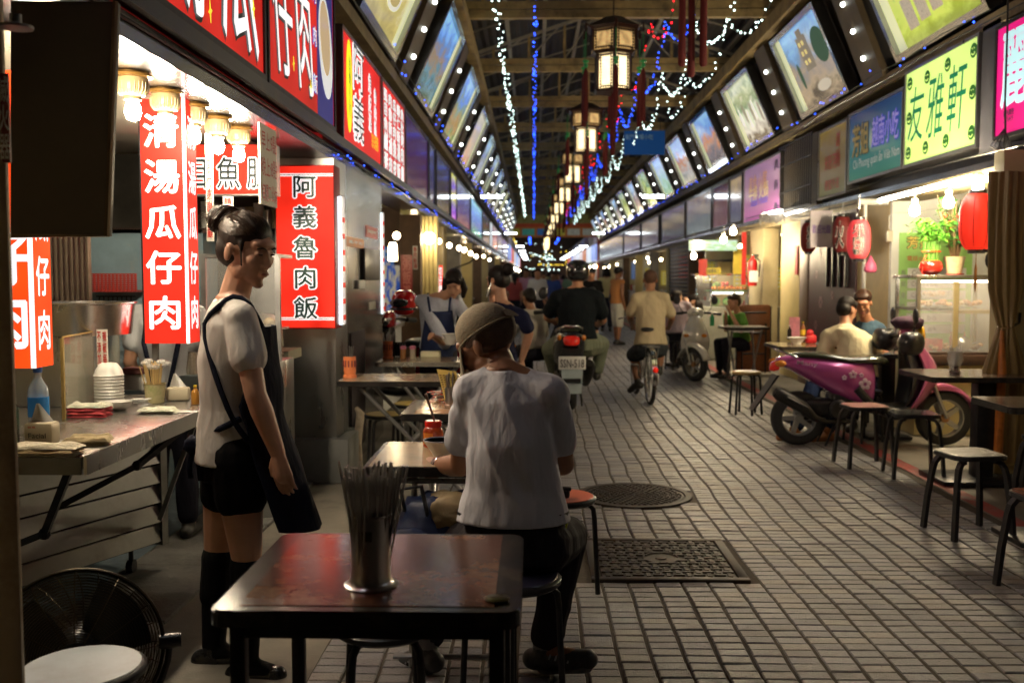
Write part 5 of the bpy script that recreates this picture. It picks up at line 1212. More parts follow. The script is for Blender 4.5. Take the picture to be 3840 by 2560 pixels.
# tube and bulbs
m=MB();m.tube([atZ(3300,752,2.13),atZ(3640,666,2.13)],.02,8);T('tube_lamp',m,TUBEW,'long bright tube lamp under the right fascia above the menu wall','lamp',smooth=40)
def warm_bulb(x,y,Y,lab,r=.042,mm=None):
  c_=at(x,y,Y);t=E('hanging_bulb',c_,lab,'lamp','blazing bulbs under the right fascia')
  m=MB();m.lathe([(.018,r*1.3),(r*.8,r*.8),(r,0),(r*.8,-r*.8),(.001,-r*1.15)],c_,14);P('bulb',m,mm or BULB2,t,smooth=180)
  m=MB();m.lathe([(.024,.0),(.03,.05),(.014,.06)],c_+Vector((0,0,r*1.2)),12);m.tube([c_+Vector((0,0,r*1.3+.05)),(c_.x,c_.y,2.19)],.004,4);P('holder',m,WHITE,t,smooth=50)
warm_bulb(3430,790,8.9,'left bulb blazing before the white menu wall')
warm_bulb(3557,760,8.6,'middle bulb blazing above the potted plants')
warm_bulb(3668,700,8.2,'right bulb above the bright red lantern')
warm_bulb(2601,961,17.5,'low bulb at the left of the fruit stall');warm_bulb(2713,900,15.5,'middle bulb of the fruit stall');warm_bulb(2750,868,15.0,'right bulb of the fruit stall')
# paper lanterns
def paper_lantern(c,r,h,mm,lab,txt=None,lift=True,txtang=0,tassel=True):
  t=E('paper_lantern',c,lab,'lantern','red paper lanterns at the right stalls');prof=[]
  n_=26
  for i in range(n_+1):
    q=i/n_;rr_=r*(1-abs(2*q-1)**3.2*.42);prof.append((rr_+(.0025 if i % 2 else 0),-h/2+h*q))
  m=MB();m.lathe(prof,c,28);P('paper_body',m,mm,t,smooth=60)
  for z0 in (-h/2-.03,h/2):m=MB();m.lathe([(r*.42,0),(r*.50,0),(r*.50,.03),(r*.42,.03)],(c.x,c.y,c.z+z0),18);P('ring',m,BLACKP,t,smooth=40)
  m=MB();m.tube([c+Vector((-.03,0,h/2+.03)),c+Vector((0,0,h/2+.10)),c+Vector((.03,0,h/2+.03))],.003,4);m.tube([c+Vector((0,0,h/2+.10)),(c.x,c.y,2.2)],.003,4);P('hook',m,ALU,t)
  if txt:
    L_=MB();Lo=MB();N_=len(txt)
    for i,ch in enumerate(txt):
      zz=c.z+h*.40-h*.8*(i+.5)/N_
      for off_,tgt,lf in ((0,Lo,.002),(0,L_,.006)):
       vs,fs=glyph(ch,0)
       for k in range(9 if tgt is Lo else 5):
        ang=6.283*k/(8 if tgt is Lo else 4);qq=(.055 if tgt is Lo else .016)*(k<(8 if tgt is Lo else 4));out=[]
        for p_ in vs:
          p_=Vector((p_.x+qq*math.cos(ang),p_.y+qq*math.sin(ang),0))
          sx=(p_.x-.5)*r*1.0;sz=(p_.y-.38)*h*.8/N_*.98;q=(zz+sz-c.z+h/2)/h;rr_=r*(1-abs(2*q-1)**3.2*.42)+lf+k*.0002
          a=txtang+sx/r-math.pi/2;out.append((c.x+rr_*math.cos(a),c.y+rr_*math.sin(a),zz+sz))
        tgt.add(out,fs)
    P('lettering_outline',Lo,INKWP,t);P('lettering',L_,INKB,t)
  return t
pinkl=mat('lit pink red paper',(.60,.05,.06),.6,0,var=.1,emit=(.9,.06,.07),es=.45);redl=mat('lit red paper',(.70,.025,.01),.55,0,var=.08,emit=(1,.03,.012),es=.72);darkl=mat('unlit maroon paper',(.16,.012,.012),.6,0,var=.2,bump=.2)
a=at(3220,898,9.6);t=paper_lantern(a,.108,.365,pinkl,'pinkish red paper lantern with black white-rimmed characters','川牛肉河粉',txtang=-.35)
a=at(3664,832,7.6);t=paper_lantern(a,.125,.415,redl,'bright red paper lantern before the gathered curtain',None)
for k in range(8):
  m=MB();an=R(45*k+10);pts=[]
  for i in range(9):q=.06+.88*i/8;rr_=.125*(1-abs(2*q-1)**3.2*.42)+.002;pts.append((a.x+rr_*math.cos(an),a.y+rr_*math.sin(an),a.z-.2075+.415*q))
  m.tube(pts,.0035,4);P('dark_stripe',m,mat('deep red stripe',(.35,.01,.01),.6,emit=(.5,.01,.005),es=.25),t)
lettering('DS',a+Vector((.085,-.10,-.05)),(.72,-.6,0) if False else (.75,.55,0),(0,0,1),.07,.07,INKB,t)
m=MB();m.tube([a+Vector((0,0,-.23)),a+Vector((.0,0,-.32))],.003,4);m.lathe([(.004,0),(.010,-.04),(.012,-.16),(.002,-.22)],a+Vector((0,0,-.31)),8);P('tassel',m,mat('amber tassel',(.35,.15,.03),.6),t,smooth=60)
a=at(3032,890,12.6);paper_lantern(a,.10,.36,darkl,'unlit dark red lantern with faint white characters before the flowered door','楊桃餅',txtang=0)
a=at(3158,880,10.6);paper_lantern(a,.10,.37,darkl,'dark lantern half hidden behind the pinkish red one','火',txtang=-.6)
# hanging white board
a=at(3038,928,11.0);b=at(3122,790,11.0);t=E('white_notice_board',((a.x+b.x)/2,11,a.z),'lilac white notice board hanging left of the pinkish red lantern','board')
m=MB();m.box(a.x,b.x,11,11.02,a.z,b.z,b=.003);P('board',m,mat('lilac white board',(.55,.50,.60),.4),t)
lettering('歡迎光臨',((a.x+b.x)/2,10.998,(a.z+b.z)/2),(1,0,0),(0,0,1),.2,.1,mat('violet ink',(.25,.15,.5),.5),t)
m=MB();m.tube([(a.x+.03,11.01,b.z),(a.x+.03,11.01,2.2)],.004,4);m.tube([(b.x-.03,11.01,b.z),(b.x-.03,11.01,2.2)],.004,4);P('hanger',m,BLACKM,t)
# pink bag
c_=at(3264,1000,9.9);m=MB();m.lathe([(.006,.11),(.02,.08),(.055,.02),(.065,-.03),(.05,-.055),(.001,-.06)],c_,12);T('plastic_bag',m,mat('pink plastic bag',(.65,.12,.25),.35,0,var=.3,scale=25,bump=.6),'pink plastic bag hanging beside the pinkish red lantern','bag',smooth=180)
# curtain
cur=mat('olive brown satin curtain',(.25,.17,.07),.38,0,var=.25,scale=6,stretch=(8,8,1))
CUX=at(3768,1100,6.98).x
def curtain(u,v):
  # v 0 bottom .. 1 top ; tied at v~.52
  z=.12+2.02*v;w=.145+.0*v
  tie=.47;k=abs(v-tie);wid=.045+min(k*.5,.062) if v>tie else .045+min(k*.6,.085)
  a=u*math.pi*2;cx=CUX+.015*math.sin(v*5)
  f_=1+.16*math.sin(a*11+2*math.sin(v*3))+.08*math.sin(a*5+v*4)
  return Vector((cx+wid*math.cos(a)*f_,6.98+.05*math.sin(a)*f_+.0*v,z))
t=E('curtain',(3.24,6.98,.12),'olive brown satin curtain gathered by a tie at the right stall corner','curtain')
m=MB();m.grid(curtain,120,40,closed_u=True);P('cloth',m,cur,t,smooth=180)
zt=.12+2.02*.47;m=MB();m.lathe([(.048,-.012),(.056,0),(.048,.012)],(CUX+.01,6.98,zt),20);P('tie_band',m,cur,t,smooth=60)
m=MB();m.tube([(CUX-.03,6.94,zt-.02),(CUX-.03,6.92,zt-.3),(CUX-.05,6.90,.15)],[.012,.03,.03],6);P('orange_scarf',m,mat('orange brown scarf',(.50,.16,.03),.5,0,var=.3,scale=20),t,smooth=60)
m=MB();m.tube([(CUX+.04,6.97,zt),(CUX+.13,7.03,zt+.03),(CUX+.14,7.04,zt+.10)],.010,5);T('tie_hook',m,BLACKM,'black hook holding the curtain tie on the cream wall','hook',smooth=60)
c_=at(3712,975,7.3);m=MB();m.tube([c_+Vector((-.05,0,.07)),c_+Vector((.02,0,.06)),c_+Vector((.06,0,.08))],.012,6);m.ball(c_,(.035,.03,.06),10,6);T('wall_bell',m,BLACKM,'dark bell on a bracket beside the curtain','bell',smooth=60)
# glass food case on a yellow steel cart
A0=at(3403,1050,9.0)
x0,x1,y0_,y1_=3.42,4.18,8.95,9.5;zt=at(3560,1043,8.95).z;zb=at(3560,1300,8.95).z;zm=at(3560,1155,8.95).z
t=E('glass_food_case',((x0+x1)/2,9.2,0),'glass food case with steel frame, plants on top, right stall','showcase')
frm=mat('yellowish steel frame',(.50,.42,.22),.35,.5,var=.1);xm=at(3590,1100,8.95).x
for x,y in ((x0,y0_),(x1-.03,y0_),(x0,y1_-.03),(x1-.03,y1_-.03)):m=MB();m.box(x,x+.03,y,y+.03,zb-.05,zt);P('post',m,STEEL if x==x0 else frm,t)
m=MB();m.box(xm-.03,xm+.015,y0_-.004,y0_+.03,zb-.05,zt-.03);P('post',m,frm,t)
m=MB();m.box(x0-.02,x1+.02,y0_-.02,y1_+.02,zt,zt+.03,b=.004);P('top',m,STEEL,t,smooth=30)
m=MB();m.box(x0,xm,y0_+.01,y1_,zm-.02,zm);P('shelf',m,STEEL,t);m=MB();m.box(xm,x1,y0_+.01,y1_,zm-.05,zm-.02);P('shelf',m,frm,t)
m=MB();m.box(x0,x1,y0_,y1_,zb-.08,zb-.05);P('case_floor',m,DARKW,t)
m=MB();m.box(x0+.03,xm-.03,y0_+.006,y0_+.010,zb-.05,zt);P('pane',m,GLASS,t);m=MB();m.box(xm+.016,x1-.03,y0_+.006,y0_+.010,zb-.05,zt);P('pane',m,GLASS,t);m=MB();m.box(x0+.008,x0+.012,y0_+.03,y1_-.03,zb-.05,zt);P('pane',m,GLASS,t)
m=MB();m.box(x0,x1,y0_,y1_,0,zb-.081,b=.008);P('cart',m,mat('pale yellow cart',(.5,.42,.2),.4,.1,var=.1),t,smooth=30)
m=MB();m.box(x0-.02,x1+.02,y0_-.10,y0_-.001,zb-.16,zb-.07,b=.004);P('front_tray',m,DARKW,t,smooth=30)
for i in range(14):m=MB();xx=x0+.05+i*.035;m.box(xx,xx+.012,y0_-.106,y0_-.101,zb-.15,zb-.13);P('vent_slot',m,BLACKM,t)
for i in range(3):m=MB();xx=x0+.2+i*.2;m.box(xx,xx+.08,y0_-.006,y0_-.001,.55,.59,b=.002);P('hand_slot',m,BLACKM,t)
m=MB();m.tube([(x0+.06,y0_+.12,zt-.03),(x1-.08,y0_+.12,zt-.03)],.010,6);T('case_tube',m,glow('warm case tube',(1,.85,.6),14),'small warm tube lamp inside the top of the glass food case','lamp',smooth=40)
foodm=[mat('golden fried food',(.55,.28,.07),.5,0,var=.5,scale=40,bump=.6),mat('pale buns',(.6,.45,.25),.5,0,var=.3,scale=20),mat('brown rolls',(.38,.18,.06),.5,0,var=.4,scale=30)]
rr=random.Random(9)
for i in range(12):
  up_=i<7;xx=x0+.08+(i if up_ else i-7)*(.085 if up_ else .13);z_=(zm if up_ else zb-.05)+.001
  t2=E('food_plate',(xx,9.15,z_),'clear bag or plate of food in the glass case, %s level, %s' % ('upper' if up_ else 'lower',['far left','second from left','left of centre','centre','right of centre','second from right','far right'][i if up_ else i-7]),'food','food in the right glass case')
  m=MB();m.lathe([(.001,0),(.035,0),(.05,.012),(.046,.012),(.001,.004)],(xx,9.15,z_),14);P('plate',m,WPLAST,t2,smooth=50)
  m=MB()
  for q in range(5):m.ball((xx+rr.uniform(-.03,.03),9.12+rr.uniform(-.05,.05),z_+.025+rr.uniform(0,.035)),(.024,.026,.02),7,5)
  P('food',m,foodm[i % 3],t2,smooth=60)
c_=Vector((x0+.25,9.2,zm+.09));t2=E('clear_food_box',c_,'clear tub of fried food stacked high in the glass case','food');m=MB();m.lathe([(.001,0),(.10,0),(.15,.07),(.148,.07),(.098,.004),(.001,.004)],c_,20);P('tub',m,GLASS,t2,smooth=40)
m=MB();[m.ball(c_+Vector((rr.uniform(-.07,.07),rr.uniform(-.06,.06),.025+rr.uniform(0,.02))),(.025,.025,.02),7,5) for q in range(12)];P('food',m,foodm[0],t2,smooth=60)
for i,cc in enumerate(((.6,.05,.03),(.05,.4,.12),(.65,.45,.03))):
  c_=Vector((xm+.06+i*.06,9.2,zb-.05));bottle(c_,.02,.17,mat('bottle body %d' % i,(.6,.15,.05) if i != 1 else (.1,.3,.1),.3),mat('bottle cap %d' % i,cc,.4),'sauce bottle with a %s cap behind the right pane of the glass case' % ['red','green','yellow'][i],nk=.3)
m=MB();m.box(x0+.12,x0+.30,9.1,9.3,zb-.049,zb+.06,b=.01);T('red_container',m,mat('red container',(.5,.04,.03),.35,0,var=.3,scale=12),'red container low in the glass case','container',smooth=40)
c_=Vector((xm+.12,9.06,zb+.02));m=MB();m.lathe([(.06,0),(.066,.004),(.06,.008),(.02,.03),(.001,.034)],c_,20,Matrix.Rotation(R(80),4,'X'));m.tube([c_+Vector((.06,0,0)),c_+Vector((.2,.02,.03))],.006,6);T('strainer',m,STEEL,'wire strainer leaning inside the glass case','strainer',smooth=50)
# plants on the case
def leafy(c,n,hgt,spread,lw,ll,mm,par,seed=0,nm='leaf',droop=.4,stalk=None,sm=None,lower=.4):
  rr=random.Random(seed);
  for k in range(n):
    a=rr.uniform(0,6.283);r_=rr.uniform(0,1)**.6;base=c+Vector((.035*r_*math.cos(a),.035*r_*math.sin(a),0));top=c+Vector((spread*r_*math.cos(a),spread*r_*math.sin(a),hgt*rr.uniform(.75,1)))
    if sm is not None:
      m=MB();m.tube([base,base.lerp(top,.5)+Vector((0,0,.02)),top],.0045,5);P('stem',m,sm,par,smooth=60)
    for j in range(stalk or 5):
      q=lower+(1-lower)*j/(stalk or 5);p_=base.lerp(top,q);b=rr.uniform(0,6.283);d=Vector((math.cos(b),math.sin(b),rr.uniform(.2,.9))).normalized();s_=d.cross(Vector((0,0,1))).normalized();L_=ll*rr.uniform(.7,1.1);up_=s_.cross(d)
      p1=p_+d*L_*.5+Vector((0,0,.0));p2=p_+d*L_-Vector((0,0,droop*L_))
      m=MB();vs=[p_,p1+s_*lw-up_*.003,p1-s_*lw-up_*.003,p2,p1+up_*.002,p_+up_*.001]
      m.add(vs,[(0,1,4),(0,4,2),(1,3,4),(4,3,2)]);P(nm,m,mm,par)
lg=mat('bright bamboo leaf',(.10,.34,.03),.4,0,var=.3,scale=15);dg_=mat('dark glossy leaf',(.04,.16,.03),.3,0,var=.3,scale=12);sg=mat('bamboo stalk',(.12,.30,.05),.4,0,var=.2)
c_=Vector((at(3490,1040,9.15).x,9.15,zt+.03));t=E('bamboo_plant',c_,'lucky bamboo with bright leaves in a round red pot on the glass case','plant')
m=MB();m.lathe([(.001,0),(.055,0),(.095,.035),(.105,.07),(.09,.115),(.07,.128),(.001,.12)],c_,28);m.tube([c_+Vector((.082*math.cos(q),.082*math.sin(q),.21)) for q in [6.283*k/24 for k in range(24)]],.006,6,closed=True);P('pot',m,mat('glossy red pot',(.60,.02,.01),.15,0,var=.05,coat=.5),t,smooth=50)
for k in range(22):a=6.283*k/22;m=MB();r_=.052 if k % 2 else .062;m.tube([c_+Vector((r_*math.cos(a),r_*math.sin(a),.11)),c_+Vector((r_*1.15*math.cos(a),r_*1.15*math.sin(a),.30))],.007,6);P('stalk',m,sg,t,smooth=60)
leafy(c_+Vector((0,0,.26)),60,.27,.23,.013,.14,lg,t,3,stalk=4,lower=.2)
c_=Vector((at(3578,1040,9.15).x,9.15,zt+.03));t=E('potted_plant',c_,'tall leafy plant with red berries in a marbled cream pot','plant')
m=MB();m.lathe([(.001,0),(.062,0),(.092,.16),(.096,.165),(.088,.165),(.058,.01),(.001,.01)],c_,24);P('pot',m,mat('marbled cream pot',(.60,.50,.30),.35,0,var=.2,dirt=(.35,.2,.06),dscale=18,damt=.7),t,smooth=50)
m=MB();m.lathe([(.001,0),(.08,.0),(.085,.012),(.001,.008)],c_,24);P('saucer',m,mat('glossy red pot',(0,0,0)),t,smooth=50)
leafy(c_+Vector((0,0,.14)),26,.60,.22,.022,.10,dg_,t,7,stalk=9,sm=mat('brown stem',(.12,.07,.03),.6),lower=.25)
rr=random.Random(3);
for k in range(14):a=rr.uniform(0,6.28);m=MB();m.ball(c_+Vector((.14*rr.random()*math.cos(a),.14*rr.random()*math.sin(a),.25+.3*rr.random())),.014,7,5);P('berry',m,mat('red berry',(.65,.04,.02),.3),t,smooth=60)
m=MB();cc=Vector((at(3452,1040,9.15).x,9.1,zt+.03));m.tube([cc+Vector((.03,0,.18)),cc+Vector((.0,0,.12)),cc+Vector((-.01,0,.02)),cc+Vector((.015,0,.0))],.006,5);m.ball(cc+Vector((0,0,.10)),.02,8,5);T('red_bow',m,mat('red ribbon',(.6,.03,.01),.5),'red ribbon hanging on the red pot','ribbon',smooth=60)
# ---- fruit stall and rest of the row
m=MB();m.box(XR,XR+.25,16.0,17.0,-.01,2.19,b=.01);T('cream_pillar',m,cream,'cream pillar with a fire extinguisher right of the fruit case','pillar',smooth=30)
c_=at(2822,1015,15.9);t=E('fire_extinguisher',c_,'red fire extinguisher hanging on the cream pillar','fire extinguisher')
m=MB();m.lathe([(.001,-.24),(.07,-.24),(.075,-.2),(.075,.12),(.05,.18),(.02,.20),(.02,.24)],c_,16);P('tank',m,mat('red enamel',(.55,.02,.02),.25),t,smooth=50)
m=MB();m.box(c_.x-.07,c_.x+.07,c_.y-.08,c_.y-.074,c_.z-.18,c_.z+.0);P('label',m,WHITE,t);m=MB();m.box(c_.x-.01,c_.x+.09,c_.y-.01,c_.y+.01,c_.z+.23,c_.z+.26);m.tube([c_+Vector((.03,0,.22)),c_+Vector((.12,0,.15)),c_+Vector((.10,0,-.1))],.012,6);P('hose',m,BLACKP,t,smooth=60)
stall('R',-4.2,4.6,8,1,lit=False,seed=9)
# fruit case
yF=17.3;a=at(2610,1240,yF);b=at(2812,1030,yF);t=E('fruit_case',((a.x+b.x)/2,yF,0),'curved glass fruit case with oranges and apples in the right stall','showcase')
xa,xb=a.x,b.x
prof=[(yF+.6,.95)]+[(yF+.35-.35*math.sin(R(q)),1.05+(b.z-1.05)*1.0*math.cos(R(q))**.8 if q<90 else 1.05) for q in range(0,90,15)]+[(yF,.9)]
m=MB();m.box(xa,xb,yF,yF+.7,0,.9,b=.01);P('base',m,mat('pale base',(.32,.33,.28),.4),t,smooth=30)
m=MB();m.box(xa+.25,xb,yF+.05,yF+.65,1.17,1.185);P('shelf',m,mat('green shelf',(.05,.3,.1),.4),t)
m=MB();n_=9
for i in range(n_):
  q0,q1=R(90*i/n_),R(90*(i+1)/n_);f=lambda q:(yF+.02+.35*(1-math.sin(q)) if False else yF+.35-.35*math.sin(q),.92+(b.z-.92)*math.cos(q)**.7)
  (ya,za),(yb,zb_)=f(q0),f(q1);m.quad((xa,ya,za),(xb,ya,za),(xb,yb,zb_),(xa,yb,zb_))
P('curved_glass',m,mat('case glass',(1,1,1),.03,0,var=0,alpha=.15),t,smooth=60)
for x in (xa,xa+.25,xb-.02):
  m=MB();pts=[(x,yF+.35-.36*math.sin(R(q)),.92+(b.z-.91)*max(0,math.cos(R(q)))**.7) for q in range(0,91,10)];m.tube(pts,.012,5);P('hoop',m,CHROME,t,smooth=60)
m=MB();m.box(xa,xb,yF+.34,yF+.7,b.z-.01,b.z+.02);P('lid',m,CHROME,t)
rr=random.Random(2);ora=mat('orange fruit',(.75,.22,.02),.45,0,var=.1,bump=.2);app=mat('red apple',(.6,.04,.05),.25,0,var=.2);mel=mat('green melon',(.22,.38,.10),.5,0,var=.3)
for i in range(10):
  m=MB();m.ball((xa+.3+i*.065,yF+.2+.03*(i % 2),1.22),.034,10,7);T('orange',m,ora,'%s orange from the left in the fruit case' % ORD[i],'orange','oranges on the shelf of the fruit case',smooth=180)
for i in range(5):
  m=MB();m.ball((xa+.52+(i % 3)*.07,yF+.32,1.24+.055*(i // 3)),.036,10,7);T('apple',m,app,'%s red apple of the pile behind the oranges' % ORD[i],'apple','apples in the fruit case',smooth=180)
for i,(dx,dz,r_) in enumerate(((.42,1.27,.07),(.40,.98,.09),(.62,.98,.10),(.8,.99,.085))):
  m=MB();m.ball((xa+dx,yF+.4,dz),(r_,r_,r_*.9),12,8);T('melon',m,mel,['round green melon behind the oranges','left green melon on the lower level','middle green melon on the lower level','right green melon on the lower level'][i],'melon',smooth=180)
m=MB();m.tube([(xa+.3,yF+.1,1.14),(xb-.1,yF+.1,1.14)],.01,6);T('case_tube',m,glow('case tube',(.95,1,.95),14),'small tube lamp inside the fruit case','lamp',smooth=40)
# tv, banners, red scroll at the fruit stall
a=at(2643,982,18.5);b=at(2762,930,18.5);t=E('television',((a.x+b.x)/2,18.5,a.z),'dark flat television above the fruit case','television');m=MB();m.box(a.x,b.x,18.5,18.56,a.z,b.z,b=.008);P('casing',m,BLACKP,t,smooth=30)
m=MB();m.box(a.x+.03,b.x-.03,18.495,18.499,a.z+.05,b.z-.03);P('screen',m,mat('tv screen',(.05,.05,.035),.15),t)
strip('fruit_banner',2583,905,2760,935,16.6,'','pictorial strip banner under the fascia of the fruit stall',face=photo('fruit banner print',[(.6,.55,.5),(.3,.45,.6),(.2,.4,.2),(.6,.4,.3)],.35,scale=5,bands=False,dist=1.8)) if False else None
a=at(2583,940,16.6);b=at(2765,900,16.6);m=MB();m.slab((a.x,16.6,a.z),(b.x,16.6,a.z),(b.x,16.6,b.z),(a.x,16.6,b.z),.01);T('fruit_banner',m,photo('fruit banner print',[(.6,.55,.5),(.3,.45,.6),(.2,.4,.2),(.6,.4,.3)],.35,scale=5,bands=False,dist=1.8),'pictorial strip banner under the fascia of the fruit stall','banner')  # banner print brightened by an added glow, not backlit
for x0_,y0q,x1_,y1q,cc,lab in ((2780,870,2800,1068,(.65,.02,.015),'long red scroll hanging right of the fruit case'),(2620,972,2652,1035,(.6,.03,.02),'red cloth hanging left of the television'),(2648,1004,2704,1028,(.6,.48,.03),'yellow price board under the television'),(2750,930,2782,1028,(.65,.5,.05),'yellow and orange price sheets right of the television')):
  a=at(x0_,y1q,17.0);b=at(x1_,y0q,17.0);m=MB();m.box(a.x,b.x,17.0,17.02,a.z,b.z);o=T('hanging_sheet',m,mat('sheet %.2f' % (cc[1]+cc[2]),cc,.5,0,var=.15,scale=8,bump=.3),lab,'banner')
  if b.x-a.x>.2:lettering('特價果汁',((a.x+b.x)/2,16.998,(a.z+b.z)/2),(1,0,0),(0,0,1),(b.x-a.x)*.8,.08,INKB,o)
m=MB();m.tube([at(2858,806,15.2),at(2930,790,14.2)],.02,6);T('tube_lamp',m,TUBEW,'bright tube lamp under the pink sign','lamp',smooth=40)
# film-wrapped cable bundle
m=MB();rr=random.Random(6)
for i in range(16):a=at(2850+i*6,800+rr.uniform(-8,8),14.4);m.tube([a,a+Vector((.01,0,-.10-.05*rr.random()))],.012,5)
T('plastic_fringe',m,mat('shiny clear strips',(.7,.65,.6),.1,.6,var=.3),'shiny plastic strips hanging under the pink sign','fringe',smooth=60)
RS=[(17.0,20.2,0,1,0),(20.2,23.8,3,0,0),(23.8,27.6,3,0,1),(27.6,31.5,0,1,0),(31.5,36,1,1,0),(36,41,0,1,0),(41,48,1,1,0),(48,56,4,1,0)]
for i,(a,b,w_,lit,cl) in enumerate(RS):stall('R',a,b,i,w_,bool(lit),bool(cl),seed=40)
m=MB();m.box(XR+1.6,XR+1.65,14.9,16.0,-.01,2.3);S('stall_back_wall',m,wl_c[3])
# folded brown tables leaning
a=at(2762,1400,14.6);b=at(2890,1148,14.6)
t=E('folded_table',((a.x+b.x)/2,14.6,0),'folded brown tables leaning upright by the yellow pillar','table')
for i in range(2):
  m=MB();m.box(a.x,b.x,14.6+i*.05,14.63+i*.05,.03,b.z+.02*i,b=.004);P('tabletop',m,mat('brown laminate',(.20,.065,.02),.45,0,var=.2),t,smooth=30)
m=MB();
for x in (a.x+.07,b.x-.07):m.tube([(x,14.57,.02),(x,14.57,b.z-.25)],.012,6)
for z in (.3,.6,.9):m.tube([(a.x+.07,14.57,z),(b.x-.07,14.57,z)],.012,6)
m.box(a.x-.012,a.x,14.58,14.66,.02,b.z);m.box(b.x,b.x+.012,14.58,14.66,.02,b.z);P('leg_frame',m,BLACKM,t,smooth=60)
# ================================================================== BEYOND THE GATE
for s_,X in ((-1,XL-.3),(1,XR+.5)):
  for i in range(9):
    y0=64+i*6;sd='left' if s_<0 else 'right'
    m=MB();m.box(min(X,X+s_*2.5),max(X,X+s_*2.5),y0,y0+5.6,0,4.6)
    o=T('far_shop',m,wl_c[(i+(s_>0)) % 5],'shop block beyond the gate on the %s, %s in the row' % (sd,ORD[i]),'shop')
    rr=random.Random(i*3+s_);pal=rr.choice([[(.6,.1,.1),(.7,.6,.6)],[(.3,.4,.8),(.7,.8,.9)],[(.7,.6,.3),(.5,.2,.1)],[(.7,.7,.75),(.4,.3,.6)]])
    m=MB();xx=X-s_*.02
    m.box(min(xx,xx-s_*.15),max(xx,xx-s_*.15),y0+.2,y0+5.2,2.5,3.5);T('far_sign',m,glow('far sign %d' % rr.randint(0,5),rr.choice(pal),.9),'lit sign beyond the gate on the %s, %s in the row' % (sd,ORD[i]),'sign')
    m=MB();m.ball((X-s_*.1,y0+2.5,2.1),.09,8,5);T('pendant_bulb',m,glow('far warm bulb b',(1,.8,.5),60),'warm bulb beyond the gate on the %s, %s in the row' % (sd,ORD[i]),'lamp',smooth=180)
    if i % 2==0 or s_>0:tube_lamp(X-s_*.8,y0+3,3.45,'white tube lamp beyond the gate on the %s, %s in the row' % (sd,ORD[i]))
string([(-.35-.0*i,62+3*i,5.0-.0*i) for i in range(17)],'b','blue led line beyond the gate, left of the far lanterns',step=.15,rad=.03,jit=.08)
string([(2.35,60+3*i,5.0) for i in range(17)],'b','blue led line beyond the gate, right of the far lanterns',step=.15,rad=.03,jit=.08)
string([(-1.9+.0*i,61+3*i,4.9) for i in range(17)],'y','yellow led line beyond the gate on the left',step=.4,rad=.03,jit=.1)
r5=random.Random(5)
for c_i,nm in (('w','white'),('y','yellow')):string([(r5.uniform(-1.6,3.6),r5.uniform(62,116),r5.uniform(1.9,4.6)) for i in range(10 if c_i=='w' else 5)],c_i,'tangle of far %s lights strung over the street beyond the gate' % nm,step=3,rad=.036,jit=.1)
for i in range(7):
  c_=Vector((.95+.06*i,62+6.5*i,4.4));m=MB();m.lathe([(.1,-.25),(.22,-.22),(.25,.2),(.1,.25)],c_,6);T('far_lantern',m,glow('far lantern glow',(1,.75,.35),2.5),'small lit lantern beyond the gate, %s of the far row' % ORD[i],'lantern')
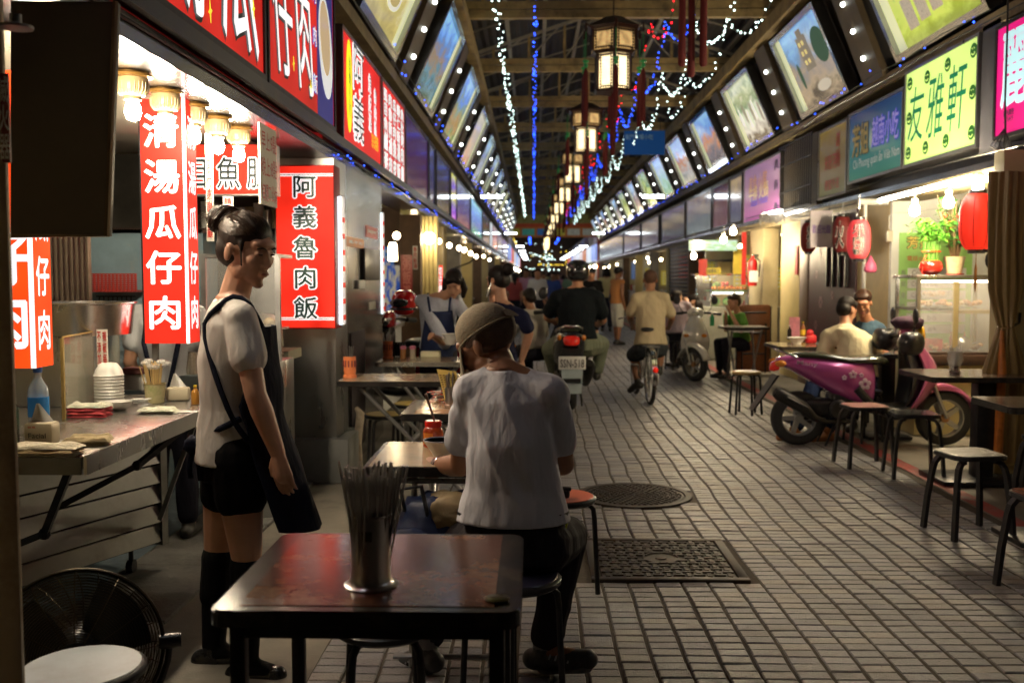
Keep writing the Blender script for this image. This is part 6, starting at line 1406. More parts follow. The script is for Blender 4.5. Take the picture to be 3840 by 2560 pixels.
# ================================================================== TABLES AND STOOLS
lam_r=mat('worn red brown laminate',(.135,.055,.036),.15,0,var=.35,scale=5,dirt=(.36,.22,.12),dscale=7,damt=.55,spec=.6)
lam_b=mat('black table edge',(.022,.020,.020),.2,0,var=.3,scale=8,dirt=(.14,.10,.06),dscale=9,damt=.4)
lam_w=mat('worn pale laminate',(.42,.33,.22),.16,0,var=.2,scale=6,dirt=(.25,.16,.09),dscale=6,damt=.5)
lam_p=mat('pinkish wood laminate',(.45,.26,.15),.15,0,var=.25,scale=6,dirt=(.5,.38,.25),dscale=5,damt=.5)
greyt=mat('grey tube steel',(.35,.34,.33),.3,.8,var=.2,scale=12,dirt=(.15,.12,.1),dscale=12,damt=.4)
def table(x0,x1,y0,y1,top,lab,z=.75,kind='square',inset=None,edge=None,nm='table'):
  cx,cy=(x0+x1)/2,(y0+y1)/2;w,d=x1-x0,y1-y0;t=E('table',(cx,cy,0),lab,'table')
  M4=Matrix.Translation((cx,cy,0));m=MB();m.prism(rrect(w,d,.035),z-.034,z-.004,M4);m.prism(rrect(w-.008,d-.008,.033),z-.004,z,M4);P('tabletop',m,edge or lam_b,t)
  if inset:
    ix0,ix1,iy0,iy1=inset;m=MB();m.box(x0+ix0,x1-ix1,y0+iy0,y1-iy1,z+.0003,z+.0016);P('laminate_panel',m,top,t)
  else:m=MB();m.prism(rrect(w-.016,d-.016,.03),z+.0002,z+.002,M4);P('laminate_panel',m,top,t)
  if kind=='square':
    for sx in (-1,1):
      for sy in (-1,1):
        m=MB();m.box(cx+sx*(w/2-.05)-.016,cx+sx*(w/2-.05)+.016,cy+sy*(d/2-.05)-.016,cy+sy*(d/2-.05)+.016,0,z-.034,b=.003);P('leg',m,BLACKM,t,smooth=30)
    for sy in (-1,1):m=MB();m.box(cx-w/2+.05,cx+w/2-.05,cy+sy*(d/2-.05)-.01,cy+sy*(d/2-.05)+.01,z-.07,z-.035);P('apron_rail',m,BLACKM,t)
  elif kind=='fold':
    for sx in (-1,1):
      x=cx+sx*(w/2-.10)
      m=MB();m.tube([(x,cy-d*.42,z-.04),(x-sx*.04,cy+d*.42,.015)],.014,8);P('leg',m,greyt,t,smooth=60)
      m=MB();m.tube([(x-sx*.03,cy+d*.42,z-.04),(x-sx*.07,cy-d*.42,.015)],.014,8);P('leg',m,greyt,t,smooth=60)
    for yy,zz in ((cy-d*.38,z-.06),(cy+d*.38,z-.06),(cy-d*.40,.05),(cy+d*.40,.05)):m=MB();m.tube([(cx-w/2+.1,yy,zz),(cx+w/2-.1,yy,zz)],.011,6);P('brace',m,greyt,t,smooth=60)
  elif kind=='xfold':
    for sy in (-1,1):
      y=cy+sy*(d/2-.08)
      m=MB();m.tube([(cx-w*.36,y,z-.04),(cx+w*.34,y,.015)],.015,8);P('leg',m,greyt,t,smooth=60)
      m=MB();m.tube([(cx+w*.36,y-sy*.03,z-.04),(cx-w*.34,y-sy*.03,.015)],.015,8);P('leg',m,greyt,t,smooth=60)
    for xx,zz in ((cx-w*.36,z-.05),(cx+w*.36,z-.05),(cx-w*.33,.04),(cx+w*.33,.04)):m=MB();m.tube([(xx,cy-d/2+.08,zz),(xx,cy+d/2-.08,zz)],.011,6);P('brace',m,greyt,t,smooth=60)
  else:
    m=MB();m.box(cx-.06,cx+.06,cy-.06,cy+.06,.03,z-.034,b=.004);P('pedestal',m,BLACKM,t,smooth=30)
    m=MB();m.box(cx-w*.36,cx+w*.36,cy-d*.36,cy+d*.36,0,.03,b=.006);P('base_plate',m,BLACKM,t,smooth=30)
  return t
t=table(-.657,-.024,1.95,2.565,lam_r,'nearest square table with a worn red brown top and black rim',inset=(.055,.055,.0001+.035,.02))
m=MB();m.lathe([(.001,.0),(.026,.0),(.028,.004),(.022,.006),(.001,.006)],(-.075,2.025,.7522),24);T('round_sticker',m,mat('dark metallic sticker',(.10,.09,.03),.2,.8,var=.6,scale=60),'small round dark metallic disc at the front right corner of the nearest table','disc',smooth=40)
table(-.605,.02,3.46,4.02,lam_w,'pale topped table the seated old man eats at',kind='fold',inset=(.02,.02,.02,.02))
table(-.655,-.03,4.82,5.42,lam_p,'pinkish wood topped table with the upright yellow menu card',kind='fold',inset=(.07,.03,.03,.03))
table(-1.27,-.30,6.34,6.86,lam_w,'long pale table with crossed steel legs and one orange chopstick cup',kind='xfold')
table(-1.25,-.50,7.78,8.30,lam_w,'silver edged table with orange cup and pink capped shakers',kind='xfold',edge=mat('ribbed steel edge',(.5,.48,.42),.25,.9,var=.2))
tb=table(2.66,3.62,6.66,7.30,mat('grey brown laminate',(.17,.12,.09),.14,0,var=.2,scale=5),'brown topped table on a black pedestal in front of the purple scooter',kind='ped')
table(2.45,3.25,5.13,5.62,mat('grey tan laminate',(.28,.22,.16),.14,0,var=.2,scale=5),'tan table corner cut off by the right edge',kind='ped',edge=lam_b)
table(2.36,3.20,9.58,10.25,mat('cream brown laminate',(.30,.22,.14),.16,0,var=.2),'table with sauces and a bowl before the flowered door',kind='ped')
table(3.1-.25,3.1+.28,8.62,9.02,MATS['grey brown laminate'],'small dark table the two men sit at behind the purple scooter',kind='ped')
table(2.55,3.15,13.3,13.85,mat('white laminate',(.5,.48,.44),.2,0,var=.1),'small white table with a green drink by the white scooter',kind='fold')
def stool_bent(seatm,lab,loc,rz=0):
  t=E('stool',(0,0,0),lab,'stool');H_=.455;W_=.31
  m=MB();m.prism(rrect(W_,W_,.07,5),H_-.024,H_-.003);m.prism(rrect(W_-.012,W_-.012,.065,5),H_-.003,H_);P('seat',m,BLACKP,t)
  m=MB();m.prism(rrect(W_-.02,W_-.02,.062,5),H_+.0002,H_+.0025);P('seat_panel',m,seatm,t)
  for sx in (-1,1):
    for sy in (-1,1):
      m=MB();pts=[(sx*.085,sy*.095,H_-.035),(sx*.115,sy*.11,H_-.042),(sx*.133,sy*.12,H_-.072),(sx*.142,sy*.128,H_-.12),(sx*.158,sy*.145,H_*.4),(sx*.170,sy*.158,.0)]
      for i in range(len(pts)-1):
        a,b=Vector(pts[i]),Vector(pts[i+1]);d=(b-a).normalized();n_=d.cross(Vector((0,1,0)));n_=n_.normalized()*.010;q=Vector((0,.019,0));a2=a-d*.003
        m.hexa([a2-n_-q,a2+n_-q,a2+n_+q,a2-n_+q,b-n_-q,b+n_-q,b+n_+q,b-n_+q])
      P('leg',m,BLACKM,t)
  t.location=loc;t.rotation_euler.z=rz;return t
def place(first,loc,rz,lab):return copy_tree(first,loc,rz,label=lab)
seat_c=mat('cream seat panel',(.55,.52,.45),.25,0,var=.1,dirt=(.2,.16,.12),dscale=8,damt=.4);seat_p=mat('pinkish seat panel',(.50,.28,.24),.22,0,var=.15,dirt=(.25,.15,.1),dscale=8,damt=.4);seat_b=mat('brown seat panel',(.24,.12,.05),.16,0,var=.2);seat_k=mat('dark seat panel',(.05,.05,.05),.15,0,var=.2)
def recolor(t,mm):
  for ch in t.children:
    if ch.name.startswith('seat_panel'):ch.data=ch.data.copy();ch.data.materials[0]=mm
s0=stool_bent(seat_c,'cream topped black stool, nearest on the right of the street',(2.41,5.50,0),R(8))
for o in [s0]:o['group']='black bent leg stools'
for loc,rz,mm,lab in (((2.50,7.52,0),4,seat_p,'pinkish topped black stool before the middle of the purple scooter'),((2.72,7.12,0),-6,seat_k,'dark topped black stool before the front of the purple scooter'),
            ((3.17,6.05,0),12,seat_b,'brown topped stool between the cream stool and the table corner'),((3.34,6.30,0),4,seat_b,'brown topped stool deepest under the black pedestal table'),
            ((2.32,4.42,0),3,mat('red brown seat panel',(.30,.10,.06),.2),'stool mostly cut off by the right edge, nearest the camera')):
  o=place(s0,loc,R(rz),lab);recolor(o,mm)
def stool_rod(seatm,lab,loc,rz=0,n=4,r=.15,H_=.45,rodr=.012,legm=None,spread=.03,nm='stool',ring=False):
  t=E('stool',(0,0,0),lab,'stool')
  m=MB();m.lathe([(.001,H_-.03),(r-.01,H_-.03),(r,H_-.022),(r+.002,H_-.008),(r-.006,H_-.002),(.001,H_-.002)],(0,0,0),28);P('seat',m,BLACKP if n==4 else seatm,t,smooth=40)
  m=MB();m.lathe([(r-.010,H_-.0015),(r-.012,H_+.001),(.001,H_+.001)],(0,0,0),28);P('seat_panel',m,seatm,t,smooth=40)
  for k in range(n):
    a=2*math.pi*(k+.5)/n;c,s_=math.cos(a),math.sin(a);m=MB();q=r-.02
    m.tube([(c*q*.5,s_*q*.5,H_-.035),(c*q*.9,s_*q*.9,H_-.037),(c*(q+.008),s_*(q+.008),H_-.06),(c*(q+.013),s_*(q+.013),H_-.10),(c*(q+spread),s_*(q+spread),.006)],rodr,8);P('leg',m,legm or BLACKM,t,smooth=60)
  if ring:m=MB();m.tube([((r-.02)*math.cos(q),(r-.02)*math.sin(q),.2) for q in [2*math.pi*i/24 for i in range(24)]],.008,6,closed=True);P('foot_ring',m,legm or BLACKM,t,smooth=60)
  t.location=loc;t.rotation_euler.z=rz;return t
yel_s=mat('yellow seat',(.60,.42,.03),.3,0,var=.1)
stool_rod(mat('slatted wood seat',(.50,.33,.12),.4,0,var=.4,scale=8,stretch=(1,14,1)),'wooden topped stool with six thin black legs alone on the pavers',(2.20,10.3,0),.2,n=6,spread=.035)
stool_rod(yel_s,'yellow topped stool under the crossed legs of the long table, nearer one',(-1.05,7.02,0),.3)
stool_rod(yel_s,'yellow topped stool farther back under the silver edged table',(-.93,7.62,0),.8)
stool_rod(mat('orange red seat',(.55,.12,.05),.35,0,var=.15),'orange red topped stool beside the hip of the old man',(.13,4.38,0),.78)
stool_rod(mat('dark blue seat',(.03,.03,.06),.3),'stool with tube legs that the old man sits on',(-.065,3.13,0),.78,r=.155,H_=.47,rodr=.011)
stool_rod(mat('chipped white seat',(.60,.66,.72),.35,0,var=.12,dirt=(.25,.25,.25),dscale=5,damt=.3),'chipped white topped stool at the bottom left before the fan',(-1.105,2.36,0),.3,r=.15,H_=.47)
stool_rod(MATS['dark blue seat'],'dark stool mostly hidden under the nearest table',(-.42,2.75,0),.2,r=.14)
for i,(x,y) in enumerate(((2.18,15.25),(2.55,15.7),(2.85,8.5+.1),(3.2,9.55))):stool_rod(MATS['dark blue seat'],['stool under the woman in the mauve shirt','stool under the girl behind the white scooter','stool under the man in the cream shirt','stool under the man in the blue shirt'][i],(x,y,0),.4)
# ================================================================== THINGS ON THE TABLES
c_=Vector((atZ(1385,2205,.752).x,atZ(1385,2190,.752).y,.752))
t=E('chopstick_holder',c_,'tall steel cup with a flared foot on the nearest table, packed with steel chopsticks','cup')
dsteel=mat('dark reflective steel',(.62,.60,.60),.30,1,var=.2,scale=3,bump=.1,bscale=8)
m=MB();m.lathe([(.001,0),(.058,0),(.059,.003),(.050,.007),(.045,.016),(.043,.03),(.043,.152),(.046,.155),(.0455,.158),(.041,.156),(.040,.02),(.001,.018)],c_,40);P('cup',m,dsteel,t,smooth=40)
m=MB();a0=-1.75
def oncyl(u,v,r=.0434):a=a0+(u-.5)*.75;return c_+Vector((r*math.cos(a),r*math.sin(a),.105+v*.022))
m.grid(lambda u,v:oncyl(u,v),6,2);P('label',m,mat('faint oval label',(.12,.10,.06),.4,.6,var=.5,scale=60),t)
# steel chopsticks in the tall cup (up to 60)
rr=random.Random(11);chs=mat('steel chopstick',(.50,.49,.48),.30,.95,var=.15)
for i in range(66):
  a=rr.uniform(0,6.283);q=rr.uniform(0,1)**.5;b_=c_+Vector((.034*q*math.cos(a+rr.uniform(-.4,.4)),.034*q*math.sin(a),.022));hh=rr.uniform(.232,.268);tilt=.062 if i % 5 else .082
  e=c_+Vector((tilt*q*math.cos(a),tilt*q*math.sin(a),hh));m=MB();m.tube([b_,b_.lerp(e,.97),e],[.0022,.0033,.0026],6);P('chopstick',m,chs,t,smooth=60)
def cup(c,col_m,r,h,n,lab,ring=None,mm=None):
  t=E('chopstick_cup',c,lab,'cup');m=MB();m.lathe([(.001,0),(r*1.05,0),(r*1.1,h*.10),(r*.9,h*.16),(r,h*.34),(r*.95,h*.42),(r,h),(r-.003,h),(r-.004,.01),(.001,.01)],c,24);P('cup',m,col_m,t,smooth=40)
  if ring:
    for k in range(12):a=2*math.pi*k/12;m=MB();m.box(-.002,.002,-.0045,.0045,h*.52,h*.82,Matrix.Translation(c) @ Matrix.Rotation(a,4,'Z') @ Matrix.Translation((r+.0005,0,0)));P('printed_mark',m,ring,t)
  rr=random.Random(n)
  for i in range(n):a=rr.uniform(0,6.28);q=rr.uniform(.3,1);m=MB();m.tube([c+Vector((r*.5*q*math.cos(a),r*.5*q*math.sin(a),.012)),c+Vector((r*1.35*q*math.cos(a),r*1.35*q*math.sin(a),h+rr.uniform(.05,.08)))],.0035,5);P('chopstick',m,mm or chs,t)
  return t
orc=mat('orange plastic cup',(.75,.22,.08),.3,0,var=.05);mrk=mat('brown print',(.22,.04,.05),.4)
def on_t(x,y,z=.752):return atZ(x,y,z)
cup(on_t(1312,1415),orc,.042,.14,9,'orange cup of chopsticks at the left end of the long table',mrk)
cup(on_t(1455,1345),orc,.041,.145,12,'orange cup of chopsticks on the silver edged table',mrk)
for i,x in enumerate((1512,1548)):
  c_=on_t(x,1344);t=E('shaker',c_,'shaker with pink cap on the silver edged table, %s one' % ('left','right')[i],'shaker');m=MB();m.lathe([(.001,0),(.024,0),(.024,.07),(.02,.08)],c_,16);P('jar',m,mat('sauce jar %d' % i,(.5,.22,.08) if i==0 else (.5,.42,.3),.2),t,smooth=40)
  m=MB();m.lathe([(.026,.078),(.026,.098),(.015,.106),(.001,.107)],c_,16);P('cap',m,mat('pink cap',(.75,.22,.35),.35),t,smooth=40)
m=MB();c_=on_t(1497,1335);m.box(c_.x-.05,c_.x+.05,c_.y,c_.y+.005,.753,.87)
for i in range(6):m.box(c_.x-.06+.022*i,c_.x-.055+.022*i,c_.y-.06,c_.y,.753,.86)
T('napkin_rack',m,BLACKM,'dark wire rack between the orange cup and shakers','rack')
c_=on_t(1610,1338);m=MB();m.box(c_.x-.07,c_.x+.09,c_.y-.04,c_.y+.06,.7525,.80,b=.005);T('paper_stack',m,mat('bright paper',(.8,.75,.5),.5),'bright cream stack of paper at the edge of the silver edged table','papers',smooth=30)
# chilli jar and bowl before the man
c_=on_t(1625,1672);t=E('chilli_jar',c_,'glass jar of red chilli sauce with red cap and wooden spoon handle','jar')
m=MB();m.lathe([(.001,0),(.040,0),(.042,.006),(.042,.062),(.034,.076),(.030,.08)],c_,24);P('glass',m,mat('red sauce glass',(.55,.07,.015),.07,0,var=.35,scale=18,dirt=(.12,.01,.005),dscale=10,damt=.8,coat=1),t,smooth=40)
m=MB();m.lathe([(.033,.078),(.034,.098),(.030,.102),(.001,.102)],c_,24);P('cap',m,mat('shiny red cap',(.65,.02,.01),.2),t,smooth=40)
m=MB();m.grid(lambda u,v:c_+Vector((.0425*math.cos(-2.6+u*1.1),.0425*math.sin(-2.6+u*1.1),.012+.045*v)),8,2);P('label',m,mat('orange label',(.8,.25,.03),.4),t)
m=MB();m.grid(lambda u,v:c_+Vector((.0428*math.cos(-2.4+u*.35),.0428*math.sin(-2.4+u*.35),.014+.02*v)),4,2);P('label_mark',m,mat('green print',(.02,.2,.05),.4),t)
m=MB();m.tube([c_+Vector((.01,-.01,.09)),c_+Vector((-.028,-.012,.21))],[.0035,.006],8);T('spoon',m,mat('dark brown spoon',(.12,.05,.03),.35),'thin brown spoon handle standing in the chilli jar','spoon',smooth=60)
c_=on_t(1655,1708);t=E('rice_bowl',c_,'white bowl with a blue rim under the hands of the old man','bowl');m=MB();m.lathe([(.001,.004),(.028,.004),(.03,0),(.034,.01),(.062,.05),(.067,.058),(.064,.058),(.058,.05),(.03,.014),(.001,.012)],c_,28);P('bowl',m,WPLAST,t,smooth=50);m=MB();m.lathe([(.0672,.0582),(.0685,.062),(.0655,.0622),(.064,.0582)],c_,28);P('rim',m,mat('blue grey glaze',(.45,.48,.58),.2),t,smooth=50)
# menu card, cup and packets on table 3
c_=on_t(1690,1525);cup(c_,STEEL,.030,.10,10,'steel cup with pens and spoons beside the yellow menu card')
t=E('menu_card',c_,'curled yellow handwritten menu card standing in the steel cup','menu card');m=MB();yc=mat('yellow card',(.62,.45,.12),.6,0,var=.1);a=c_+Vector((-.045,.02,.09));bb_=c_+Vector((-.01,.02,.01))
m.grid(lambda u,v:Vector((bb_.x-.045*v-.02+u*(.10),bb_.y+.02*math.sin(v*2.2),bb_.z+.17*v+.012*(1-u))),6,8);P('card',m,yc,t,smooth=180)
m=MB()
for r_ in range(9):
  for q in range(5):v_=.3+r_*.07;m.box(bb_.x-.045*v_-.012+q*.017,bb_.x-.045*v_-.002+q*.017,bb_.y+.02*math.sin(v_*2.2)-.003,bb_.y+.02*math.sin(v_*2.2)-.002,bb_.z+.17*v_,bb_.z+.17*v_+.006)
P('text_block',m,mat('brown ink',(.15,.08,.03),.6),t)
rr=random.Random(3);c_=on_t(1655,1508);mr_=mat('red tipped packet',(.70,.10,.08),.5)
for i in range(22):
  m=MB();M4=Matrix.Translation(c_+Vector((rr.uniform(-.055,.05),rr.uniform(-.03,.03),.004+.0028*i))) @ Matrix.Rotation(rr.uniform(-1.2,1.2),4,'Z') @ Matrix.Rotation(rr.uniform(-.2,.2),4,'X');m.box(-.032,.032,-.008,.008,-.0015,.0015,M4)
  t=T('sugar_packet',m,paper if i % 5 else MATS['yellow card'],'paper packet with red tips in the heap beside the steel cup','packet','paper packets heaped on the pinkish table')
  for e in (-1,1):m=MB();m.box(e*.027-.005,e*.027+.005,-.0083,.0083,-.0018,.0018,M4);P('red_tip',m,mr_,t)
# right: sauces, bowl on the far table; cup on the pedestal table
c_=on_t(2988,1290);t=E('noodle_bowl',c_,'white soup bowl on the table before the flowered door','bowl');m=MB();m.lathe([(.001,.0),(.04,.0),(.045,.015),(.085,.06),(.095,.068),(.092,.069),(.08,.06),(.03,.012),(.001,.01)],c_,24);P('bowl',m,WPLAST,t,smooth=50)
cR=on_t(3010,1272);bottle(cR,.028,.19,mat('brown sauce',(.25,.08,.02),.2),mat('yellow nozzle',(.75,.55,.03),.4),'brown sauce bottle with a yellow nozzle behind the white bowl',label_m=mat('yellow red label',(.75,.45,.03),.4))
bottle(on_t(2960,1272),.024,.15,mat('dark soy',(.03,.02,.015),.15),mat('white cap',(.7,.7,.68),.4),'dark soy bottle left of the brown sauce bottle')
m=MB();q=on_t(2980,1262);m.box(q.x-.055,q.x+.065,q.y+.03,q.y+.035,.753,.97,b=.0015);T('menu_card',m,mat('pink card',(.70,.25,.32),.4,0,var=.2,scale=20),'pink menu card in a clear stand behind the sauces','menu card')
q=on_t(3040,1288);m=MB();m.box(q.x-.055,q.x+.055,q.y-.03,q.y+.03,.753,.84,b=.02);m.ball((q.x-.01,q.y,.86),(.04,.03,.035),10,6);T('red_bag',m,mat('red plastic wrap',(.65,.03,.04),.3,0,var=.3,scale=30,bump=.5),'red wrapped napkin pack right of the white bowl','napkins',smooth=180)
q=on_t(3580,1398);t=cup(q,STEEL,.036,.12,16,'steel cup of chopsticks in a clear bag on the black pedestal table')
m=MB();m.lathe([(.040,.05),(.055,.10),(.05,.135),(.06,.15)],q,16);P('clear_bag',m,MATS['clear film'],t,smooth=180)
q=on_t(2722,1215);m=MB();m.lathe([(.001,0),(.036,0),(.042,.13),(.001,.13)],q,16);T('green_drink',m,mat('green drink',(.02,.42,.05),.15,0,var=.05),'cup of bright green drink on the small white table','drink',smooth=40)
m=MB();m.lathe([(.034,0),(.038,.13)],q+Vector((.12,0,0)),16);T('drinking_glass',m,GLASS,'clear glass right of the green drink','glass',smooth=40)
q=on_t(2700,1222);bottle(q+Vector((-.10,.05,0)),.03,.18,mat('green bottle',(.03,.3,.12),.1),WPLAST,'green bottle left of the green drink')
# napkin crumb / bag of the old man under the table
c_=Vector((-.34,3.45,.47));t=E('blue_backpack',(-.34,3.45,.30),'blue and tan backpack under the table at the knees of the old man','bag')
def lump(c,r,sd,f=.12,nu=18,nv=12,k=3):
  m=MB()
  def fn(u,v):
    a=u*2*math.pi;b=(v-.5)*math.pi;d=Vector((math.cos(a)*math.cos(b),math.sin(a)*math.cos(b),math.sin(b)));s_=1+f*noise.noise(d*k+Vector((sd,0,0)))
    p_=2.6;q=(abs(d.x)**p_+abs(d.y)**p_+abs(d.z)**p_)**(-1/p_);return Vector(c)+Vector((d.x*r[0],d.y*r[1],d.z*r[2]))*s_*q
  m.grid(fn,nu,nv,closed_u=True);return m
P('body',lump((-.32,3.46,.50),(.17,.12,.15),1,.25,28,20),mat('navy nylon',(.015,.03,.10),.5,0,var=.2,bump=.3,bscale=30),t,smooth=180)
P('flap',lump((-.24,3.42,.60),(.13,.10,.07),4,.3,28,16),mat('tan nylon',(.32,.24,.13),.6,0,var=.2,bump=.4,bscale=25),t,smooth=180)
P('pocket',lump((-.40,3.36,.46),(.09,.05,.10),7,.2,20,14),mat('navy nylon',(0,0,0)),t,smooth=180)
m=MB();m.tube([(-.44,3.36,.62),(-.45,3.34,.70),(-.38,3.34,.71),(-.36,3.36,.60)],.008,6);m.tube([(-.47,3.32,.60),(-.47,3.31,.38)],.006,5);P('strap',m,BLACKP,t,smooth=60)
# ================================================================== FAN
fc=Vector((at(290,2440,2.62).x,2.62,at(290,2440,2.62).z));fr=.218
t=E('floor_fan',(fc.x,fc.y+.12,0),'black wire caged floor fan at the bottom left behind the white stool','fan')
fax=Vector((.35,-.94,.06)).normalized();fu=Vector((0,0,1));fs=fax.cross(fu).normalized();fu=fs.cross(fax).normalized()
Mf=Matrix(((fs.x,fu.x,fax.x,fc.x),(fs.y,fu.y,fax.y,fc.y),(fs.z,fu.z,fax.z,fc.z),(0,0,0,1)))
fw=mat('bronze black wire',(.05,.04,.025),.3,.8,var=.2)
def fp(r,a,d):return Mf @ Vector((r*math.cos(a),r*math.sin(a),d))
def dome(q):return .075*math.sqrt(max(0,1-q**2.2))
for nm_,s_ in (('front_grille',1),('rear_grille',-1)):
  m=MB()
  for i in range(26 if s_>0 else 20):q=(.22+.78*i/(25 if s_>0 else 19));m.tube([fp(fr*q,2*math.pi*k/40,s_*dome(q)) for k in range(40)],.0016,4,closed=True)
  for k in range(12 if s_>0 else 24):a=2*math.pi*k/(12 if s_>0 else 24);m.tube([fp(fr*q,a+(.25*(1-q) if s_<0 else 0),s_*dome(q)+.002) for q in (.2,.4,.6,.8,.92,1)],.0019,4)
  P(nm_,m,fw,t)
m=MB();m.tube([fp(fr+.003,2*math.pi*k/48,0) for k in range(48)],.006,6,closed=True);P('cage_rim',m,fw,t,smooth=60)
m=MB();m.lathe([(.001,.082),(.045,.078),(.05,.070),(.001,.068)],(0,0,0),20,Mf);P('badge',m,BLACKP,t,smooth=40)
m=MB();m.lathe([(.001,.085),(.016,.084),(.001,.083)],(0,0,0),12,Mf);P('logo',m,mat('orange logo',(.6,.15,.03),.4),t)
bl=mat('dark metal blade',(.04,.042,.045),.3,.7)
for k in range(3):
  m=MB();a0=2*math.pi*k/3+.4
  m.grid(lambda u,v:fp(fr*(.15+.72*v),a0+(u-.5)*(1.5-.3*v),(u-.5)*.06),8,6);P('blade',m,bl,t,smooth=180)
m=MB();m.lathe([(.001,-.12),(.05,-.12),(.055,-.06),(.05,.0),(.03,.02),(.001,.02)],(0,0,0),18,Mf);P('motor',m,BLACKP,t,smooth=50)
m=MB();pts=[fp(fr+.02,R(180+180*i/14),0) for i in range(15)];m.tube(pts,.010,6);q=fp(fr+.02,R(270),0);m.tube([q,(q.x,q.y,.03)],.014,8);P('yoke',m,BLACKM,t,smooth=60)
m=MB();m.lathe([(.001,0),(.17,0),(.17,.015),(.12,.03),(.03,.035)],(q.x,q.y,0),28);P('base',m,BLACKM,t,smooth=50)
for a in (0,math.pi):m=MB();q=fp(fr+.02,a,0);m.lathe([(.02,-.03),(.022,.0),(.02,.03)],(0,0,0),12,Matrix.Translation(q) @ Mf.to_3x3().to_4x4() @ Matrix.Rotation(R(90),4,'Y'));P('tilt_knob',m,BLACKP,t,smooth=40)
# ================================================================== SCOOTERS
def wheel(par,c,r,tw,axis,rim_m,lab=None,hub=True,spokes=5,disc=None):
  """wheel: tyre with rim, spokes as sub-parts; axis = unit vector of the axle"""
  ax=Vector(axis).normalized();up=Vector((0,0,1));s_=up.cross(ax).normalized();u2=ax.cross(s_)
  M4=Matrix(((s_.x,u2.x,ax.x,c[0]),(s_.y,u2.y,ax.y,c[1]),(s_.z,u2.z,ax.z,c[2]),(0,0,0,1)))
  m=MB();pr=[]
  for i in range(13):a=math.pi*(i/12) ;pr.append((r-tw*.42+tw*.42*math.sin(a) if 0<i<12 else r-tw*.75,-tw/2*math.cos(a)))
  m.lathe(pr,(0,0,0),40,M4,close=True);w=P('wheel',m,RUBBER,par,smooth=50)
  ri=r-tw*.72;m=MB();m.lathe([(ri+.004,-tw*.38),(ri-.012,-tw*.36),(ri-.02,0),(ri-.012,tw*.36),(ri+.004,tw*.38)],(0,0,0),40,M4,close=True);P('rim',m,rim_m,w,smooth=50)
  m=MB()
  for k in range(spokes):
    a=2*math.pi*k/spokes;d=Vector((math.cos(a),math.sin(a),0));e=Vector((-math.sin(a),math.cos(a),0));q=.030 if spokes<8 else .004;z=tw*.2 if spokes<8 else .004
    vs=[d*.02+e*q*.7,d*.02-e*q*.7,d*(ri-.012)-e*q*.55,d*(ri-.012)+e*q*.55];vs=[Vector((p.x,p.y,-z)) for p in vs]+[Vector((p.x,p.y,z)) for p in vs]
    m.hexa([M4 @ p for p in vs])
  P('spokes',m,rim_m,w);m=MB();m.lathe([(.001,-tw*.45),(.035,-tw*.45),(.04,0),(.035,tw*.45),(.001,tw*.45)],(0,0,0),18,M4);P('hub',m,disc or rim_m,w,smooth=40)
  return w
def shell(rings,close_ends=True):
  """rings: list of lists of points"""
  m=MB();n=len(rings[0]);vs=[p for r in rings for p in r];fs=[]
  for i in range(len(rings)-1):
    for k in range(n):fs.append((i*n+k,i*n+(k+1) % n,(i+1)*n+(k+1) % n,(i+1)*n+k))
  if close_ends:fs+=[tuple(range(n-1,-1,-1)),tuple(range((len(rings)-1)*n,len(rings)*n))]
  m.add(vs,fs);return m
def oval(x,y,z,w,h,n=18,p=2.5,tilt=0):
  """superellipse ring in the YZ plane at x (y across, z up)"""
  out=[]
  for k in range(n):
    a=2*math.pi*k/n;c,s_=math.cos(a),math.sin(a)
    yy=math.copysign(abs(c)**(2/p),c)*w/2;zz=math.copysign(abs(s_)**(2/p),s_)*h/2
    out.append(Vector((x+zz*tilt,y+yy,z+zz)))
  return out
def subdiv_obj(mb,name,m_,par,lv=2,label=None):
  o=P(name,mb,m_,par,label,smooth=180);md=o.modifiers.new('s','SUBSURF');md.levels=lv;md.render_levels=lv
  return o
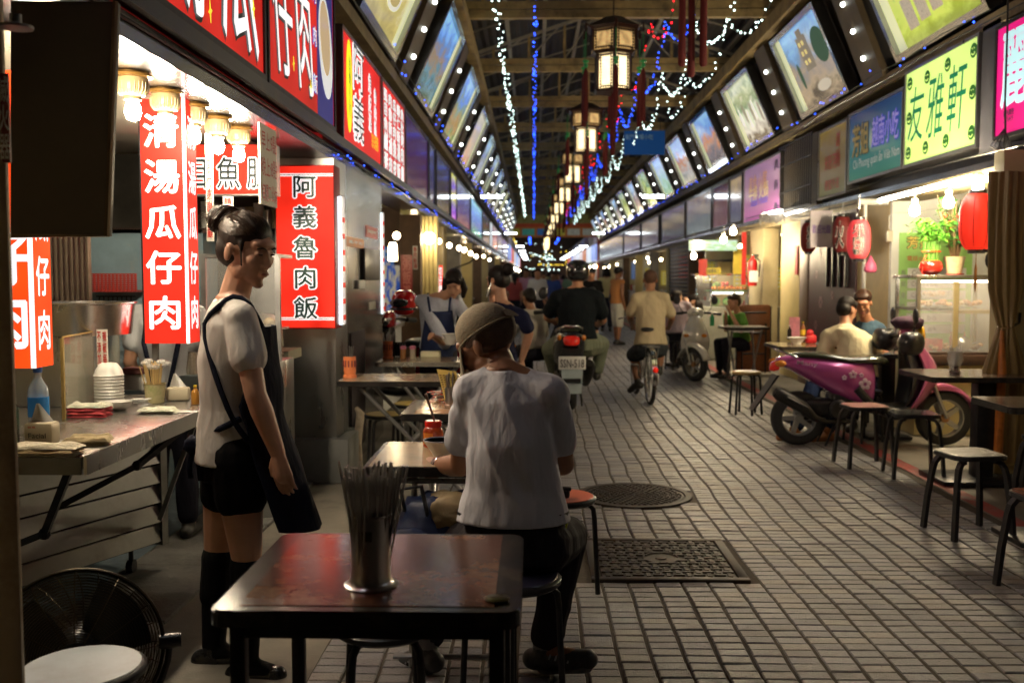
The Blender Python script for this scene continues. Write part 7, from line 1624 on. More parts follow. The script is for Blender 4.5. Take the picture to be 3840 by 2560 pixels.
def scooter(body_m,front_m,seat_m,label,group=None,cov=True,plate=None,rimc=None,decal=None,rear_m=None,face_panel=None,mirror=True,handcov=False,box=False):
  """local frame: +X forward, wheel contact line on x axis, rear wheel at x=0, front at x=1.22"""
  t=E('scooter',(0,0,0),label,'scooter',group);rim=rimc or ALU;rear_m=rear_m or body_m
  wheel(t,(0,0,.23),.23,.11,(0,1,0),rim,disc=ALU);wheel(t,(1.22,0,.235),.235,.10,(0,1,0),rim,disc=mat('rusty disc',(.35,.18,.08),.5,.6,var=.4,scale=20))
  # rear body: tail to under-seat
  rings=[oval(-.28,0,.70,.10,.06),oval(-.25,0,.695,.18,.12),oval(-.12,0,.665,.28,.21),oval(.08,0,.635,.33,.25),oval(.25,0,.60,.35,.28),oval(.40,0,.585,.33,.30),oval(.50,0,.58,.28,.30),oval(.54,0,.58,.24,.26)]
  # skirt lower edge drops towards the middle
  for i,r in enumerate(rings):
    for p in r:
      if p.z<.6 and p.x>.05:p.z -= .10*max(0,min(1,(p.x-.05)/.3))
      if p.x<0 and p.z<.66:p.z+=.05
  rings=[[p+Vector((.08,0,0)) for p in r] for r in rings];subdiv_obj(shell(rings),'rear_body',rear_m,t,1)
  rings=[oval(-.20,0,.765,.10,.03),oval(-.17,0,.775,.22,.05),oval(.0,0,.775,.27,.07),oval(.16,0,.755,.27,.07),oval(.26,0,.73,.28,.07),oval(.42,0,.735,.30,.08),oval(.54,0,.735,.27,.09),oval(.60,0,.72,.18,.07),oval(.62,0,.71,.10,.04)]
  rings=[[p+Vector((.12,0,-.01)) for p in r] for r in rings];subdiv_obj(shell(rings),'seat',seat_m,t,1)
  m=MB();m.tube([(-.04,.10,.75),(-.14,.10,.79),(-.20,.06,.81),(-.20,-.06,.81),(-.14,-.10,.79),(-.04,-.10,.75)],.011,8);P('grab_rail',m,CHROME,t,smooth=60)
  m=shell([oval(-.245,0,.66,.06,.05),oval(-.22,0,.667,.15,.085),oval(-.18,0,.68,.16,.09)]);P('tail_light',m,mat('red tail lens',(.55,.015,.01),.12,0,var=0,coat=1,emit=(1,.03,.01),es=.10),t,smooth=60)
  for s_ in (-1,1):m=MB();m.ball((-.18,s_*.115,.70),(.05,.022,.03),10,6);P('turn_signal',m,mat('amber lens',(.6,.2,.02),.15,coat=1),t,smooth=60)
  # engine, swing arm, exhaust
  blk=mat('dark engine casting',(.02,.02,.021),.45,.4,var=.3,scale=15,bump=.3)
  m=MB();m.box(.02,.42,-.10,.10,.24,.40,b=.04);m.box(.25,.50,-.12,.12,.30,.46,b=.04);m.tube([(.0,.09,.23),(.42,.11,.30)],.05,8);P('engine',m,blk,t,smooth=50)
  m=MB();m.lathe([(.001,-.03),(.075,-.03),(.085,-.01),(.085,.02),(.07,.035),(.04,.03),(.001,.028)],(0,0,0),20,Matrix.Translation((.30,-.14,.32)) @ Matrix.Rotation(R(90),4,'X'));P('fan_cover',m,blk,t,smooth=40)
  m=MB();m.tube([(.45,-.12,.22),(.2,-.15,.22),(.10,-.16,.25),(-.0,-.165,.34),(-.20,-.165,.45),(-.24,-.165,.47)],[.018,.018,.03,.052,.055,.035],14);P('exhaust',m,mat('black exhaust',(.022,.021,.02),.4,.5,var=.3),t,smooth=50)
  m=MB();m.box(-.06,.16,-.223,-.218,.31,.43,b=.002) if False else m.tube([(-.15,-.222,.43),(.02,-.218,.345)],.012,6);P('heat_shield',m,blk,t,smooth=50)
  # mudguard flap and plate
  m=MB();m.hexa([(-.40,-.08,.30),(-.40,.08,.30),(-.385,.08,.30),(-.385,-.08,.30),(-.20,-.09,.60),(-.20,.09,.60),(-.18,.09,.60),(-.18,-.09,.60)]);P('rear_fender',m,BLACKP,t)
  if plate:
    m=MB();m.box(-.372,-.362,-.125,.125,.42,.54,b=.004);pl=P('number_plate',m,mat('white number plate',(.75,.76,.74),.3),t,smooth=30)
    lettering(plate,(-.3735,0,.476),(0,-1,0),(0,0,1),.22,.075,mat('dark plate ink',(.02,.02,.03),.4),pl,off=.02)
    m=MB();m.hexa([(-.40,-.085,.20),(-.40,.085,.20),(-.36,.085,.20),(-.36,-.085,.20),(-.36,-.10,.42),(-.36,.10,.42),(-.34,.10,.42),(-.34,-.10,.42)]);P('pale_mudflap',m,mat('pale blue grey flap',(.35,.42,.45),.5),t)
  # floor board and side skirts
  rings=[oval(.46,0,.42,.26,.20),oval(.56,0,.34,.30,.12),oval(.70,0,.30,.32,.10),oval(.88,0,.30,.32,.10),oval(.97,0,.36,.30,.14)]
  subdiv_obj(shell(rings),'floor_board',BLACKP,t,1)
  m=MB();m.tube([(.44,-.16,.50),(.58,-.17,.34),(.75,-.17,.27),(.92,-.16,.28)],.035,8);P('side_skirt',m,BLACKP,t,smooth=50)
  # leg shield: inner black + outer coloured
  def fr(z,xo,w,th,yoff=0,p=2.5):return [Vector((xo+(th/2)*math.cos(2*math.pi*k/18)-.10*(abs(math.sin(2*math.pi*k/18))**2)*(w/.4),w/2*math.sin(2*math.pi*k/18),z)) for k in range(18)]
  rings=[fr(.27,.92,.22,.06),fr(.33,.97,.32,.09),fr(.45,1.05,.40,.12),fr(.57,1.11,.40,.14),fr(.68,1.09,.34,.14),fr(.78,1.03,.25,.12),fr(.86,.98,.17,.10),fr(.90,.95,.10,.06)]
  subdiv_obj(shell(rings),'leg_shield',front_m,t,1)
  rings=[fr(.30,.90,.24,.08),fr(.43,.97,.36,.10),fr(.57,1.00,.37,.12),fr(.70,.96,.29,.12),fr(.82,.91,.17,.10),fr(.88,.89,.10,.06)]
  subdiv_obj(shell(rings),'inner_panel',BLACKP,t,1)
  # front fender
  m=MB();
  def fen(u,v):
    a=R(15+150*v);wv=(u-.5)*2;rr_=.275-.035*wv*wv;return Vector((1.20+rr_*math.cos(a)*1.12,wv*.075,.235+rr_*math.sin(a)*1.02))
  m.grid(fen,8,14);o=P('front_fender',m,front_m,t,smooth=180);md=o.modifiers.new('s','SOLIDIFY');md.thickness=.008
  rings=[oval(1.0,0,.40,.10,.06),oval(1.10,0,.50,.16,.10),oval(1.22,0,.505,.15,.07),oval(1.36,0,.46,.10,.05),oval(1.43,0,.40,.04,.03)]
  subdiv_obj(shell(rings),'fender_top',front_m,t,1)
  for s_ in (-1,1):m=MB();m.tube([(1.08,s_*.075,.58),(1.22,s_*.075,.24)],.016,8);P('fork',m,ALU,t,smooth=60)
  HZ=.90
  rings=[[Vector((.89+a_*.5,b_,HZ+c_)) for a_,b_,c_ in [(.11*math.cos(q) ,.10*math.sin(q)*w,z) for q in [2*math.pi*k/18 for k in range(18)]]] for w,z in ((.6,-.06),(1.1,-.02),(1.25,.03),(1.0,.07),(.5,.095))]
  subdiv_obj(shell(rings),'handlebar_cover',front_m,t,1)
  m=MB();m.lathe([(.001,.035),(.045,.03),(.06,.005),(.06,-.01)],(0,0,0),18,Matrix.Translation((.955,0,HZ)) @ Matrix.Rotation(R(90),4,'Y'));P('headlight',m,mat('headlight lens',(.6,.6,.55),.05,.3,coat=1),t,smooth=50)
  m=MB();m.tube([(.78,-.34,HZ),(.84,-.2,HZ+.02),(.86,0,HZ+.03),(.84,.2,HZ+.02),(.78,.34,HZ)],.016,8);P('handlebar',m,BLACKP,t,smooth=60)
  for s_ in (-1,1):
    m=MB();m.tube([(.81,s_*.23,HZ+.01),(.775,s_*.35,HZ)],.022,10);P('grip',m,RUBBER,t,smooth=60)
    m=MB();m.tube([(.86,s_*.16,HZ+.02),(.88,s_*.20,HZ+.07),(.87,s_*.24,HZ+.15)],.006,6);m.ball((.87,s_*.255,HZ+.20),(.02,.05,.065),12,8,Matrix.Rotation(.15*s_,4,'X'))
    if mirror:P('mirror',m,BLACKP,t,smooth=60)
    m=MB();m.tube([(.85,s_*.17,HZ),(.82,s_*.30,HZ-.015)],.006,5);P('brake_lever',m,CHROME,t,smooth=60)
  for s_ in (-1,1):m=MB();m.ball((1.13,s_*.12,.62),(.02,.04,.025),10,6);P('front_signal',m,MATS['amber lens'],t,smooth=60)
  m=MB();m.tube([(.40,.16,.20),(.33,.22,.02)],.010,6);m.tube([(.30,.1,.24),(.20,.12,.01)],.010,6);m.tube([(.30,-.1,.24),(.20,-.12,.01)],.010,6);P('stand',m,BLACKM,t,smooth=60)
  if decal:
    for i,(x,z,q) in enumerate(((.50,.535,.032),(.40,.615,.022),(.33,.59,.014),(.47,.61,.012))):
      m=MB()
      for k in range(5):a=R(72*k+20);m.ball((x+q*math.cos(a),-.176,z+q*math.sin(a)),(q*.62,.0035,q*.62),10,6)
      P('flower_decal',m,decal,t,smooth=60)
    lettering('Many',(.03,-.150,.70),(1,0,-.1),(0,0,1),.17,.045,decal,t,off=.02)
  if handcov:
    for s_ in (-1,1):P('hand_cover',lump((.82,s_*.30,.88),(.10,.095,.095),3+s_,.12,20,14),BLACKP,t,smooth=180)
  return t
mpur=mat('metallic pink purple paint',(.42,.08,.30),.22,.35,var=.08,scale=3,coat=.8);mpnk=mat('metallic rose paint',(.46,.10,.23),.22,.35,var=.08,scale=3,coat=.8)
seatg=mat('glossy black seat vinyl',(.025,.028,.015),.22,0,var=.1,coat=.3)
s1=scooter(mpur,mpnk,seatg,'purple scooter with flower decals parked across the right side',rear_m=mpur,decal=mat('pale flower decal',(.55,.42,.52),.4),handcov=True)
s1.location=(2.24,8.42,0);s1.rotation_euler.z=R(0)
# plaid cap on its handlebar, yellow helmet edge
pl=mat('dark plaid cloth',(.05,.02,.04),.9,0,var=.5,scale=30,bump=.3)
P_=lump((3.14,8.42,1.035),(.125,.12,.055),2,.15,24,14);t=T('plaid_cap',P_,pl,'dark plaid flat cap lying on the handlebar of the purple scooter','cap',smooth=180)
m=MB();m.ball((3.26,8.46,.93),(.035,.09,.10),12,8);T('yellow_helmet',m,mat('yellow helmet',(.75,.42,.02),.2),'yellow helmet edge hanging behind the purple scooter head','helmet',smooth=60)
# white scooter facing the camera obliquely
wht=mat('pearl grey white paint',(.70,.68,.62),.2,.2,var=.05,coat=.7)
s2=scooter(wht,wht,seatg,'grey white scooter parked facing the camera by the right stalls',rimc=ALU)
hd=math.atan2(-.985,-.16);s2.rotation_euler.z=hd;fp_=Vector((2.20,13.55,0));s2.location=fp_-Vector((math.cos(hd),math.sin(hd),0))*1.22
m=MB();a=[(1.062,-.09,.80),(1.062,.09,.80),(1.075,.10,.70),(1.085,0,.58),(1.075,-.10,.70)]
pass
pts=[Vector(p) for p in ((1.105,.085,.79),(1.105,-.085,.79),(1.165,-.11,.67),(1.195,0,.52),(1.165,.11,.67))]
m.add(pts+[p-Vector((.04,0,0)) for p in pts],[(0,1,2,3,4),(9,8,7,6,5)]+[(i,5+i,5+(i+1) % 5,(i+1) % 5) for i in range(5)])
for zz in (.62,.68,.74):m.tube([(1.17,-.10+(.74-zz)*.5,zz),(1.19,0,zz-.04),(1.17,.10-(.74-zz)*.5,zz)],.006,4)
g_=P('grille',m,BLACKP,s2)
Ms=Matrix.Translation((1.22,0,0)) @ Matrix.Rotation(R(42),4,'Z') @ Matrix.Translation((-1.22,0,0))
for o in list(COL.objects):
  if o.name.split('.')[0] in ('wheel','fork','front_fender','fender_top','rim','spokes','hub') and (o.parent==s2 or (o.parent and o.parent.parent==s2)):
    if sum(v.co.x for v in o.data.vertices)/len(o.data.vertices)>.6:o.data.transform(Ms)
# black scooter ridden away
blkp=mat('glossy black paint',(.012,.013,.016),.12,.1,var=.1,coat=1)
s3=scooter(blkp,blkp,seatg,'black scooter ridden away with a white number plate',plate='SSN-518')
s3.rotation_euler.z=R(90);s3.location=(.40,10.62,0)
s3.scale=(1.12,1.12,1.12)
# red scooter at the left tables
redm=mat('glossy wine red paint',(.28,.008,.015),.14,.2,var=.1,coat=1)
s4=scooter(redm,redm,mat('dark teal seat',(.02,.045,.06),.3,0,var=.1),'wine red scooter parked behind the left tables',rear_m=redm)
s4.rotation_euler.z=R(166);s4.location=(-.44,9.3,0);s4.scale=(1.1,1.1,1.1)
c_=at(1516,1135,9.2);m=lump(c_,(.115,.135,.12),0,.0,28,20);t=T('red_helmet',m,mat('glossy red helmet',(.50,.01,.012),.08,.1,var=0,coat=1),'glossy red helmet resting on the red scooter','helmet',smooth=180)
m=MB();m.tube([c_+Vector((.12*math.cos(R(q)),.14*math.sin(R(q)),-.055)) for q in range(0,360,20)],.012,6,closed=True);P('helmet_rim',m,BLACKP,t,smooth=60)
m=MB();m.ball(c_+Vector((-.03,-.115,.0)),(.09,.04,.045),12,8);P('visor',m,mat('black visor',(.02,.02,.02),.08),t,smooth=60)
m=MB();m.ball(c_+Vector((.035,-.135,.02)),(.012,.006,.012),8,5);P('rivet',m,CHROME,t,smooth=60)
# ================================================================== BICYCLE
def bicycle(label):
  t=E('bicycle',(0,0,0),label,'bicycle');fm=mat('pale grey frame paint',(.5,.5,.48),.3,.3);W_=.31
  for x in (0,1.02):wheel(t,(x,0,W_),W_,.042,(0,1,0),ALU,spokes=16)
  bb=(.42,0,.28);st=(.28,0,.72);hd_=(.86,0,.78);hb=(.90,0,.62)
  for nm,a,b,r in (('seat_tube',bb,st,.016),('down_tube',bb,hb,.018),('top_tube',(.30,0,.62),(.87,0,.74),.015),('head_tube',hb,hd_,.02)):m=MB();m.tube([a,b],r,8);P(nm,m,fm,t,smooth=60)
  for s_ in (-1,1):
    m=MB();m.tube([(0,s_*.05,W_),(.42,s_*.03,.28)],.009,6);m.tube([(0,s_*.05,W_),(.30,s_*.02,.62)],.008,6);P('rear_stay',m,fm,t,smooth=60)
    m=MB();m.tube([(.90,s_*.04,.62),(.97,s_*.045,.45),(1.02,s_*.045,W_)],.010,6);P('fork_blade',m,fm,t,smooth=60)
  m=MB();m.tube([(.86,0,.78),(.84,0,.92),(.80,.12,.95),(.68,.26,.93)],.011,6);m.tube([(.84,0,.92),(.80,-.12,.95),(.68,-.26,.93)],.011,6);P('handlebar',m,CHROME,t,smooth=60)
  m=MB();m.tube([st,(.26,0,.80)],.012,6);P('seat_post',m,CHROME,t);P('saddle',lump((.24,0,.83),(.13,.085,.03),1,.05,18,10),BLACKP,t,smooth=180)
  m=MB();m.lathe([(.001,-.004),(.09,-.004),(.09,.004),(.001,.004)],(0,0,0),20,Matrix.Translation((.42,-.05,.28)) @ Matrix.Rotation(R(90),4,'X'));P('chainring',m,CHROME,t,smooth=40)
  m=MB();m.tube([(.42,-.06,.28),(.50,-.08,.14)],.01,6);m.box(.45,.55,-.16,-.08,.12,.14,b=.004);m.tube([(.42,.06,.28),(.34,.08,.42)],.01,6);m.box(.29,.39,.08,.16,.41,.43,b=.004);P('crank',m,GREYM,t,smooth=50)
  m=MB();pts=[(-W_*1.08*math.cos(R(q)),0,W_+W_*1.08*math.sin(R(q))) for q in range(-10,130,10)]
  for s_ in (-.022,.022):m.tube([(p[0],s_,p[2]) for p in pts],.009,5)
  m.tube(pts,.016,5);P('mudguard',m,CHROME,t,smooth=60)
  m=MB();
  for s_ in (-.07,.07):m.tube([(.22,s_,.64),(-.20,s_,.66)],.006,5);m.tube([(-.12,s_,.66),(0,s_*.8,W_)],.005,5)
  for x in (-.2,-.05,.1):m.tube([(x,-.07,.655),(x,.07,.655)],.005,5)
  P('rear_rack',m,GREYM,t);m=MB();m.ball((-.34,0,.42),(.015,.03,.03),10,6);P('reflector',m,mat('red reflector',(.75,.02,.01),.2,emit=(1,.02,.01),es=.3),t,smooth=60)  # reflector's glow stands in for the light it throws back
  m=MB();m.box(-.335,-.32,-.035,.035,.27,.38,b=.004);P('tail_plate',m,WHITE,t)
  return t
bk=bicycle('pale bicycle ridden away by the man in the beige shirt');bk.rotation_euler.z=R(93);bk.location=(1.30,11.05,0)
# ================================================================== PEOPLE
SK={}
def skin(n,c):return mat('skin '+n,c,.48,0,var=.10,scale=14,bump=.08,bscale=220,sss=.08)
sk1,sk2,sk3=skin('tan',(.42,.20,.11)),skin('light',(.50,.27,.17)),skin('brown',(.30,.135,.07))
hairm=mat('black hair',(.010,.007,.006),.5,0,var=.5,scale=20,bump=.4,bscale=60,spec=.22)
def cloth(n,c,**k):return mat('cloth '+n,c,.85,0,var=.08,scale=5,bump=.8,bscale=6,bdist=.035,stretch=(1.6,1.6,.55),spec=.12,**k)
def capsule(m,a,b,ra,rb,n=12):
  a,b=Vector(a),Vector(b);d=b-a;L=d.length
  if L<1e-5:m.ball(a,ra,n,8);return
  d.normalize();u=d.orthogonal().normalized();w=d.cross(u);pr=[]
  for i in range(5):q=math.pi/2*(1-i/4);pr.append((-ra*math.sin(q),ra*math.cos(q)))
  for i in range(5):q=math.pi/2*i/4;pr.append((L+rb*math.sin(q),rb*math.cos(q)))
  vs=[a+d*z+(u*math.cos(2*math.pi*k/n)+w*math.sin(2*math.pi*k/n))*max(r,1e-4) for z,r in pr for k in range(n)]
  m.add(vs,[(i*n+k,i*n+(k+1) % n,(i+1)*n+(k+1) % n,(i+1)*n+k) for i in range(9) for k in range(n)]+[tuple(range(n-1,-1,-1)),tuple(range(9*n,10*n))])
def chain(m,pts,rs):
  for i in range(len(pts)-1):capsule(m,pts[i],pts[i+1],rs[i],rs[i+1])
def loft(m,secs,side,fwd_,n=20): # secs: centre, half width, half depth
  vs=[Vector(c)+side*(rx*math.cos(2*math.pi*k/n))+fwd_*(ry*math.sin(2*math.pi*k/n)) for c,rx,ry in secs for k in range(n)];L=len(secs)
  m.add(vs,[(i*n+k,i*n+(k+1) % n,(i+1)*n+(k+1) % n,(i+1)*n+k) for i in range(L-1) for k in range(n)]+[tuple(range(n-1,-1,-1)),tuple(range((L-1)*n,L*n))])
TMO=None
def fuse(m,name,vox,it=4,wr=0.0,wf=(9,9,3),seed=0,hz=None):
  global TMO
  me=m.mesh(name)
  bm=bmesh.new();bm.from_mesh(me);bmesh.ops.recalc_face_normals(bm,faces=bm.faces);bm.to_mesh(me);bm.free()
  if TMO is None:
    TMO=bpy.data.objects.new('tmp',me);SC.collection.objects.link(TMO);r=TMO.modifiers.new('r','REMESH');r.mode='VOXEL';r.adaptivity=0;s_=TMO.modifiers.new('s','SMOOTH');s_.factor=.5
  TMO.data=me;TMO.modifiers[0].voxel_size=vox;TMO.modifiers[1].iterations=it
  out=bpy.data.meshes.new_from_object(TMO.evaluated_get(bpy.context.evaluated_depsgraph_get()));out.name=name
  if wr:
    N_=np.empty(len(out.vertices)*3,'f');out.vertices.foreach_get('normal',N_);N_=N_.reshape(-1,3);C_=np.empty(len(N_)*3,'f');out.vertices.foreach_get('co',C_);C_=C_.reshape(-1,3);D_=np.empty(len(N_),'f')
    for k_,p in enumerate(C_.tolist()):
      p=Vector(p);f1=noise.noise(Vector(((p.x+.5*p.z)*10+seed,p.y*9,(p.z-.5*p.x)*2.4)));f2=noise.noise(Vector((p.x*22+p.z*9,p.y*22,p.z*7+seed)))
      D_[k_]=wr*(1 if hz is None else max(0,min(1,(p.z-hz)/.14)))*((1-abs(f1)*3.2)*.8+f2*.3)
    out.vertices.foreach_set('co',(C_+N_*D_[:,None]).ravel())
  out.polygons.foreach_set('use_smooth',[True]*len(out.polygons));return out
def hand(m,w,d,pal,s=1.0,curl=.5,side=1):
  """hand at wrist w pointing along d, palm normal pal"""
  d=d.normalized();pal=(pal-d*pal.dot(d)).normalized();a=d.cross(pal)*side;k=s*.01
  chain(m,[w,w+d*3*k,w+d*8*k],[2.4*k,2.7*k,2.6*k])
  for i,(o_,L) in enumerate(((-3,6.6),(-1,7.4),(1,7.0),(3,5.6))):
    capsule(m,w+d*3*k+a*o_*.6*k,w+d*8.5*k+a*o_*k,1.3*k,1.1*k,8)
    p=w+d*8.5*k+a*o_*k;dd=d.copy();
    for j,q in enumerate((.42,.32,.26)):
      dd=(dd+pal*curl*(.5+.25*j)).normalized();p2=p+dd*L*q*k;capsule(m,p,p2,(.95-.12*j)*k,(.85-.12*j)*k,8);p=p2
  t=w+d*2*k-a*2.2*k;t2=t+(d*2.6-a*2.0+pal*1.2*curl)*k;t3=t2+(d*2.8-a*.6+pal*1.6*curl)*k;chain(m,[t,t2,t3],[1.3*k,1.1*k,.85*k])
def head(m,c,f,u,s=1.0,chin=1.0):
  f=f.normalized();sd=f.cross(u).normalized();u=sd.cross(f);M=Matrix((sd,f,u)).transposed();q=lambda x,y,z:c+M @ Vector((x,y,z))*s;M4=M.to_4x4()
  def el(x,y,z,rx,ry,rz,n=14):m.ball(q(x,y,z),(rx*s,ry*s,rz*s),n,10,M4)
  el(0,-.015,.032,.075,.092,.082,20);el(0,.030,-.020,.060,.062,.080,18);el(0,.045,-.078,.036 ,.036,.030)
  el(0,.070,-.100*chin,.020,.018,.016);el(0,.068,.034,.052,.026,.022)
  capsule(m,q(0,.086,.012),q(0,.104,-.028),.008*s,.0105*s,10)
  for e in (-1,1):el(e*.011,.094,-.034,.007,.009,.006,8);el(e*.036,.062,-.022,.022,.022,.022);el(e*.078,-.008,-.012,.009,.017,.030,10);el(e*.029,.080,.006,.013,.010,.007,8);el(e*.05,.02,-.06,.015,.03,.028)
  el(0,.090,-.058,.021,.010,.006,10);el(0,.089,-.068,.019,.010,.007,10)
  return q,M4
def person(label,J,skn,top,bottom,hr='short',vox=.012,r=1.0,bulk=1.0,grp=None,sleeve=.55,pants='long',shoes=None,face=True,hs=1.0,hands=None,hairc=None,wr=.004,sleeveless=False,build=1.0,chinf=1.0,torso_hem=.0,sock=None):
  """J: pel, chest, neck, head (centre), hf (head forward), sh/el/wr/hip/kn/an/toe as (left, right) pairs"""
  pel,ch,nk,hd=(Vector(J[k]) for k in ('pel','chest','neck','head'));V=lambda k:[Vector(p) for p in J[k]]
  sh,el_,wrs,hip,kn,an,toe=(V(k) for k in ('sh','el','wr','hip','kn','an','toe'));sd=(sh[1]-sh[0]).normalized();up=(nk-pel).normalized();fw_=up.cross(sd).normalized();hsd=(hip[1]-hip[0]).normalized();hfw=up.cross(hsd).normalized()
  hf=Vector(J.get('hf',fw_));hu=Vector(J.get('hu',(0,0,1)))
  t=E('person',(pel.x,pel.y,0),label,'person',grp);b=bulk;LB=max(b,1.0);W_=(sh[1]-sh[0]).length/2
  body=MB();loft(body,[(pel-up*.10,.13*b,.09*b),(pel,.145*b,.105*b),(pel.lerp(ch,.45),.125*b,.095*b),(ch,W_*.92,.105*b),(ch.lerp(nk,.5),W_*.95,.09*b),(nk-up*.05,W_*.6,.06),(nk,.055,.055)],sd,fw_)
  for i in (0,1):capsule(body,nk-up*.02,sh[i],.052*r,.042*b*r)
  capsule(body,nk-up*.04,hd-hu*.05-hf.normalized()*.02,.056*r,.050*r)
  q,M4=head(body,hd,hf,hu,hs,chinf)
  for i in (0,1):
    chain(body,[sh[i],sh[i].lerp(el_[i],.5),el_[i],el_[i].lerp(wrs[i],.3),wrs[i]],[.045*LB*r,.045*LB*r,.038*r,.040*r,.027*r])
    chain(body,[hip[i],hip[i].lerp(kn[i],.5),kn[i],kn[i].lerp(an[i],.35),an[i]],[.088*LB*r,.076*LB*r,.054*r,.057*r,.035*r]);capsule(body,an[i],toe[i],.035*r,.026*r)
    d=(wrs[i]-el_[i]).normalized();hh=(hands or {}).get(i,(d,fw_ if i else fw_,.5));hand(body,wrs[i],hh[0],hh[1],1.0*r,hh[2],1 if i else-1)
  P('body',fuse(body,'body',vox,3),skn,t)
  # face details
  if face:
    for e in (-1,1):
      m=MB();m.ball(q(e*.029,.0885,.003),(.0115*hs,.0035*hs,.003*hs),10,6,M4);P('eye',m,mat('dark eye',(.012,.008,.006),.15),t,smooth=180)
      m=MB();m.tube([q(e*.014,.094,.023),q(e*.028,.0935,.027),q(e*.044,.083,.022)],.0026*hs,5);P('eyebrow',m,hairm,t,smooth=180)
    m=MB();m.ball(q(0,.0945,-.062),(.019*hs,.0055*hs,.0055*hs),10,6,M4);P('lips',m,mat('lip',(.34,.10,.08),.35),t,smooth=180)
  # hair
  hc=hairc or hairm
  if hr:
    m=MB();el=lambda x,y,z,rx,ry,rz:m.ball(q(x,y,z),(rx*hs,ry*hs,rz*hs),20,12,M4)
    if hr=='shaved':el(0,-.024,.034,.0785,.0905,.0815)
    elif hr=='short':el(0,-.022,.050,.081,.090,.074);el(0,-.045,.0,.076,.066,.07);el(0,.035,.085,.062,.045,.032)
    elif hr=='bun':el(0,-.018,.046,.080,.094,.078);el(0,-.045,.0,.074,.068,.072);el(0,-.128,.072,.050,.047,.050);capsule(m,q(.066,.03,.03),q(.062,.045,-.045),.008,.002);capsule(m,q(-.066,.03,.03),q(-.062,.045,-.045),.008,.002)
    elif hr=='bob':el(0,-.015,.050,.083,.096,.080);[chain(m,[q(e*.070,-.01,.03),q(e*.083,.0,-.05),q(e*.070,.015,-.125)],[.030,.034,.022]) for e in (-1,1)];el(0,-.055,-.04,.080,.055,.085);el(.03,.065,.06,.04,.025,.035);el(-.04,.060,.06,.035,.025,.035)
    elif hr=='long':el(0,-.015,.050,.081,.094,.078);el(0,-.065,-.05,.070,.045,.11);chain(m,[q(0,-.09,-.05),q(0,-.10,-.20)],[.05,.03])
    P('hair',fuse(m,'hair',max(.005,vox*.7),3,.006,(26,26,7)),hc,t)
  # top
  m=MB();g=.012;hem=pel-up*torso_hem
  loft(m,[(hem,.172*b+g,.130*b+g),(pel.lerp(ch,.45),.142*b+g,.110*b+g),(ch,W_*.97+g,.115*b+g),(ch.lerp(nk,.55),W_*.98+g,.095*b+g),(nk-up*.045,W_*.62+g,.066+g),(nk-up*.012,.064,.062)],sd,fw_)
  for i in (0,1):capsule(m,nk-up*.045,sh[i],.056*r+.006,.056*b*r+.006);capsule(m,ch,sh[i],.085*b,.05*b)
  if not sleeveless:
    for i in (0,1):
      e_=sh[i].lerp(el_[i],min(1,sleeve*1.0));chain(m,[sh[i]-sd*(.01 if i else-.01),e_],[.058*LB*r,.064*LB*r])
      if sleeve>1:chain(m,[el_[i],el_[i].lerp(wrs[i],min(.95,sleeve-1))],[.05*r,.036*r])
  P('shirt',fuse(m,'shirt',vox,max(4,int(.09/vox)),wr,seed=len(label),hz=hem.z),top,t)
  # bottom
  m=MB()
  if pants:
    loft(m,[(pel-up*.13,.155*b,.11*b),(pel-up*.02,.154*b,.114*b),(pel+up*.05,.146*b,.108*b)],hsd,hfw)
    for i in (0,1):
      if pants=='long':chain(m,[hip[i],hip[i].lerp(kn[i],.5),kn[i],kn[i].lerp(an[i],.85)],[.102*LB*r,.090*LB*r,.074*r,.060*r])
      elif pants=='knee':chain(m,[hip[i],kn[i]+(kn[i]-hip[i])*.05],[.102*LB*r,.082*LB*r])
      else:chain(m,[hip[i],hip[i].lerp(kn[i],.38)],[.100*LB*r,.093*LB*r])
    P('trousers' if pants=='long' else 'shorts',fuse(m,'trousers',vox,3,wr*.7,seed=3),bottom,t)
  sm=shoes or mat('dark shoe',(.03,.028,.025),.5,0,var=.2)
  for i in (0,1):
    m=MB();z0=min(an[i].z,toe[i].z);d=(toe[i]-an[i]);d.z *= .3;d.normalize()
    chain(m,[an[i]-d*.045+Vector((0,0,-.035)),an[i]+d*.04+Vector((0,0,-.028)),toe[i]+d*.01],[.040*r,.043*r,.036*r]);capsule(m,an[i]+Vector((0,0,.02)),an[i]-Vector((0,0,.03)),.042*r,.042*r);P('shoe',fuse(m,'shoe',max(.006,vox*.7),2),sm,t)
    if sock:m=MB();capsule(m,an[i],an[i].lerp(kn[i],sock[1]),.042*r,.062*r);capsule(m,an[i],an[i].lerp(toe[i],.85),.042*r,.036*r);capsule(m,an[i].lerp(kn[i],sock[1]*.6),an[i].lerp(kn[i],sock[1]),.062,.060*r);P('sock',fuse(m,'sock',vox,2),sock[0],t)
  return t,q,M4,dict(pel=pel,ch=ch,nk=nk,sd=sd,fw=fw_,up=up)
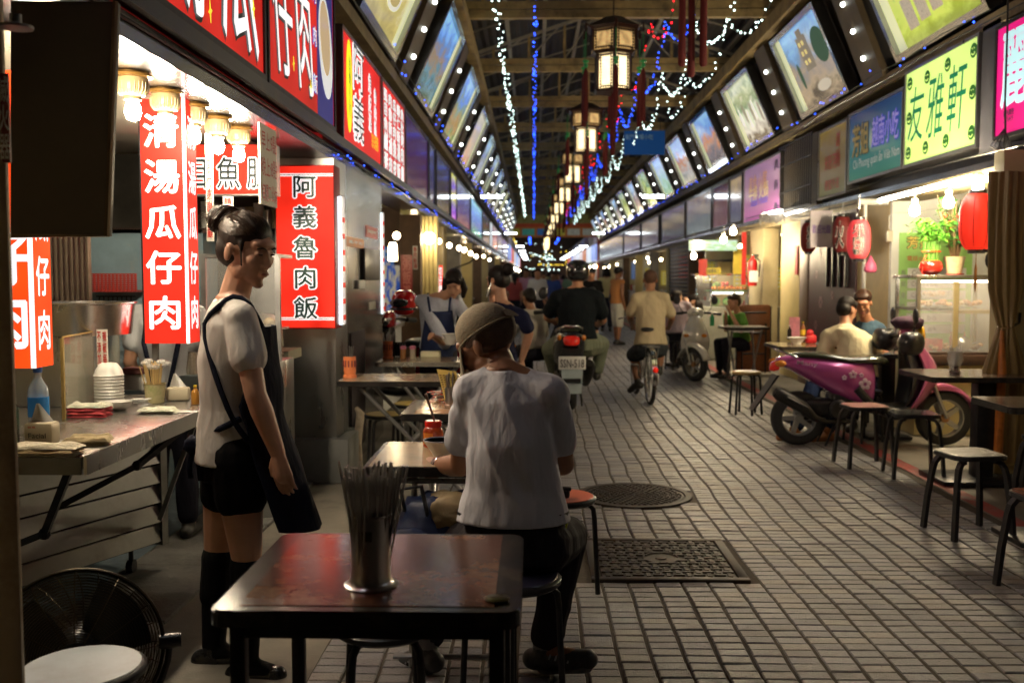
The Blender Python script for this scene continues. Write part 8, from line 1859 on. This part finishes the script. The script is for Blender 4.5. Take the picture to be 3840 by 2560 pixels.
def stand(x,y,ang,hgt=1.65,step=.12,arms=0.12,lean=0.0,bend=0.0):
  """upright joints facing angle ang (0 = +X)"""
  f=Vector((math.cos(ang),math.sin(ang),0));s_=Vector((f.y,-f.x,0));o=Vector((x,y,0));k=hgt/1.65;Z=lambda z,ff=0,ss=0:o+f*(ff+lean*z*.3)*k+s_*ss*k+Vector((0,0,z*k))
  return dict(pel=Z(.88),chest=Z(1.18,-.01+bend*.5),neck=Z(1.39,bend),head=Z(1.53,.02+bend*1.3),hf=f+Vector((0,0,-.1-bend)),sh=(Z(1.34,bend*.9,-.17),Z(1.34,bend*.9,.17)),el=(Z(1.06,-.03+bend*.6,-.22),Z(1.06,-.03+bend*.6,.22)),wr=(Z(.84,arms,-.20),Z(.84,arms*.4,.20)),
        hip=(Z(.84,0,-.085),Z(.84,0,.085)),kn=(Z(.46,step*.6,-.09),Z(.46,-step*.1,.09)),an=(Z(.07,step,-.10),Z(.07+abs(step)*.15,-step,.10)),toe=(Z(.03,step+.15,-.11),Z(.03,-step+.14,.11)))
def sit(x,y,ang,seat=.46,hgt=1.62,lean=.12,arms=None,hz=0.72,spread=.12):
  f=Vector((math.cos(ang),math.sin(ang),0));s_=Vector((f.y,-f.x,0));o=Vector((x,y,0));k=hgt/1.65;p=seat+.09;Z=lambda z,ff=0,ss=0:o+f*ff*k+s_*ss*k+Vector((0,0,z))
  return dict(pel=Z(p),chest=Z(p+.31*k,lean*.6),neck=Z(p+.51*k,lean),head=Z(p+.65*k,lean+.05),hf=f+Vector((0,0,-.3)),sh=(Z(p+.45*k,lean,-.17),Z(p+.45*k,lean,.17)),el=(Z(p+.19*k,lean+.08,-.24),Z(p+.19*k,lean+.08,.24)),wr=(Z(hz+.05,lean+.30,-.12),Z(hz+.05,lean+.30,.12)),
        hip=(Z(p-.01,.02,-.085),Z(p-.01,.02,.085)),kn=(Z(.50,.40,-spread),Z(.50,.40,spread)),an=(Z(.07,.36,-spread),Z(.07,.36,spread)),toe=(Z(.03,.50,-spread*1.1),Z(.03,.50,spread*1.1)))
# ---- standing woman in the apron
wY=3.56;w=lambda x,y,d=0:at(x,y,wY+d)
J=dict(pel=w(868,1668),chest=w(868,1340),neck=w(868,1108),head=w(926,936),hf=Vector((.83,-.42,-.24)),hu=Vector((-.05,0,1)),
    sh=(w(905,1182,.14),w(903,1190,-.135)),el=(w(960,1440,.20),w(958,1478,-.19)),wr=(w(1010,1660,.18),w(1042,1698,-.17)),
    hip=(w(858,1715,.08),w(890,1715,-.08)),kn=(w(820,2060,.09),w(925,2090,-.07)),an=(w(800,2440,.06),w(925,2500,-.06)),toe=(w(905,2462,.06),w(1030,2528,-.08)))
wt=cloth('white cotton',(.66,.63,.60));navy=cloth('navy apron',(.010,.012,.025));blk_=cloth('black',(.005,.005,.006))
t,q,M4,D=person('young woman with a hair bun, white shirt and navy apron standing by the counter',J,skin('fair',(.55,.30,.20)),wt,blk_,'bun',.0055,1.0,.92,sleeve=.52,pants='short',shoes=mat('black clog',(.012,.012,.013),.25),hairc=mat('dark brown hair',(.020,.010,.006),.6,0,var=.4,scale=18,stretch=(1,9,9),bump=.35,bscale=50,spec=.35),
  hands={1:(Vector((.22,-.05,-1)),Vector((.3,.8,0)),.35),0:(Vector((.25,0,-1)),Vector((.3,-.8,0)),.35)},wr=.004,torso_hem=.06,hs=1.07,sock=(blk_,.93))
hs_=mat('hair strand',(.035,.017,.008),.32,0,var=.3,spec=.5);m=MB();rh=random.Random(4)
for i in range(420): # combed strands from the hairline back to the bun
  a=rh.uniform(-2.75,2.75);e0=Vector((.074*math.sin(a),.078*math.cos(a),.052+.018*math.cos(a)+rh.uniform(-.004,.004))) if abs(a)<1.7 else Vector((.062*math.sin(a),.078*math.cos(a)-.01,-.055+rh.uniform(-.01,.01)))
  e1=Vector((rh.uniform(-.02,.02),-.098,.066+rh.uniform(-.02,.02)));pts=[]
  for k in range(8):
    p=e0.lerp(e1,k/7);d=Vector((p.x/.082,(p.y+.018)/.096,(p.z-.040)/.086));L_=d.length;s_=(1.0+.012+rh.uniform(-.004,.010))/max(L_,.3) if k<7 else 1;pts.append(q(p.x*s_,(p.y+.018)*s_-.018,(p.z-.040)*s_+.040))
  m.tube(pts,.0011,3)
for i in range(150): # coiled bun
  a=rh.uniform(0,6.28);w_=rh.uniform(.6,1.5);u0=rh.uniform(-1,1);pts=[]
  for k in range(8):
    b_=a+w_*k/4;r_=.050*math.sqrt(max(.02,1-(u0*.9)**2))+rh.uniform(0,.004);pts.append(q(r_*math.cos(b_),-.128+.048*u0+.004*k,.072+r_*math.sin(b_)))
  m.tube(pts,.0012,3)
for i in range(26): # loose ends
  a=rh.uniform(0,6.28);c_=Vector((.04*math.cos(a),-.15,.072+.04*math.sin(a)));d=Vector((rh.uniform(-.02,.02),-rh.uniform(.02,.06),rh.uniform(-.03,.02)));m.tube([q(*c_),q(*(c_+d*.6+Vector((0,0,.006)))),q(*(c_+d))],.0007,3)
P('hair_strands',m,hs_,t)
# apron sheet: bib and skirt hanging forward
def apr(u,v): # v 0 top .. 1 bottom ; u 0 near edge .. 1 far edge
  top=w(888,1222);bot=w(925,1915);c=top.lerp(bot,v);R_=.132+.03*v+.07*max(0,v-.6);a=(u-.5)*(1.5+1.3*min(1,v*2.0)) if v<.4 else (u-.5)*(2.6-1.0*(v-.4))
  fx=1.0+.12*max(0,v-.2);ex=.10*max(0,v-.45)
  return c+Vector((R_*fx*math.cos(a)+ex,R_*1.15*math.sin(a),-.10*max(0,v-.5)*math.cos(a)*1.2))+Vector((.004*math.sin(u*23+v*5)*v+.012*noise.noise(Vector((u*3,v*5,1))),.010*noise.noise(Vector((u*4,v*4,7))),0))
m=MB();m.grid(apr,36,40);o=P('apron',m,navy,t,smooth=180);md=o.modifiers.new('s','SOLIDIFY');md.thickness=.004
def strap(pts,wd,nm='apron_strap'):
  m=MB();n_=16;cv=[Vector(p) for p in pts]
  def cr(tt):
    i=min(int(tt),len(cv)-2);f=tt-i;p0,p1,p2,p3=cv[max(i-1,0)],cv[i],cv[i+1],cv[min(i+2,len(cv)-1)];return .5*((2*p1)+(-p0+p2)*f+(2*p0-5*p1+4*p2-p3)*f*f+(-p0+3*p1-3*p2+p3)*f**3)
  P_=[cr((len(cv)-1)*i/n_*.9999) for i in range(n_+1)];m.tube(P_,wd,6);o=P(nm,m,MATS['cloth navy apron'],t,smooth=180)
strap([w(985,1230,-.10),w(935,1140,-.11),w(875,1112,-.10),w(820,1150,-.11),w(768,1215,-.09),w(785,1330,-.13),w(830,1470,-.165),w(880,1585,-.165),w(930,1650,-.15)],.010)
strap([w(980,1230,.10),w(930,1130,.11),w(870,1105,.10),w(810,1160,.09),w(772,1240,.02)],.010)
strap([w(900,1570,-.16),w(820,1610,-.14),w(748,1640,-.04),w(738,1660,.05)],.012)
P('apron_bow',lump(w(728,1668,-.05),(.035,.03,.03),3,.4,14,10),navy,t,smooth=180)
strap([w(730,1668,-.05),w(712,1740,-.06),w(716,1790,-.05)],.010);strap([w(735,1668,-.04),w(748,1760,-.05),w(752,1800,-.05)],.010)
# ---- old man at the table
oY=3.22;w=lambda x,y,d=0:at(x,y,oY+d)
J=dict(pel=w(1925,1950),chest=w(1915,1660,-.01),neck=w(1885,1372,.02),head=w(1826,1296,.09),hf=Vector((-.84,.42,-.50)),hu=Vector((-.42,.25,1)),
    sh=(w(1762,1478,.02),w(2062,1478,-.02)),el=(w(1728,1745,.12),w(2112,1740,.10)),wr=(w(1640,1742,.34),w(1700,1760,.36)),
    hip=(w(1830,2040,.04),w(2020,2040,0)),kn=(w(1640,2010,.40),w(2125,2010,.28)),an=(at(1600,2440,3.52),at(2040,2440,3.50)),toe=(at(1535,2478,3.60),at(2195,2468,3.42)))
greyt_=cloth('heather white',(.66,.66,.72));slate=cloth('slate trousers',(.030,.027,.032))
t,q,M4,D=person('old man in a khaki cap and pale t-shirt sitting with his back to the camera',J,sk3,greyt_,slate,'shaved',.006,1.0,1.05,sleeve=.62,shoes=mat('grey black sneaker',(.05,.05,.052),.45,0,var=.5,scale=40),hairc=mat('cropped grey hair',(.10,.06,.04),.8,0,var=.3,scale=120),face=False,
  hands={0:(Vector((-.4,.9,-.1)),Vector((0,0,-1)),.8),1:(Vector((-.7,.6,-.15)),Vector((0,0,-1)),.9)},wr=.006,torso_hem=.0,hs=1.06)
P('belt',(lambda m:(loft(m,[(D['pel']-D['up']*.0,.186,.138),(D['pel']+D['up']*.035,.186,.138)],D['sd'],D['fw'],40),m)[1])(MB()),mat('black leather belt',(.012,.012,.012),.3),t,smooth=60)
kh=mat('khaki cap cloth',(.30,.25,.17),.9,0,var=.15,bump=.4,bscale=160,dirt=(.2,.14,.08),dscale=12,damt=.3)
m=MB();m.ball(q(0,-.014,.054),(.089,.103,.084),24,14,M4);me=fuse(m,'cap',.005,2)
bm=bmesh.new();bm.from_mesh(me);n_=(M4.to_3x3() @ Vector((0,.12,1))).normalized();bmesh.ops.bisect_plane(bm,geom=list(bm.verts)+list(bm.edges)+list(bm.faces),plane_co=q(0,0,.030),plane_no=n_,clear_inner=True);bm.to_mesh(me);bm.free()
cp=E('cap',D['nk'],'khaki baseball cap worn by the old man','cap');bpy.data.objects.remove(cp)
o=P('cap_crown',me,kh,t);md=o.modifiers.new('s','SOLIDIFY');md.thickness=.003
m=MB();m.grid(lambda u,v:q((u-.5)*.165*(1-.2*v*v),.078+.055*v*(1-1.2*(u-.5)**2)-.03*(2*u-1)**2,.032-.100*v-.02*(2*u-1)**2),12,8);o=P('cap_brim',m,kh,t,smooth=180);md=o.modifiers.new('s','SOLIDIFY');md.thickness=.004
m=MB();m.ball(q(0,-.018,.132),.006,8,5);m.tube([q(.0885*math.cos(R(a)),-.014+.102*math.sin(R(a)),.030-.012*(-.014+.102*math.sin(R(a)))/.1) for a in range(0,360,12)],.0042,5,closed=True);P('cap_button',m,kh,t,smooth=180)
m=MB();hp=[q(.040*math.cos(R(a)),-.1235+.012*math.sin(R(a)),.042+.030*math.sin(R(a))) for a in range(0,181,15)];m.add(hp+[p_+(q(0,-1,0)-q(0,0,0))*.003 for p_ in hp],[tuple(range(len(hp))),tuple(range(2*len(hp)-1,len(hp)-1,-1))]);P('cap_opening',m,MATS['cropped grey hair'],t)
wp=Vector(J['wr'][0]);wd_=(wp-Vector(J['el'][0])).normalized();m=MB();capsule(m,wp-wd_*.035,wp-wd_*.018,.033,.032);P('watch',m,mat('steel watch',(.4,.4,.4),.2,1),t,smooth=50)
for i in (0,1):
  m=MB();a_=Vector(J['an'][i]);b_=Vector(J['toe'][i]);chain(m,[a_+Vector((0,0,-.055)),b_+Vector((0,0,-.022))],[.030,.030]);m2=fuse(m,'sole',.006,2);P('sole',m2,mat('grey sole',(.16,.16,.17),.6,0,var=.4,scale=50),t)
  m=MB();
  for k in range(4):c_=a_.lerp(b_,.25+.15*k);s_=(b_-a_).cross(Vector((0,0,1))).normalized();m.tube([c_+s_*.042+Vector((0,0,-.01)),c_+Vector((0,0,.036-.004*k)),c_-s_*.042+Vector((0,0,-.01))],.0035,5)
  P('laces',m,mat('silver lace',(.45,.45,.48),.4,.3),t,smooth=180);m=MB();capsule(m,a_+Vector((0,0,.02)),a_+Vector((0,0,.09)),.042,.044);P('sock',m,cloth('grey sock',(.25,.25,.27)),t,smooth=180)
m=MB();c_=w(2110,1905,.02);m.tube([c_,c_+Vector((.015,-.01,-.03)),c_+Vector((.01,-.01,-.07)),c_+Vector((-.01,0,-.03))],.007,6);P('yellow_strap',m,mat('yellow strap',(.6,.62,.03),.4),t,smooth=60)
c_=Vector((.14,4.32,.475));m=MB();m.box(c_.x-.06,c_.x+.02,c_.y-.05,c_.y+.02,.459,.50,b=.012);m.tube([c_+Vector((-.04,-.05,.02)),c_+Vector((-.03,-.09,.04)),c_+Vector((.02,-.06,.03))],.010,6);T('folded_umbrella',m,BLACKP,'small black folded item lying on the orange red stool','umbrella',smooth=50)
# ---- bob haired server
J=stand(-.83,9.0-.35,R(-80),1.50,.04,.26,bend=.10)
J['wr']=(at(1745,1280,8.05),at(1625,1262,8.05));J['el']=(at(1800,1265,8.5),at(1668,1285,8.45));J['hf']=Vector((-.12,-.9,-.55));J['head']=at(1703,1062,8.5)
t,q,M4,D=person('bob haired woman in a striped shirt and navy apron holding two bowls',J,sk2,mat('striped cotton',(.50,.52,.60),.8,0,var=.25,scale=30,stretch=(9,9,.4)),slate,'bob',.009,.92,.92,sleeve=1.2,hs=.98)
m=MB();f_,s_=D['fw'],D['sd'];c0=D['ch'];m.grid(lambda u,v:c0+D['up']*(.08-.50*v)+f_*(.135+.02*v)*math.cos((u-.5)*(1.7+v))+s_*(.15+.03*v)*math.sin((u-.5)*(1.7+v)),16,14);o=P('apron',m,mat('cloth blue apron',(.012,.022,.075),.9,0,var=.1),t,smooth=180);o.modifiers.new('s','SOLIDIFY').thickness=.004
for e in (-1,1):m=MB();m.tube([c0+D['up']*.08+f_*.13+s_*.08*e,c0+D['up']*.18+f_*.07+s_*.095*e,c0+D['up']*.20-f_*.02+s_*.09*e],.011,6);P('apron_strap',m,MATS['cloth blue apron'],t,smooth=60)
m=MB();c_=c0+D['up']*-.10+f_*.152;m.box(c_.x-.028,c_.x+.028,c_.y-.012,c_.y+.0,c_.z-.05,c_.z+.05);P('badge',m,mat('pale badge',(.5,.5,.55),.3,0,var=.6,scale=50),t)
c_=at(1688,1292,7.98);[P_ for P_ in ()]
for i in (0,1):tt=E('bowl',c_+Vector((0,0,.035*i)),['patterned lower bowl held by the bob haired woman','plain upper bowl held by the bob haired woman'][i],'bowl');m=MB();m.lathe([(.001,0),(.035,0),(.062,.04),(.072,.052),(.069,.053),(.03,.008),(.001,.006)],c_+Vector((0,0,.035*i)),24);P('bowl',m,WPLAST,tt,smooth=50)
# ---- phoning woman in navy
J=stand(-.30,8.15,R(100),1.55,.05,.1);J['head']=at(1866,1052,8.2);J['hf']=Vector((-.75,.55,-.18));J['neck']=at(1885,1130,8.15)
J['wr']=(at(1846,1108,8.28),at(1955,1350,8.2));J['el']=(at(1852,1205,8.15),at(1985,1250,8.1));J['sh']=(at(1868,1168,8.2),at(1962,1190,8.05))
t,q,M4,D=person('woman in navy with a bun holding a phone to her ear',J,sk2,cloth('navy blue',(.012,.014,.04)),cloth('navy skirt',(.012,.014,.04)),'bun',.009,.95,.98,sleeve=.6,hands={0:(Vector((0,.2,1)),Vector((.6,0,0)),.6),1:(Vector((0,0,-1)),Vector((0,1,0)),.4)})
m=MB();c_=at(1838,1080,8.2);m.box(-.012,.012,-.035,.035,-.075,.075,Matrix.Translation(c_) @ Matrix.Rotation(.35,4,'Y'),b=.006);T('mobile_phone',m,mat('silver phone',(.5,.5,.48),.25,.6),'silver mobile phone held at the ear of the woman in navy','phone',smooth=40)
# ---- scooter rider
J=sit(.36,10.55+.38,R(90),.80,1.74,.02,spread=.20);J['pel']=at(2162,1270,10.9);J['chest']=at(2162,1160,10.9);J['neck']=at(2164,1076,10.92);J['head']=at(2166,1030,10.96)
J['hf']=Vector((0,1,-.05));J['sh']=(at(2090,1118,10.9),at(2238,1118,10.9));J['el']=(at(2052,1190,11.05),at(2262,1200,11.05));J['wr']=(at(2078,1205,11.4),at(2245,1215,11.4))
J['hip']=(at(2130,1290,10.95),at(2195,1290,10.95));J['kn']=(at(2058,1310,11.3),at(2258,1290,11.35));J['an']=(at(2085,1420,11.4),at(2238,1400,11.4));J['toe']=(at(2080,1428,11.55),at(2242,1408,11.55))
t,q,M4,D=person('rider in a black t-shirt and dark helmet on the black scooter',J,sk1,cloth('black blue',(.008,.011,.014)),cloth('grey green',(.16,.18,.13)),None,.012,1.15,1.30,sleeve=.62,face=False)
P('helmet',lump(q(0,-.01,.04),(.128,.14,.125),0,.0,26,18),mat('dark grey helmet',(.018,.02,.022),.2,.1,coat=1),t,smooth=180)
m=MB();c_=q(0,-.145,.02);m.tube([c_+Vector((-.08,.03,.0)),c_+Vector((-.04,.0,.01)),c_+Vector((.04,.0,.01)),c_+Vector((.08,.03,.0))],.006,5);m.tube([c_+Vector((-.09,.05,.05)),c_+Vector((0,.0,.055)),c_+Vector((.09,.05,.05))],.005,5);P('helmet_stripe',m,ALU,t,smooth=60)
# ---- cyclist
J=sit(1.27,11.2,R(90),.80,1.66,.10,spread=.10);c=lambda x,y,d=0:at(x,y,11.3+d)
J.update(pel=c(2440,1295),chest=c(2440,1190,.05),neck=c(2439,1092,.10),head=c(2438,1050,.14),hf=Vector((0,1,-.1)),sh=(c(2386,1118,.05),c(2492,1118,.05)),el=(c(2362,1185,.15),c(2520,1190,.15)),wr=(c(2372,1222,.5),c(2508,1225,.5)),
  hip=(c(2412,1310),c(2468,1305)),kn=(c(2378,1330,.30),c(2480,1275,.38)),an=(c(2392,1435,.22),c(2472,1385,.32)),toe=(c(2365,1462,.30),c(2468,1395,.5)))
person('balding cyclist in a beige t-shirt and dark knee shorts riding away',J,sk3,cloth('beige shirt',(.46,.38,.25)),cloth('charcoal shorts',(.03,.035,.04)),'shaved',.011,1.0,1.10,sleeve=.75,pants='knee',face=False,hairc=mat('cropped dark hair',(.08,.04,.025),.8))
# ---- two diners on the right
J=sit(2.82,8.78,R(65),.46,1.62,.16);J['head']=at(3176,1165,9.0);J['neck']=at(3168,1215,8.95);J['hf']=Vector((.7,.5,-.4));J['wr']=(at(3250,1318,9.0),at(3310,1320,8.95));J['el']=(at(3090,1330,9.0),at(3262,1290,8.85));J['sh']=(at(3105,1262,9.0),at(3215,1262,8.85))
J.update(an=((2.28,8.68,.07),(2.55,8.62,.07)),toe=((2.16,8.66,.03),(2.42,8.60,.03)),kn=((2.50,8.85,.48),(2.72,8.80,.48)))
person('man in a cream shirt sitting hunched behind the purple scooter',J,sk1,cloth('cream shirt',(.62,.55,.36)),cloth('blue trousers',(.02,.035,.09)),'short',.010,1.0,1.18,sleeve=1.7,shoes=mat('orange brown sandal',(.35,.14,.05),.5))
J=sit(3.22,9.5,R(-115),.46,1.64,.12);J['head']=at(3235,1135,9.35);J['neck']=at(3250,1195,9.42);J['hf']=Vector((-.28,-.85,-.42));J['sh']=(at(3300,1235,9.4),at(3215,1235,9.5));J['el']=(at(3330,1290,9.3),at(3220,1310,9.3));J['wr']=(at(3290,1320,9.1),at(3240,1325,9.1))
person('man with glasses in a dark denim shirt facing the man in cream',J,sk1,cloth('denim shirt',(.05,.09,.13)),cloth('dark trousers',(.02,.02,.03)),'short',.010,1.0,1.0,sleeve=1.7,hairc=mat('brown hair',(.035,.016,.008),.35,0,var=.4,scale=30))
# ---- others along the right
J=sit(2.18,15.25,R(70),.46,1.6,.06);J['hf']=Vector((.75,.5,-.1));J['head']=at(2536,1116,15.3);J['wr']=(at(2515,1225,15.6),at(2578,1140,15.4));J['el']=(at(2500,1200,15.4),at(2600,1190,15.3))
person('woman in a mauve shirt seated with her hand to her face',J,sk2,cloth('mauve shirt',(.30,.25,.29)),cloth('dark trousers',(.02,.02,.03)),'short',.014,.95,1.1,sleeve=.7,face=False)
J=sit(2.55,15.7,R(150),.44,1.4,.05);J['head']=at(2600,1134,15.7);person('girl in white with dark hair seated behind the white scooter',J,sk2,cloth('pale shirt',(.5,.48,.45)),cloth('dark trousers',(.02,.02,.03)),'long',.014,.9,.9,sleeve=.5,face=False)
J=sit(2.95,14.1,R(200),.42,1.35,.10);J['head']=at(2752,1132,14.0);J['wr']=(at(2735,1165,13.8),at(2722,1180,13.8));person('child with brown hair in green bending at the small white table',J,sk2,cloth('green shirt',(.12,.30,.06)),cloth('dark trousers',(.02,.02,.03)),'short',.014,.85,.85,sleeve=.5,hairc=MATS['brown hair'],face=False)
J=stand(1.76,20.9,R(30),1.62,.05,.12);t,q,M4,D=person('man in an orange sleeveless vest, white shorts and dark cap walking with a shoulder bag',J,sk3,cloth('orange vest',(.50,.22,.08)),cloth('white shorts',(.6,.58,.5)),'shaved',.018,1.0,1.0,pants='knee',sleeveless=True,face=False)
m=MB();m.ball(q(0,-.005,.06),(.085,.10,.07),14,8,M4);m.box(-.06,.06,.06,.16,.035,.045,Matrix.Translation(q(0,0,0)) @ M4);P('cap',m,BLACKP,t,smooth=50)
m=MB();m.tube([D['nk']+D['sd']*.12,D['ch']+D['fw']*.14,D['pel']-D['sd']*.14+D['up']*.1],.02,6);m.ball(D['pel']-D['sd']*.2+D['up']*.1,(.08,.12,.13),10,6);P('shoulder_bag',m,BLACKP,t,smooth=60)
J=stand(1.14,19.6,R(-95),1.60,.10,.1);t,q,M4,D=person('person in black with a black cap walking towards the camera beside the rider',J,sk1,blk_,cloth('black jeans',(.012,.012,.016)),'short',.018,.95,.95,pants='knee')
m=MB();m.ball(q(0,0,.055),(.09,.11,.07),14,8,M4);P('cap',m,BLACKP,t,smooth=50)
J=sit(.02,11.9,R(120),.46,1.55,.1);person('man in a grey white shirt seated beyond the woman in navy',J,sk3,cloth('grey white shirt',(.45,.42,.36)),cloth('dark trousers',(.02,.02,.03)),'short',.014,.95,1.0,sleeve=1.6,face=False)
J=sit(-1.05,11.3,R(-60),.46,1.55,.1);person('person in black seated behind the red scooter near the mural',J,sk1,blk_,cloth('dark trousers',(.02,.02,.03)),'short',.014,.95,1.0,sleeve=.6,face=False)
J=stand(-1.98,5.35,R(95),1.50,.02,.15);t,q,M4,D=person('kitchen worker with dark hair half hidden behind the tall red lightbox',J,sk2,cloth('white shirt',(.55,.56,.58)),cloth('dark trousers',(.02,.02,.03)),'bun',.012,.92,.95,sleeve=.6,face=False)
for e in (-1,1):m=MB();m.tube([D['nk']+D['sd']*.1*e,D['ch']-D['fw']*.13+D['sd']*.09*e,D['pel']-D['fw']*.14+D['sd']*.03*e],.014,6);P('apron_strap',m,navy,t,smooth=60)
# ---- far crowd: three walkers built once, then copied
crowd=[]
rr=random.Random(12);tops=[(.5,.5,.5),(.4,.08,.07),(.05,.08,.25),(.55,.45,.2),(.02,.02,.025),(.3,.35,.5),(.5,.25,.35),(.2,.3,.2)]
for k in range(4):
  J=stand(0,0,R([-90,90,-80,100][k]),1.6,.14 if k % 2 else-.12,.1);crowd.append(person('walker',J,[sk1,sk2,sk3,sk1][k],cloth('crowd %d' % k,tops[k]),cloth('dark trousers',(.02,.02,.03)),['short','long','short','bob'][k],.028,1,1,'crowd far down the arcade',face=False,wr=0)[0])
spots=[(.1,24),(-.5,26),(.55,27.5),(1.9,26),(-.9,30),(.0,31),(.8,33),(1.6,34),(2.3,31),(-.4,36),(.4,38),(1.2,40),(2.0,42),(-.7,43),(.1,46),(.9,47),(1.7,49),(2.6,46),(-.2,52),(.6,54),(1.4,56),(2.2,55),(.2,61),(1.0,63),(1.8,66),(-.6,64),(.5,70),(1.5,74),(-.8,49),(2.7,38),(-.2,28.5),(1.1,30)]
cn=['grey','red','navy','yellow','black','blue','pink','green']
for i,(x,y) in enumerate(spots):
  src=crowd[i % 4];o=src if i<4 else copy_tree(src);ci=i % 8;o.location=(x,y,0);o.rotation_euler.z=rr.uniform(-.6,.6);s_=rr.uniform(.93,1.06);o.scale=(s_,s_,s_)
  where='before the red gate' if y<57 else 'beyond the red gate';side='left' if x<0 else 'mid-left' if x<.9 else 'mid-right' if x<1.8 else 'right'
  o['label']='distant person in a %s top %s, %s side, %s' % (cn[ci],where,side,'nearer' if y<33 else 'farther' if y<46 else 'very far' if y<57 else 'farthest')
  for chd in o.children:
    if chd.name.startswith('shirt'):chd.data=chd.data.copy();chd.data.materials[0]=cloth('crowd %d' % ci,tops[ci])
bpy.data.objects.remove(TMO)
SC.collection.children.link(COL)
